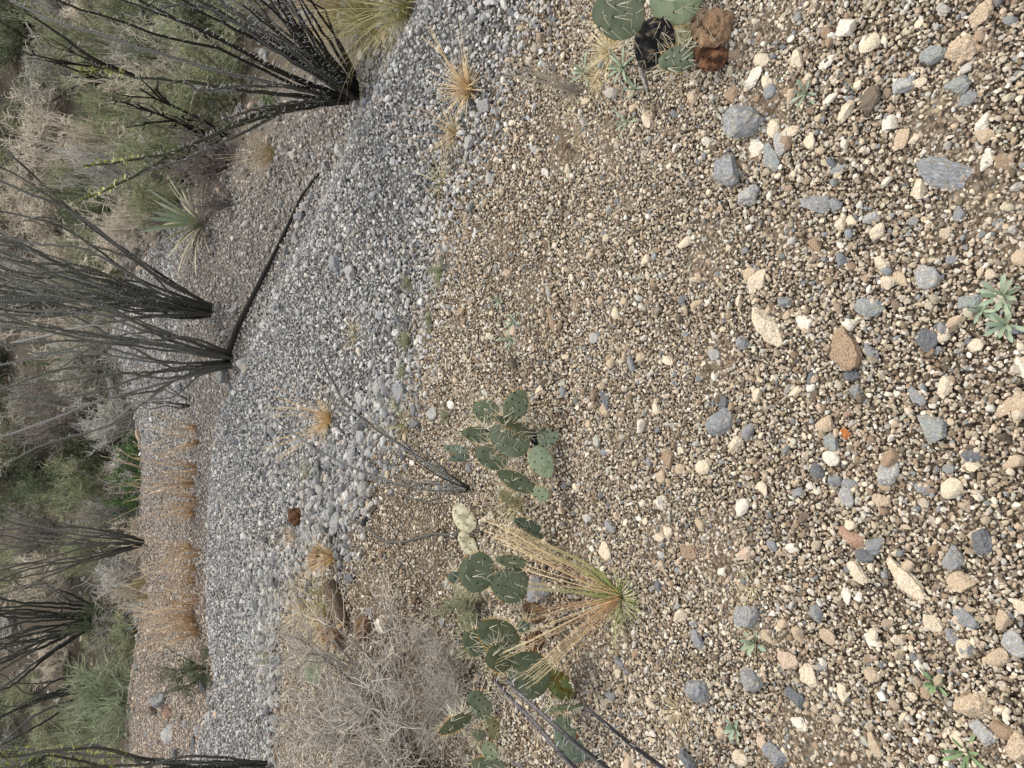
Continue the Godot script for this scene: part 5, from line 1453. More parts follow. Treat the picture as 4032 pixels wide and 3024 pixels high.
	for k in [[at(-0.571, 2.347, 0.03), at(-0.486, 2.484, 0.02), 0.085, "cream", "cream dried cactus pad with dark dots lying behind the left prickly pear"], [at(-0.659, 2.333, 0.03), at(-0.591, 2.441, 0.03), 0.06, "cream", "smaller cream dried pad next to the dotted cream pad"], [at(-1.657, 3.881, 0.04), at(-1.503, 3.939, 0.05), 0.1, "pale", "pale green fallen cactus pad alone beside the wide grey bush"]]:
		o = thing("fallen_pad", k[4], "cactus pad", k[0])
		pad(o, k[0], k[1], k[2], 0.0, k[3], 0.1)


func ocotillos() -> void:
	var o: Node3D
	rng.seed = 21
	o = thing("ocotillo", "largest ocotillo, a thick bundle of furrowed stems at the ledge", "ocotillo", at(1.607, 3.804))
	big_stem(o, [Vector3(1.649, -0.484, -3.863), Vector3(1.862, -0.244, -3.952), Vector3(2.123, 0.011, -4.041)], Color(0.03, 0.027, 0.022), Color(0.075, 0.07, 0.055), 0.0)
	big_stem(o, [Vector3(1.642, -0.485, -3.839), Vector3(1.804, -0.25, -3.85), Vector3(2.062, -0.018, -3.861)], Color(0.03, 0.027, 0.022), Color(0.075, 0.07, 0.055), 0.0)
	big_stem(o, [Vector3(1.626, -0.467, -3.844), Vector3(1.88, -0.197, -3.97), Vector3(2.088, 0.029, -4.096), Vector3(2.243, 0.098, -4.221)], Color(0.08, 0.075, 0.065), Color(0.3, 0.29, 0.27), 0.0)
	big_stem(o, [Vector3(1.634, -0.478, -3.843), Vector3(1.922, -0.323, -4.062), Vector3(2.29, -0.124, -4.281)], Color(0.03, 0.027, 0.022), Color(0.075, 0.07, 0.055), 0.0)
	big_stem(o, [Vector3(1.634, -0.46, -3.787), Vector3(1.769, -0.221, -3.734), Vector3(1.974, -0.004, -3.681)], Color(0.03, 0.027, 0.022), Color(0.075, 0.07, 0.055), 0.0)
	big_stem(o, [Vector3(1.596, -0.429, -3.789), Vector3(1.736, -0.052, -3.705), Vector3(1.839, 0.267, -3.621)], Color(0.03, 0.027, 0.022), Color(0.075, 0.07, 0.055), 0.0)
	big_stem(o, [Vector3(1.646, -0.485, -3.861), Vector3(1.749, -0.078, -3.651), Vector3(1.83, 0.181, -3.441)], Color(0.03, 0.027, 0.022), Color(0.075, 0.07, 0.055), 0.0)
	big_stem(o, [Vector3(1.648, -0.484, -3.816), Vector3(1.778, -0.227, -3.718), Vector3(1.966, -0.014, -3.621)], Color(0.03, 0.027, 0.022), Color(0.075, 0.07, 0.055), 0.0)
	big_stem(o, [Vector3(1.608, -0.458, -3.789), Vector3(1.77, -0.242, -3.833), Vector3(2.029, -0.05, -3.877), Vector3(2.126, 0.008, -3.921)], Color(0.03, 0.027, 0.022), Color(0.075, 0.07, 0.055), 0.0)
	big_stem(o, [Vector3(1.627, -0.459, -3.871), Vector3(1.829, -0.133, -3.948), Vector3(2.014, 0.094, -4.025), Vector3(2.112, 0.19, -4.101)], Color(0.08, 0.075, 0.065), Color(0.3, 0.29, 0.27), 0.0)
	big_stem(o, [Vector3(1.649, -0.492, -3.863), Vector3(1.871, -0.277, -4.012), Vector3(2.156, -0.103, -4.161)], Color(0.03, 0.027, 0.022), Color(0.075, 0.07, 0.055), 0.0)
	big_stem(o, [Vector3(1.684, -0.514, -3.865), Vector3(1.861, -0.371, -3.804), Vector3(1.976, -0.198, -3.743), Vector3(2.039, -0.092, -3.681)], Color(0.03, 0.027, 0.022), Color(0.075, 0.07, 0.055), 0.0)
	big_stem(o, [Vector3(1.614, -0.466, -3.82), Vector3(1.785, -0.152, -3.841), Vector3(1.944, 0.119, -3.861)], Color(0.03, 0.027, 0.022), Color(0.075, 0.07, 0.055), 0.0)
	big_stem(o, [Vector3(1.594, -0.444, -3.789), Vector3(1.671, -0.02, -3.633), Vector3(1.712, 0.32, -3.477), Vector3(1.681, 0.517, -3.321)], Color(0.08, 0.075, 0.065), Color(0.3, 0.29, 0.27), 0.0)
	big_stem(o, [Vector3(1.618, -0.461, -3.865), Vector3(1.731, -0.044, -3.804), Vector3(1.773, 0.336, -3.743), Vector3(1.785, 0.505, -3.682), Vector3(1.783, 0.662, -3.621)], Color(0.03, 0.027, 0.022), Color(0.075, 0.07, 0.055), 0.0)
	big_stem(o, [Vector3(1.598, -0.438, -3.799), Vector3(1.788, -0.026, -3.88), Vector3(1.911, 0.191, -3.961), Vector3(1.998, 0.353, -4.041)], Color(0.03, 0.027, 0.022), Color(0.075, 0.07, 0.055), 0.0)
	big_stem(o, [Vector3(1.613, -0.443, -3.854), Vector3(1.61, -0.136, -3.895), Vector3(1.61, 0.247, -3.936), Vector3(1.635, 0.57, -3.978), Vector3(1.67, 0.806, -4.019), Vector3(1.684, 0.953, -4.06), Vector3(1.749, 1.148, -4.101)], Color(0.25, 0.24, 0.23), Color(0.52, 0.5, 0.48), 0.0)
	big_stem(o, [Vector3(1.619, -0.422, -3.857), Vector3(1.608, -0.12, -3.858), Vector3(1.693, 0.32, -3.859), Vector3(1.67, 0.517, -3.859), Vector3(1.686, 0.722, -3.86), Vector3(1.695, 0.93, -3.861), Vector3(1.707, 1.02, -3.861)], Color(0.03, 0.027, 0.022), Color(0.075, 0.07, 0.055), 0.0)
	big_stem(o, [Vector3(1.596, -0.41, -3.806), Vector3(1.683, -0.032, -3.895), Vector3(1.808, 0.278, -3.984), Vector3(1.877, 0.546, -4.073), Vector3(1.937, 0.716, -4.161)], Color(0.03, 0.027, 0.022), Color(0.075, 0.07, 0.055), 0.0)
	big_stem(o, [Vector3(1.575, -0.384, -3.774), Vector3(1.573, 0.005, -3.691), Vector3(1.599, 0.272, -3.608), Vector3(1.607, 0.512, -3.525), Vector3(1.617, 0.764, -3.441)], Color(0.03, 0.027, 0.022), Color(0.075, 0.07, 0.055), 0.0)
	big_stem(o, [Vector3(1.598, -0.415, -3.844), Vector3(1.516, 0.092, -3.836), Vector3(1.466, 0.462, -3.827), Vector3(1.432, 0.692, -3.819), Vector3(1.432, 0.819, -3.81), Vector3(1.381, 0.923, -3.801)], Color(0.06, 0.055, 0.045), Color(0.2, 0.2, 0.14), 0.16)
	big_stem(o, [Vector3(1.483, 0.66, -3.954), Vector3(1.532, 0.806, -4.022), Vector3(1.647, 0.948, -4.091), Vector3(1.733, 1.069, -4.16)], Color(0.03, 0.027, 0.022), Color(0.075, 0.07, 0.055), 0.0)
	big_stem(o, [Vector3(1.604, -0.434, -3.868), Vector3(1.555, -0.077, -3.762), Vector3(1.462, 0.21, -3.655), Vector3(1.339, 0.485, -3.548), Vector3(1.314, 0.577, -3.441)], Color(0.08, 0.075, 0.065), Color(0.3, 0.29, 0.27), 0.0)
	big_stem(o, [Vector3(1.584, -0.401, -3.844), Vector3(1.59, -0.116, -3.97), Vector3(1.588, 0.143, -4.096), Vector3(1.591, 0.249, -4.221)], Color(0.08, 0.075, 0.065), Color(0.3, 0.29, 0.27), 0.0)
	big_stem(o, [Vector3(1.614, -0.446, -3.892), Vector3(1.469, -0.038, -3.85), Vector3(1.306, 0.245, -3.808), Vector3(1.137, 0.459, -3.766), Vector3(1.032, 0.676, -3.723), Vector3(0.938, 0.926, -3.681)], Color(0.06, 0.055, 0.045), Color(0.2, 0.2, 0.14), 0.16)
	big_stem(o, [Vector3(1.57, -0.393, -3.801), Vector3(1.413, 0.012, -3.789), Vector3(1.251, 0.302, -3.777), Vector3(1.113, 0.502, -3.765), Vector3(0.952, 0.707, -3.753), Vector3(0.807, 0.915, -3.741)], Color(0.06, 0.055, 0.045), Color(0.2, 0.2, 0.14), 0.16)
	big_stem(o, [Vector3(1.591, -0.43, -3.861), Vector3(1.51, -0.143, -3.909), Vector3(1.315, 0.144, -3.957), Vector3(1.141, 0.409, -4.005), Vector3(1.054, 0.594, -4.053), Vector3(0.972, 0.729, -4.101)], Color(0.08, 0.075, 0.065), Color(0.3, 0.29, 0.27), 0.0)
	big_stem(o, [Vector3(1.587, -0.391, -3.826), Vector3(1.425, 0.019, -3.658), Vector3(1.277, 0.272, -3.49), Vector3(1.138, 0.478, -3.321)], Color(0.08, 0.075, 0.065), Color(0.3, 0.29, 0.27), 0.0)
	big_stem(o, [Vector3(1.64, -0.473, -3.843), Vector3(1.794, -0.202, -3.879), Vector3(2.107, 0.046, -3.914)], Color(0.03, 0.027, 0.022), Color(0.075, 0.07, 0.055), 0.0)
	big_stem(o, [Vector3(1.63, -0.469, -3.81), Vector3(1.79, -0.27, -3.904), Vector3(2.159, -0.144, -3.998)], Color(0.03, 0.027, 0.022), Color(0.075, 0.07, 0.055), 0.0)
	big_stem(o, [Vector3(1.608, -0.444, -3.801), Vector3(1.855, -0.207, -3.995), Vector3(2.044, 0.027, -4.189), Vector3(2.209, 0.084, -4.383)], Color(0.08, 0.075, 0.065), Color(0.3, 0.29, 0.27), 0.0)
	big_stem(o, [Vector3(1.632, -0.476, -3.839), Vector3(1.848, -0.248, -3.95), Vector3(2.165, -0.105, -4.06)], Color(0.03, 0.027, 0.022), Color(0.075, 0.07, 0.055), 0.0)
	big_stem(o, [Vector3(1.659, -0.492, -3.846), Vector3(1.764, -0.199, -3.743), Vector3(1.98, 0.035, -3.639)], Color(0.08, 0.075, 0.065), Color(0.3, 0.29, 0.27), 0.0)
	big_stem(o, [Vector3(1.635, -0.479, -3.883), Vector3(1.776, -0.08, -3.679), Vector3(1.838, 0.268, -3.476)], Color(0.03, 0.027, 0.022), Color(0.075, 0.07, 0.055), 0.0)
	big_stem(o, [Vector3(1.64, -0.477, -3.846), Vector3(1.693, -0.041, -3.576), Vector3(1.796, 0.246, -3.307)], Color(0.03, 0.027, 0.022), Color(0.075, 0.07, 0.055), 0.0)
	big_stem(o, [Vector3(1.656, -0.494, -3.834), Vector3(1.841, -0.309, -3.795), Vector3(2.069, -0.06, -3.756)], Color(0.03, 0.027, 0.022), Color(0.075, 0.07, 0.055), 0.0)
	big_stem(o, [Vector3(1.634, -0.492, -3.852), Vector3(1.829, -0.289, -3.843), Vector3(2.048, -0.025, -3.833), Vector3(2.116, 0.015, -3.824)], Color(0.03, 0.027, 0.022), Color(0.075, 0.07, 0.055), 0.0)
	big_stem(o, [Vector3(1.617, -0.447, -3.849), Vector3(1.837, -0.156, -4.002), Vector3(2.004, 0.05, -4.155), Vector3(2.144, 0.134, -4.308)], Color(0.03, 0.027, 0.022), Color(0.075, 0.07, 0.055), 0.0)
	big_stem(o, [Vector3(1.631, -0.47, -3.823), Vector3(1.842, -0.235, -3.877), Vector3(2.087, 0.005, -3.932)], Color(0.03, 0.027, 0.022), Color(0.075, 0.07, 0.055), 0.0)
	big_stem(o, [Vector3(1.658, -0.481, -3.806), Vector3(1.904, -0.336, -3.829), Vector3(2.067, -0.282, -3.853), Vector3(2.101, -0.166, -3.877)], Color(0.03, 0.027, 0.022), Color(0.075, 0.07, 0.055), 0.0)
	big_stem(o, [Vector3(1.629, -0.485, -3.855), Vector3(1.821, -0.171, -3.952), Vector3(2.08, 0.023, -4.048)], Color(0.03, 0.027, 0.022), Color(0.075, 0.07, 0.055), 0.0)
	big_stem(o, [Vector3(1.607, -0.46, -3.82), Vector3(1.695, -0.047, -3.627), Vector3(1.663, 0.32, -3.433), Vector3(1.671, 0.575, -3.24)], Color(0.08, 0.075, 0.065), Color(0.3, 0.29, 0.27), 0.0)
	big_stem(o, [Vector3(1.581, -0.415, -3.778), Vector3(1.696, -0.028, -3.753), Vector3(1.817, 0.374, -3.729), Vector3(1.755, 0.573, -3.704), Vector3(1.698, 0.624, -3.679)], Color(0.08, 0.075, 0.065), Color(0.3, 0.29, 0.27), 0.0)
	big_stem(o, [Vector3(1.596, -0.435, -3.794), Vector3(1.82, -0.047, -3.949), Vector3(1.932, 0.16, -4.105), Vector3(2.2, 0.268, -4.26)], Color(0.03, 0.027, 0.022), Color(0.075, 0.07, 0.055), 0.0)
	rng.seed = 22
	o = thing("ocotillo", "small arching ocotillo with thin grey thorny stems on the bare soil", "ocotillo", at(-0.414, 2.41))
	thin_stem(o, [Vector3(-0.409, -0.181, -2.39), Vector3(-0.351, -0.187, -2.632), Vector3(-0.285, -0.186, -2.874), Vector3(-0.162, -0.111, -3.116), Vector3(-0.058, -0.123, -3.358), Vector3(0.153, -0.13, -3.6)], 0.0075, Color(0.13, 0.13, 0.115))
	thin_stem(o, [Vector3(-0.41, -0.177, -2.39), Vector3(-0.384, -0.189, -2.567), Vector3(-0.309, -0.168, -2.745), Vector3(-0.216, -0.113, -2.922), Vector3(-0.129, -0.119, -3.1)], 0.006, Color(0.2, 0.2, 0.195))
	thin_stem(o, [Vector3(-0.414, -0.177, -2.39), Vector3(-0.454, -0.224, -2.772), Vector3(-0.437, -0.191, -3.154), Vector3(-0.33, -0.089, -3.536), Vector3(-0.208, -0.042, -3.918), Vector3(-0.168, -0.09, -4.3)], 0.0065, Color(0.2, 0.2, 0.195))
	thin_stem(o, [Vector3(-0.411, -0.172, -2.39), Vector3(-0.363, -0.08, -2.442), Vector3(-0.309, -0.018, -2.495), Vector3(-0.239, 0.002, -2.547), Vector3(-0.224, -0.005, -2.6)], 0.004, Color(0.13, 0.13, 0.115))
	thin_stem(o, [Vector3(-0.417, -0.172, -2.39), Vector3(-0.457, -0.223, -2.542), Vector3(-0.5, -0.187, -2.695), Vector3(-0.491, -0.155, -2.847), Vector3(-0.442, -0.147, -3)], 0.004, Color(0.13, 0.13, 0.115))
	thin_stem(o, [Vector3(-0.417, -0.177, -2.39), Vector3(-0.444, -0.184, -2.56), Vector3(-0.453, -0.17, -2.73), Vector3(-0.444, -0.159, -2.9)], 0.004, Color(0.13, 0.13, 0.115))
	thin_stem(o, [Vector3(-0.408, -0.177, -2.39), Vector3(-0.346, -0.102, -2.427), Vector3(-0.282, -0.051, -2.463), Vector3(-0.266, -0.054, -2.5)], 0.0045, Color(0.13, 0.13, 0.115))
	thin_stem(o, [Vector3(-0.413, -0.174, -2.39), Vector3(-0.42, -0.207, -2.627), Vector3(-0.433, -0.196, -2.863), Vector3(-0.421, -0.242, -3.1)], 0.005, Color(0.2, 0.2, 0.195))
	rng.seed = 23
	o = thing("ocotillo", "thorny purple-grey ocotillo stems reaching in over the bottom picture edge", "ocotillo", at(-1.235, 1.045))
	thin_stem(o, [Vector3(-1.087, 0.1, -0.92), Vector3(-1, 0.273, -1.078), Vector3(-0.881, 0.382, -1.235), Vector3(-0.829, 0.366, -1.393), Vector3(-0.786, 0.357, -1.55)], 0.0085, Color(0.17, 0.16, 0.17), 0.021, 0.011)
	thin_stem(o, [Vector3(-1.087, 0.1, -0.92), Vector3(-0.999, 0.228, -1.036), Vector3(-0.853, 0.367, -1.152), Vector3(-0.776, 0.419, -1.268), Vector3(-0.751, 0.411, -1.384), Vector3(-0.765, 0.354, -1.5)], 0.0085, Color(0.17, 0.16, 0.17), 0.021, 0.011)
	thin_stem(o, [Vector3(-1.091, 0.091, -0.92), Vector3(-0.939, 0.208, -0.978), Vector3(-0.828, 0.304, -1.035), Vector3(-0.758, 0.379, -1.093), Vector3(-0.701, 0.428, -1.15)], 0.0075, Color(0.17, 0.16, 0.17), 0.021, 0.011)
	thin_stem(o, [Vector3(-1.085, 0.118, -0.92), Vector3(-1.068, 0.242, -1.13), Vector3(-1.045, 0.257, -1.34), Vector3(-1.014, 0.298, -1.55)], 0.007, Color(0.17, 0.16, 0.17), 0.021, 0.011)
	rng.seed = 24
	ocotillo("dark fan-shaped ocotillo standing on the taupe gravel beyond the black branch", 0.653, 6.904, 26, 3.0, 0.36, Vector2(0.22, 0.05), 0.0125, 0.8, "")
	ocotillo("grey fan-shaped ocotillo at the thick end of the black branch", 0.197, 6.506, 22, 2.7, 0.38, Vector2(0.02, 0.05), 0.012, 1.3, "")
	ocotillo("blackish ocotillo at the outer gravel edge behind the dark fan-shaped one", 1.065, 9.797, 16, 3.4, 0.32, Vector2(0.12, 0.0), 0.0145, 0.8, "")
	ocotillo("far dark ocotillo on the outer edge above the grass row", -2.199, 11.282, 15, 3.2, 0.36, Vector2(0.03, 0.0), 0.014, 1.0, "")
	ocotillo("short pale ocotillo with few curved stems behind the gravel edge", -0.813, 14.323, 8, 1.3, 0.25, Vector2(0.1, 0.0), 0.014, 1.5, "")
	ocotillo("thick blackened ocotillo clump leaning out of the left picture edge", -4.3, 15.6, 22, 3.4, 0.42, Vector2(0.0, 0.0), 0.028, 0.25, "")
	ocotillo("black ocotillo clump left of the thick blackened one", -5.4, 15.4, 9, 3.0, 0.45, Vector2(-0.1, 0.0), 0.024, 0.25, "")
	ocotillo("leafy ocotillo along the bottom picture edge with yellow-green leaves", -2.574, 4.88, 9, 3.2, 0.04, Vector2(0.25, 0.1), 0.012, 0.7, "", 0.65)
	ocotillo("thin ocotillo sapling on the stones behind the crest", -0.221, 8.596, 6, 0.7, 0.3, Vector2(0.2, 0.1), 0.008, 0.8, "")


func grasses() -> void:
	var o: Node3D
	rng.seed = 41
	o = tuft("dry_grass", "tall dry grass clump with green foot and fanned tan seed stalks", -0.649, 1.54, 110, 0.13, 0, 0.3, 0.6, Vector2(0, 0.1), Color(0.15, 0.2, 0.06), Color(0.34, 0.36, 0.14), 0.0028)
	long_stalks(o, [Vector3(-0.634, -0.1, -1.53), Vector3(-0.587, -0.128, -1.704), Vector3(-0.54, -0.063, -1.877), Vector3(-0.473, 0.027, -2.05)], 13, 0.02, 0.0011, Color(0.2, 0.24, 0.06), Color(0.68, 0.53, 0.31))
	long_stalks(o, [Vector3(-0.634, -0.1, -1.53), Vector3(-0.603, -0.153, -1.687), Vector3(-0.568, -0.137, -1.843), Vector3(-0.578, -0.024, -2)], 10, 0.022, 0.0011, Color(0.4, 0.22, 0.11), Color(0.68, 0.53, 0.31))
	long_stalks(o, [Vector3(-0.634, -0.1, -1.53), Vector3(-0.559, -0.021, -1.72), Vector3(-0.505, 0.009, -1.91), Vector3(-0.506, -0.022, -2.1)], 7, 0.03, 0.0011, Color(0.4, 0.22, 0.11), Color(0.74, 0.61, 0.37))
	long_stalks(o, [Vector3(-0.638, -0.1, -1.53), Vector3(-0.652, -0.082, -1.72), Vector3(-0.667, -0.011, -1.91), Vector3(-0.682, 0.108, -2.1)], 8, 0.008, 0.0011, Color(0.2, 0.24, 0.06), Color(0.74, 0.61, 0.37))
	long_stalks(o, [Vector3(-0.641, -0.1, -1.53), Vector3(-0.666, -0.119, -1.737), Vector3(-0.692, -0.08, -1.943), Vector3(-0.717, 0.022, -2.15)], 8, 0.01, 0.0011, Color(0.4, 0.22, 0.11), Color(0.68, 0.53, 0.31))
	long_stalks(o, [Vector3(-0.643, -0.1, -1.53), Vector3(-0.691, -0.111, -1.687), Vector3(-0.731, -0.095, -1.843), Vector3(-0.782, -0.129, -2)], 5, 0.012, 0.0011, Color(0.4, 0.22, 0.11), Color(0.4, 0.22, 0.11))
	long_stalks(o, [Vector3(-0.643, -0.1, -1.53), Vector3(-0.702, -0.09, -1.687), Vector3(-0.765, -0.034, -1.843), Vector3(-0.831, -0.097, -2)], 3, 0.012, 0.0011, Color(0.4, 0.22, 0.11), Color(0.68, 0.53, 0.31))
	long_stalks(o, [Vector3(-0.649, -0.1, -1.53), Vector3(-0.72, -0.02, -1.637), Vector3(-0.798, 0.074, -1.743), Vector3(-0.867, 0.162, -1.85)], 5, 0.008, 0.0011, Color(0.4, 0.22, 0.11), Color(0.74, 0.61, 0.37))
	long_stalks(o, [Vector3(-0.652, -0.1, -1.53), Vector3(-0.751, -0.007, -1.604), Vector3(-0.853, 0.058, -1.677), Vector3(-0.931, 0.115, -1.75)], 9, 0.014, 0.0011, Color(0.4, 0.22, 0.11), Color(0.74, 0.61, 0.37))
	long_stalks(o, [Vector3(-0.655, -0.1, -1.53), Vector3(-0.773, -0.046, -1.604), Vector3(-0.858, -0.02, -1.677), Vector3(-0.954, -0.039, -1.75)], 5, 0.012, 0.0011, Color(0.4, 0.22, 0.11), Color(0.68, 0.53, 0.31))
	long_stalks(o, [Vector3(-0.634, -0.1, -1.53), Vector3(-0.584, 0.049, -1.687), Vector3(-0.599, 0.006, -1.843), Vector3(-0.599, -0.055, -2)], 4, 0.02, 0.0011, Color(0.68, 0.53, 0.31), Color(0.68, 0.53, 0.31))
	long_stalks(o, [Vector3(-0.641, -0.1, -1.53), Vector3(-0.724, -0.057, -1.715), Vector3(-0.814, -0.022, -1.9)], 3, 0.03, 0.0011, Color(0.68, 0.53, 0.31), Color(0.68, 0.53, 0.31))
	var dead := Buf.new()
	for k in 30:
		var az := vary(0, TAU)
		var pts := []
		for q in 5:
			var t := q / 4.0
			pts.append(dir(az, 0) * (0.01 + vary(0.05, 0.075) * t) + Vector3.UP * (0.02 + 0.05 * t - 0.07 * t * t))
		dead.ribbon(pts, 0.004, 0.0015, dir(az + PI / 2, 0), Color(0.6, 0.52, 0.34), Color(0.68, 0.62, 0.46), 0.3)
	part("dead_blades", dead.mesh(mats.blade), o, "stuff")
	o = tuft("dry_grass", "curly orange grass tuft with tall seed stalks on the grey gravel", -0.199, 3.958, 170, 0.16, 0, 0.5, 0.5, Vector2(0, 0), Color(0.46, 0.31, 0.14), Color(0.68, 0.53, 0.34), 0.004)
	long_stalks(o, [Vector3(-0.199, -0.359, -3.948), Vector3(-0.122, -0.285, -4.103), Vector3(-0.042, -0.156, -4.258)], 4, 0.03, 0.0022, Color(0.46, 0.29, 0.15), Color(0.68, 0.53, 0.31))
	long_stalks(o, [Vector3(-0.193, -0.359, -3.948), Vector3(-0.161, -0.24, -4.128), Vector3(-0.19, -0.107, -4.308)], 5, 0.03, 0.0022, Color(0.46, 0.29, 0.15), Color(0.68, 0.53, 0.31))
	long_stalks(o, [Vector3(-0.207, -0.359, -3.948), Vector3(-0.293, -0.246, -4.078), Vector3(-0.359, -0.094, -4.208)], 5, 0.03, 0.0022, Color(0.46, 0.29, 0.15), Color(0.68, 0.53, 0.31))
	long_stalks(o, [Vector3(-0.207, -0.359, -3.948), Vector3(-0.329, -0.207, -4.053), Vector3(-0.393, -0.142, -4.158)], 4, 0.03, 0.0022, Color(0.46, 0.29, 0.15), Color(0.68, 0.53, 0.31))
	o = tuft("dry_grass", "curled orange grass tuft on the dark soil bank near the top edge", 1.199, 2.468, 150, 0.15, 0, 0.4, 0.6, Vector2(0, 0), Color(0.46, 0.31, 0.14), Color(0.68, 0.53, 0.34), 0.004)
	long_stalks(o, [Vector3(1.201, -0.227, -2.458), Vector3(1.308, -0.18, -2.538), Vector3(1.468, -0.143, -2.618)], 4, 0.015, 0.0017, Color(0.46, 0.29, 0.15), Color(0.68, 0.53, 0.31))
	long_stalks(o, [Vector3(1.202, -0.232, -2.458), Vector3(1.366, -0.207, -2.463), Vector3(1.504, -0.176, -2.468)], 2, 0.015, 0.0017, Color(0.46, 0.29, 0.15), Color(0.68, 0.53, 0.31))
	long_stalks(o, [Vector3(1.197, -0.227, -2.458), Vector3(1.349, -0.163, -2.563), Vector3(1.453, -0.118, -2.668)], 3, 0.015, 0.0017, Color(0.46, 0.29, 0.15), Color(0.68, 0.53, 0.31))
	long_stalks(o, [Vector3(1.206, -0.246, -2.458), Vector3(1.329, -0.307, -2.438), Vector3(1.443, -0.426, -2.418)], 4, 0.015, 0.0017, Color(0.46, 0.29, 0.15), Color(0.68, 0.53, 0.31))
	long_stalks(o, [Vector3(1.185, -0.239, -2.458), Vector3(1.139, -0.307, -2.438), Vector3(1.083, -0.351, -2.418)], 2, 0.015, 0.0017, Color(0.46, 0.29, 0.15), Color(0.68, 0.53, 0.31))
	long_stalks(o, [Vector3(1.194, -0.239, -2.458), Vector3(1.17, -0.151, -2.513), Vector3(1.206, -0.155, -2.568)], 3, 0.015, 0.0017, Color(0.46, 0.29, 0.15), Color(0.68, 0.53, 0.31))
	long_stalks(o, [Vector3(1.206, -0.246, -2.458), Vector3(1.355, -0.302, -2.463), Vector3(1.428, -0.417, -2.468)], 3, 0.015, 0.0017, Color(0.46, 0.29, 0.15), Color(0.68, 0.53, 0.31))
	o = tuft("dry_grass", "small green-centred tuft with drooping tan blades below the curled orange one", 1.048, 2.575, 60, 0.1, 0, 0.4, 0.7, Vector2(0, 0), Color(0.2, 0.19, 0.07), Color(0.68, 0.53, 0.34), 0.005)
	long_stalks(o, [Vector3(1.047, -0.241, -2.565), Vector3(1.127, -0.172, -2.645), Vector3(1.159, -0.098, -2.725)], 4, 0.015, 0.0016, Color(0.46, 0.29, 0.15), Color(0.68, 0.53, 0.34))
	long_stalks(o, [Vector3(1.039, -0.241, -2.565), Vector3(0.981, -0.156, -2.62), Vector3(0.945, -0.123, -2.675)], 3, 0.015, 0.0016, Color(0.46, 0.29, 0.15), Color(0.68, 0.53, 0.34))
	long_stalks(o, [Vector3(1.043, -0.241, -2.565), Vector3(1.058, -0.166, -2.67), Vector3(1.064, -0.117, -2.775)], 2, 0.015, 0.0016, Color(0.46, 0.29, 0.15), Color(0.68, 0.53, 0.34))
	long_stalks(o, [Vector3(1.046, -0.253, -2.565), Vector3(1.019, -0.273, -2.52), Vector3(0.876, -0.228, -2.475)], 4, 0.015, 0.0016, Color(0.46, 0.29, 0.15), Color(0.68, 0.53, 0.34))
	long_stalks(o, [Vector3(1.042, -0.253, -2.565), Vector3(0.976, -0.316, -2.545), Vector3(0.996, -0.362, -2.525)], 3, 0.015, 0.0016, Color(0.46, 0.29, 0.15), Color(0.68, 0.53, 0.34))
	o = tuft("dry_grass", "flattened yellowish tuft at the lower end of the dark soil bank", 0.86, 2.675, 40, 0.13, 6, 0.25, 1.2, Vector2(0.3, -0.3), Color(0.2, 0.19, 0.07), Color(0.62, 0.52, 0.34), 0.005)
	o = tuft("dry_grass", "bundle of straight grey dead stems near the tufted yellow grass", 0.937, 1.703, 20, 0.08, 0, 0.3, 0.6, Vector2(0, 0), Color(0.34, 0.3, 0.23), Color(0.62, 0.52, 0.34), 0.003)
	long_stalks(o, [Vector3(0.93, -0.096, -1.693), Vector3(0.981, -0.027, -1.748), Vector3(1.019, 0.06, -1.803)], 9, 0.03, 0.0014, Color(0.25, 0.21, 0.17), Color(0.52, 0.45, 0.34))
	long_stalks(o, [Vector3(0.929, -0.096, -1.693), Vector3(0.967, -0.017, -1.758), Vector3(0.988, 0.11, -1.823)], 7, 0.03, 0.0014, Color(0.25, 0.21, 0.17), Color(0.52, 0.45, 0.34))
	long_stalks(o, [Vector3(0.926, -0.096, -1.693), Vector3(0.93, -0.048, -1.748), Vector3(0.939, -0.028, -1.803)], 5, 0.03, 0.0014, Color(0.25, 0.21, 0.17), Color(0.52, 0.45, 0.34))
	long_stalks(o, [Vector3(0.93, -0.096, -1.693), Vector3(0.967, -0.088, -1.748), Vector3(0.988, -0.018, -1.803)], 6, 0.03, 0.0014, Color(0.25, 0.21, 0.17), Color(0.52, 0.45, 0.34))
	o = tuft("dry_grass", "round fuzzy yellow grass tuft beside the black cactus pad", 1.006, 1.558, 260, 0.08, 0, 0, 1.1, Vector2(0, 0), Color(0.5, 0.4, 0.22), Color(0.7, 0.59, 0.36), 0.0015)
	o = tuft("dry_grass", "looser fuzzy yellow tuft below the round one", 0.946, 1.6, 160, 0.072, 0, 0, 1.1, Vector2(0, 0), Color(0.5, 0.4, 0.22), Color(0.7, 0.59, 0.36), 0.0015)
	o = tuft("dry_grass", "small straw-yellow tuft under the dead grey stems", 0.876, 1.735, 70, 0.04, 0, 0, 1.1, Vector2(0, 0), Color(0.5, 0.4, 0.22), Color(0.7, 0.59, 0.36), 0.0015)
	o = tuft("dry_grass", "tiny straw tuft on the slope below the grey dead stems", 0.791, 1.701, 70, 0.04, 0, 0, 1.1, Vector2(0, 0), Color(0.5, 0.4, 0.22), Color(0.7, 0.59, 0.36), 0.0015)
	o = tuft("dry_grass", "small straw tuft beside the grey two-toned rock", -0.504, 1.066, 90, 0.044, 0, 0, 1.1, Vector2(0, 0), Color(0.5, 0.4, 0.22), Color(0.7, 0.59, 0.36), 0.0015)
	o = tuft("dry_grass", "straw tuft over a grey-green seedling on the near slope", -0.637, 1.056, 70, 0.048, 0, 0, 1.1, Vector2(0, 0), Color(0.5, 0.4, 0.22), Color(0.7, 0.59, 0.36), 0.0015)
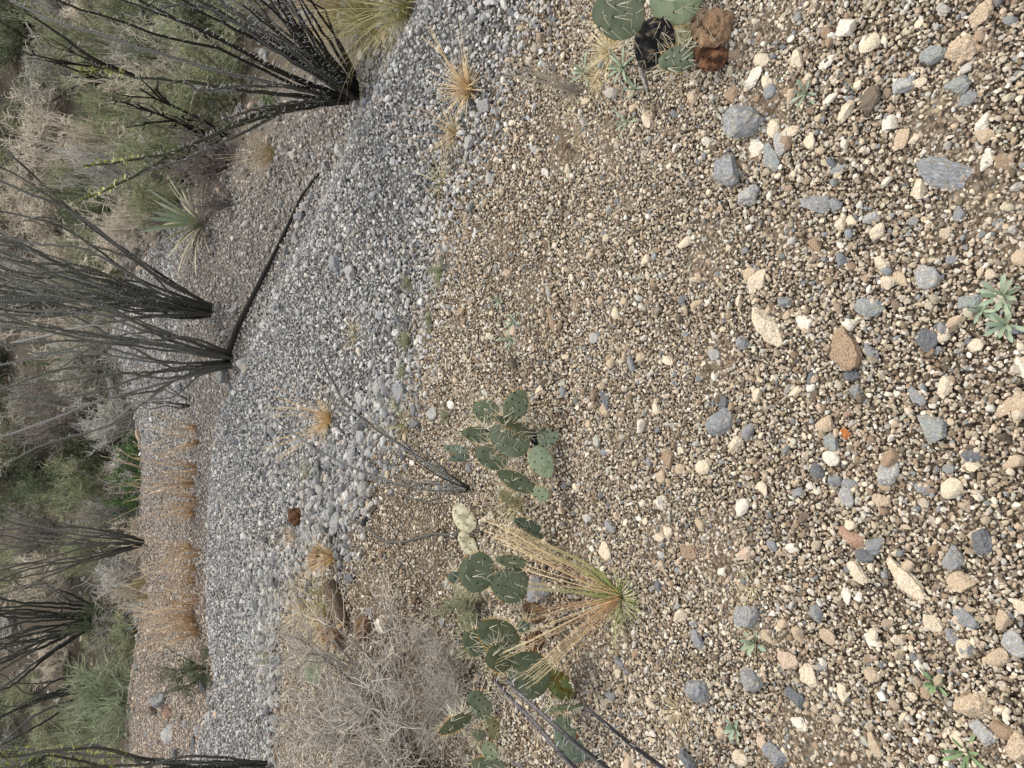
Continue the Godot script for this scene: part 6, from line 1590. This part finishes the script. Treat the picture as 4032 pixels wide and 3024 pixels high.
	o = tuft("dry_grass", "yellow straw tuft at the lower edge beside the veined round rock", -0.913, 1.312, 90, 0.056, 0, 0, 1.1, Vector2(0, 0), Color(0.5, 0.4, 0.22), Color(0.7, 0.59, 0.36), 0.0015)
	o = tuft("dry_grass", "faint straw tuft below the prickly pear with the black pad", 0.814, 1.284, 40, 0.04, 0, 0, 1.1, Vector2(0, 0), Color(0.5, 0.4, 0.22), Color(0.7, 0.59, 0.36), 0.0015)
	o = tuft("dry_grass", "little yellow-brown tuft alone on the pale grey gravel", 0.266, 3.658, 40, 0.1, 0, 0, 0.9, Vector2(0, 0), Color(0.2, 0.19, 0.07), Color(0.68, 0.53, 0.31), 0.004)
	o = tuft("dry_grass", "small spiky green tuft below the blue-grey faceted rock", -0.18, 2.943, 50, 0.13, 3, 0.2, 0.9, Vector2(0, 0), Color(0.2, 0.22, 0.08), Color(0.62, 0.52, 0.34), 0.003)
	o = tuft("dry_grass", "straw bundle behind the lowest pad of the middle prickly pear", -0.421, 2.045, 60, 0.16, 14, 0.2, 0.5, Vector2(-0.1, 0.2), Color(0.2, 0.19, 0.07), Color(0.62, 0.52, 0.34), 0.003)
	o = tuft("dry_grass", "golden grass clump lying over the brown lump in the coarse stones", -0.932, 3.742, 70, 0.22, 16, 0.33, 0.5, Vector2(0, 0.2), Color(0.46, 0.31, 0.14), Color(0.68, 0.53, 0.34), 0.004)
	o = tuft("dry_grass", "thin orange grass clump left of the golden one", -0.939, 4.489, 30, 0.15, 12, 0.3, 0.4, Vector2(0, 0.1), Color(0.46, 0.29, 0.15), Color(0.68, 0.53, 0.31), 0.003)
	o = tuft("dry_grass", "pale sprawling grass above the cut log", -1.173, 3.833, 60, 0.28, 10, 0.35, 0.9, Vector2(0, 0.1), Color(0.2, 0.19, 0.07), Color(0.62, 0.52, 0.34), 0.004)
	o = tuft("dry_grass", "tangled golden grass beside the cut log", -1.296, 3.766, 90, 0.25, 14, 0.33, 0.9, Vector2(-0.2, 0.2), Color(0.46, 0.31, 0.14), Color(0.62, 0.52, 0.34), 0.004)
	o = tuft("dry_grass", "low straw clump in the rubble left of the tangled golden grass", -1.334, 4.18, 50, 0.2, 8, 0.3, 0.8, Vector2(0, 0.1), Color(0.46, 0.31, 0.14), Color(0.62, 0.52, 0.34), 0.004)
	o = tuft("dry_grass", "small pale tuft sticking out of the grey gravel bank", -1.816, 4.931, 30, 0.2, 10, 0.3, 0.45, Vector2(-0.1, 0.1), Color(0.2, 0.19, 0.07), Color(0.62, 0.52, 0.34), 0.003)
	o = tuft("dry_grass", "sprig of green grass with pale dead blades beside the cut log", -1.045, 3.276, 30, 0.12, 6, 0.2, 0.6, Vector2(0.2, 0.1), Color(0.2, 0.19, 0.07), Color(0.62, 0.52, 0.34), 0.003)
	o = tuft("dry_grass", "small pale tuft among the coarse grey stones", -0.519, 4.271, 30, 0.16, 4, 0.25, 0.8, Vector2(0, 0), Color(0.2, 0.19, 0.07), Color(0.62, 0.52, 0.34), 0.003)
	o = tuft("bunch_grass", "first orange bunch grass from the ocotillo along the gravel crest", -0.471, 8.215, 10, 0.335, 11, 0.53, 0.3, Vector2(0.07, 0.04), Color(0.34, 0.2, 0.1), Color(0.78, 0.6, 0.4), 0.011, "orange bunch grass in a row on the crest")
	o = tuft("bunch_grass", "second orange bunch grass from the ocotillo along the gravel crest", -0.617, 8.191, 9, 0.309, 10, 0.49, 0.3, Vector2(0.08, 0), Color(0.34, 0.2, 0.1), Color(0.78, 0.6, 0.4), 0.011, "orange bunch grass in a row on the crest")
	o = tuft("bunch_grass", "third orange bunch grass from the ocotillo along the gravel crest", -0.909, 8.23, 11, 0.43, 12, 0.68, 0.3, Vector2(0.07, 0.06), Color(0.34, 0.2, 0.1), Color(0.78, 0.6, 0.4), 0.011, "orange bunch grass in a row on the crest")
	o = tuft("bunch_grass", "fourth orange bunch grass from the ocotillo along the gravel crest", -1.066, 8.441, 12, 0.568, 13, 0.9, 0.3, Vector2(0.1, 0.04), Color(0.34, 0.2, 0.1), Color(0.78, 0.6, 0.4), 0.011, "orange bunch grass in a row on the crest")
	o = tuft("bunch_grass", "fifth orange bunch grass from the ocotillo along the gravel crest", -1.237, 8.255, 12, 0.415, 13, 0.658, 0.3, Vector2(0.08, 0.02), Color(0.34, 0.2, 0.1), Color(0.78, 0.6, 0.4), 0.011, "orange bunch grass in a row on the crest")
	o = tuft("bunch_grass", "sixth orange bunch grass from the ocotillo along the gravel crest", -1.358, 8.407, 9, 0.254, 10, 0.402, 0.3, Vector2(0, 0.03), Color(0.34, 0.2, 0.1), Color(0.78, 0.6, 0.4), 0.011, "orange bunch grass in a row on the crest")
	o = tuft("bunch_grass", "seventh orange bunch grass from the ocotillo along the gravel crest", -1.412, 8.425, 6, 0.169, 7, 0.267, 0.3, Vector2(0.08, 0.08), Color(0.34, 0.2, 0.1), Color(0.78, 0.6, 0.4), 0.011, "orange bunch grass in a row on the crest")
	o = tuft("bunch_grass", "eighth orange bunch grass from the ocotillo along the gravel crest", -1.758, 8.529, 11, 0.269, 12, 0.425, 0.3, Vector2(-0.02, 0.07), Color(0.34, 0.2, 0.1), Color(0.78, 0.6, 0.4), 0.011, "orange bunch grass in a row on the crest")
	o = tuft("bunch_grass", "ninth orange bunch grass from the ocotillo along the gravel crest", -1.786, 8.245, 7, 0.473, 8, 0.749, 0.3, Vector2(0.04, 0.01), Color(0.34, 0.2, 0.1), Color(0.78, 0.6, 0.4), 0.011, "orange bunch grass in a row on the crest")
	o = tuft("bunch_grass", "tenth orange bunch grass from the ocotillo along the gravel crest", -1.972, 8.359, 11, 0.234, 12, 0.371, 0.3, Vector2(-0.04, 0.07), Color(0.34, 0.2, 0.1), Color(0.78, 0.6, 0.4), 0.011, "orange bunch grass in a row on the crest")
	o = tuft("bunch_grass", "eleventh orange bunch grass from the ocotillo along the gravel crest", -2.117, 8.406, 8, 0.35, 9, 0.554, 0.3, Vector2(0.07, 0.07), Color(0.34, 0.2, 0.1), Color(0.78, 0.6, 0.4), 0.011, "orange bunch grass in a row on the crest")
	o = tuft("bunch_grass", "twelfth orange bunch grass from the ocotillo along the gravel crest", -2.259, 8.202, 7, 0.285, 8, 0.452, 0.3, Vector2(-0.03, 0.1), Color(0.34, 0.2, 0.1), Color(0.78, 0.6, 0.4), 0.011, "orange bunch grass in a row on the crest")
	o = tuft("bunch_grass", "thirteenth orange bunch grass from the ocotillo along the gravel crest", -2.393, 8.386, 10, 0.476, 11, 0.754, 0.3, Vector2(0.08, 0.08), Color(0.34, 0.2, 0.1), Color(0.78, 0.6, 0.4), 0.011, "orange bunch grass in a row on the crest")
	o = tuft("bunch_grass", "fourteenth orange bunch grass from the ocotillo along the gravel crest", -2.504, 8.336, 16, 0.412, 18, 0.652, 0.3, Vector2(0.02, 0.03), Color(0.34, 0.2, 0.1), Color(0.78, 0.6, 0.4), 0.011, "orange bunch grass in a row on the crest")
	o = tuft("bunch_grass", "fifteenth orange bunch grass from the ocotillo along the gravel crest", -2.58, 8.132, 18, 0.36, 20, 0.57, 0.3, Vector2(0.1, 0.12), Color(0.34, 0.2, 0.1), Color(0.78, 0.6, 0.4), 0.011, "orange bunch grass in a row on the crest")
	o = tuft("bunch_grass", "upper tan grass at the outer gravel edge in front of the bright green herbs", -1.611, 14.231, 26, 0.45, 26, 0.637, 0.35, Vector2(0, 0), Color(0.2, 0.19, 0.07), Color(0.68, 0.53, 0.34), 0.007)
	o = tuft("bunch_grass", "lower tan grass at the outer gravel edge in front of the bright green herbs", -1.889, 14.187, 20, 0.36, 20, 0.51, 0.35, Vector2(0, 0), Color(0.2, 0.19, 0.07), Color(0.68, 0.53, 0.34), 0.007)
	o = tuft("bunch_grass", "tan grass on the outer gravel edge behind the grass row", -2.722, 11.228, 18, 0.42, 18, 0.595, 0.35, Vector2(0, 0), Color(0.2, 0.19, 0.07), Color(0.68, 0.53, 0.34), 0.007)
	o = tuft("bunch_grass", "wispy tan grass on the outer edge before the fluffy grey shrub", -2.93, 11.158, 16, 0.36, 16, 0.51, 0.35, Vector2(0, 0), Color(0.2, 0.19, 0.07), Color(0.68, 0.53, 0.34), 0.007)
	o = tuft("bunch_grass", "olive bunch grass on the ledge beside the big ocotillo", 1.925, 3.582, 150, 0.4, 10, 0.48, 0.5, Vector2(-0.1, 0.05), Color(0.16, 0.17, 0.06), Color(0.5, 0.42, 0.22), 0.004)
	o = tuft("bunch_grass", "large olive and straw bunch grass at the top edge", 2.179, 3.927, 180, 0.5, 10, 0.6, 0.5, Vector2(-0.1, 0.05), Color(0.16, 0.17, 0.06), Color(0.5, 0.42, 0.22), 0.004)
	o = tuft("bunch_grass", "green bunch grass at the top edge above the grey gravel", 1.859, 3.19, 170, 0.35, 10, 0.42, 0.5, Vector2(-0.1, 0.05), Color(0.16, 0.17, 0.06), Color(0.5, 0.42, 0.22), 0.004)
	o = tuft("bunch_grass", "tan wispy grass behind the olive bunch grass", 2.427, 4.464, 110, 0.5, 10, 0.6, 0.5, Vector2(-0.1, 0.05), Color(0.28, 0.2, 0.1), Color(0.55, 0.44, 0.27), 0.004)
	o = tuft("bunch_grass", "brown flattened grass between the ocotillo stems and the taupe gravel", 1.678, 5.358, 90, 0.4, 10, 0.48, 0.5, Vector2(-0.1, 0.05), Color(0.28, 0.2, 0.1), Color(0.55, 0.44, 0.27), 0.004)
	o = tuft("bunch_grass", "small bright tan tuft inside the green shrub", 3.139, 9.084, 70, 0.35, 10, 0.42, 0.5, Vector2(-0.1, 0.05), Color(0.28, 0.2, 0.1), Color(0.55, 0.44, 0.27), 0.004)


func small_things() -> void:
	rng.seed = 51
	var fresh := Color(0.2, 0.28, 0.14)
	var dusty := Color(0.3, 0.36, 0.26)
	rosette("agave", "green-grey agave with dead tan lower leaves at the edge of the taupe gravel", 1.502, 7.258, 46, 0.52, 0.032, Color(0.22, 0.27, 0.19), Color(0.48, 0.39, 0.27), 1.3, 0.0)
	for r in [[0.166, 0.498, 13, 0.042, 0.009, dusty, "large green rosette at the near edge, biggest of the seedlings"], [0.112, 0.492, 11, 0.04, 0.009, dusty, "second green rosette just below the largest one"], [0.141, 0.536, 8, 0.03, 0.007, dusty, "green sprig reaching over the smooth grey-green stone"], [0.674, 0.901, 10, 0.038, 0.007, dusty, "grey-green seedling beside a brown stone above the pale stones"], [-0.891, 1.123, 10, 0.032, 0.011, dusty, "round-leaved grey-green seedling near the slate with two veins"], [-0.65, 1.059, 9, 0.035, 0.012, dusty, "pale seedling under a straw tuft"], [-0.61, 0.622, 9, 0.03, 0.008, fresh, "tiny green seedling beside the fallen grey twig"], [0.937, 1.498, 12, 0.06, 0.008, dusty, "spiky grey-green seedling beside the black cactus pad"], [0.983, 1.674, 12, 0.055, 0.008, dusty, "grey-green seedling behind the bundle of dead stems"], [0.857, 1.447, 8, 0.04, 0.007, dusty, "faint grey-green seedling below the bleached stick"], [0.77, 1.481, 8, 0.045, 0.006, dusty, "small grey-green sprig in the open slope right of the tiny tufts"], [0.222, 2.054, 8, 0.045, 0.006, dusty, "lone seedling in the upper middle of the brown slope"], [0.157, 2.073, 8, 0.04, 0.006, dusty, "seedling just below the lone seedling of the upper slope"], [0.305, 2.147, 8, 0.04, 0.006, dusty, "seedling just above the lone seedling of the upper slope"], [-0.728, 0.563, 9, 0.05, 0.007, fresh, "green blades at the lower left corner of the near slope"]]:
		rosette("seedling", r[6], r[0], r[1], r[2], r[3], r[4], r[5], r[5], 1.2, 0.25)
	# the cut log and rotten lumps in the coarse stones
	var o := thing("cut_log", "short sawn log with a pale round cut end among the grass tufts", "log", at(-1.187, 3.598, 0.03))
	var b := Buf.new()
	var along := (at(-1.202, 3.54) - at(-1.112, 3.621)).normalized()
	var line := []
	for k in 9:
		line.append(along * (-0.17 + 0.25 * k / 8.0) + Vector3(vary(-1, 1), vary(-1, 1), vary(-1, 1)) * 0.003)
	b.tube(line, 0.036, 0.04, 14, Color(0.2, 0.15, 0.11), Color(0.26, 0.2, 0.15), 0.6)
	part("bark", b.mesh(mats.bark), o)
	var e := Buf.new()
	e.tube([line[8] - along * 0.001, line[8] + along * 0.004], 0.036, 0.036, 14, Color(0.6, 0.44, 0.25), Color(0.6, 0.44, 0.25))
	e.tube([line[8] + along * 0.004, line[8] + along * 0.0045], 0.036, 0.001, 14, Color(0.62, 0.47, 0.27), Color(0.55, 0.4, 0.22))
	part("cut_end", e.mesh(mats.bark), o)
	for r in [[-0.822, 4.459, 0.17, 0.12, "redbrown", "dark rotten brown lump in the coarse grey stones"], [-1.32, 3.698, 0.2, 0.14, "brown", "brown fibrous lump under the tangled golden grass"], [-1.213, 3.334, 0.13, 0.1, "brown", "reddish-brown porous lump below the cut log"], [-0.981, 3.957, 0.18, 0.11, "brown", "yellow-brown crumbling wood behind the golden grass clump"], [0.914, 1.134, 0.1, 0.08, "brown", "crumbled brown heart of the dead cactus near the top edge"]]:
		var k := MeshInstance3D.new()
		k.name = numbered("rotten_lump")
		k.mesh = stone(700 + int(r[2] * 100), 3, 3, 0.34, 0.75)
		k.material_override = mats[r[4]]
		add_child(k)
		k.transform = Transform3D(Basis(Vector3.UP, vary(0, TAU)) * Basis.from_scale(Vector3(r[2], r[3] * 0.8, r[3]) * 0.55), at(r[0], r[1], r[3] * 0.15))
		tag(k, r[5], "lump")
	stick("black_branch", "long blackened dead branch lying along the foot of the rocky bank", "branch", [Vector2(1.334, 4.45), Vector2(1.249, 4.747), Vector2(1.163, 4.869), Vector2(0.942, 5.207), Vector2(0.717, 5.604), Vector2(0.595, 5.829), Vector2(0.415, 6.166), Vector2(0.16, 6.645)], 0.006, 0.03, Color(0.035, 0.032, 0.03), Color(0.05, 0.046, 0.042))
	stick("curved_twig", "pale curved twig lying across the brown dead pads", "twig", [Vector2(0.945, 1.257), Vector2(0.916, 1.21), Vector2(0.887, 1.157), Vector2(0.879, 1.125)], 0.0025, 0.0025, Color(0.6, 0.52, 0.36), Color(0.6, 0.52, 0.36))
	stick("twig", "thin white twig on the gravel below the middle of the slope", "twig", [Vector2(0.424, 1.136), Vector2(0.41, 1.105), Vector2(0.402, 1.061)], 0.0015, 0.0015, Color(0.5, 0.44, 0.34), Color(0.5, 0.44, 0.34))
	stick("straw_stem", "long thin straw curving down past the eaten cactus pads", "twig", [Vector2(-0.163, 1.83), Vector2(-0.242, 1.847), Vector2(-0.314, 1.864), Vector2(-0.403, 1.883)], 0.0013, 0.0013, Color(0.55, 0.46, 0.33), Color(0.5, 0.42, 0.3))
	stick("straw_stem", "thin straw bent like a hook beside the hole in the slope", "twig", [Vector2(-0.075, 1.441), Vector2(-0.103, 1.471), Vector2(-0.152, 1.492), Vector2(-0.197, 1.546)], 0.0012, 0.0012, Color(0.55, 0.46, 0.33), Color(0.5, 0.42, 0.3))
	stick("twig", "grey twig lying across the near slope past the white long stone", "twig", [Vector2(-0.585, 0.651), Vector2(-0.615, 0.623), Vector2(-0.645, 0.601), Vector2(-0.664, 0.588)], 0.0022, 0.0015, Color(0.3, 0.26, 0.21), Color(0.3, 0.26, 0.21))
	stick("straw_stem", "fallen straw across the broad grey rock", "twig", [Vector2(-0.636, 1.045), Vector2(-0.675, 1.018), Vector2(-0.724, 0.992), Vector2(-0.785, 0.942)], 0.0013, 0.0012, Color(0.45, 0.36, 0.26), Color(0.45, 0.36, 0.26))
	stick("white_stick", "bleached flat stick standing below the black pad", "twig", [Vector2(0.903, 1.415), Vector2(0.859, 1.401), Vector2(0.822, 1.39)], 0.008, 0.003, Color(0.42, 0.4, 0.38), Color(0.42, 0.4, 0.38))
	stick("straw_stem", "pale straw pointing at the dark stone above the middle slope", "twig", [Vector2(0.769, 1.408), Vector2(0.817, 1.394), Vector2(0.847, 1.365)], 0.001, 0.001, Color(0.5, 0.42, 0.3), Color(0.5, 0.42, 0.3))
	stick("straw_stem", "long pale straw lying left of the white slab", "twig", [Vector2(0.283, 1.212), Vector2(0.307, 1.151), Vector2(0.319, 1.107)], 0.001, 0.001, Color(0.5, 0.42, 0.3), Color(0.5, 0.42, 0.3))
	stick("fallen_branch", "fallen grey ocotillo stem lying on bare soil left of the small ocotillo", "branch", [Vector2(-0.613, 2.487), Vector2(-0.638, 2.677), Vector2(-0.705, 2.893), Vector2(-0.741, 3.101), Vector2(-0.71, 3.308), Vector2(-0.691, 3.547), Vector2(-0.657, 3.829)], 0.006, 0.004, Color(0.17, 0.165, 0.15), Color(0.2, 0.2, 0.18))
	stick("straw_stem", "long straw across the bare soil left of the small ocotillo", "twig", [Vector2(-0.308, 2.341), Vector2(-0.146, 2.585), Vector2(-0.063, 2.839), Vector2(-0.022, 2.976)], 0.001, 0.001, Color(0.55, 0.46, 0.3), Color(0.55, 0.46, 0.3))
	stick("twig", "bent dark twig on the bare soil above the middle prickly pear", "twig", [Vector2(-0.053, 2.593), Vector2(-0.011, 2.571), Vector2(0.028, 2.574)], 0.0025, 0.0015, Color(0.09, 0.075, 0.06), Color(0.09, 0.075, 0.06))


func _ready() -> void:
	var camera := Camera3D.new()
	camera.name = "camera"
	camera.fov = 54
	camera.near = 0.05
	camera.far = 600.0
	camera.current = true
	# held sideways: the top of the world lies to the left of the picture
	var pitch := deg_to_rad(40.0)
	var ahead := Vector3(0, -sin(pitch), -cos(pitch))
	var high := Vector3(0, cos(pitch), -sin(pitch))
	camera.transform = Transform3D(Basis(-high, Vector3.RIGHT, -ahead), Vector3(0, 1.6, 0))
	add_child(camera)
	var sky := ProceduralSkyMaterial.new()
	sky.sky_top_color = Color(0.92, 0.94, 0.97)
	sky.sky_horizon_color = Color(0.84, 0.85, 0.86)
	sky.ground_bottom_color = Color(0.3, 0.27, 0.23)
	sky.ground_horizon_color = Color(0.6, 0.58, 0.55)
	sky.sky_energy_multiplier = 0.86
	var env := Environment.new()
	env.background_mode = Environment.BG_SKY
	env.sky = Sky.new()
	env.sky.sky_material = sky
	env.tonemap_mode = Environment.TONE_MAPPER_LINEAR
	env.tonemap_exposure = 2.0
	env.sdfgi_enabled = true
	env.ssao_enabled = true
	env.ssil_enabled = true
	var world := WorldEnvironment.new()
	world.name = "environment"
	world.environment = env
	add_child(world)
	var sun := DirectionalLight3D.new()
	sun.name = "sun"
	sun.light_energy = 0.6
	sun.light_angular_distance = 10.0
	sun.light_color = Color(1.0, 0.97, 0.92)
	sun.shadow_enabled = true
	add_child(sun)
	sun.look_at_from_position(Vector3(0.45, 0.95, -0.75), Vector3.ZERO)
	survey()
	make_materials()
	ground()
	gravel()
	stones()
	cacti()
	ocotillos()
	shrubs()
	grasses()
	small_things()
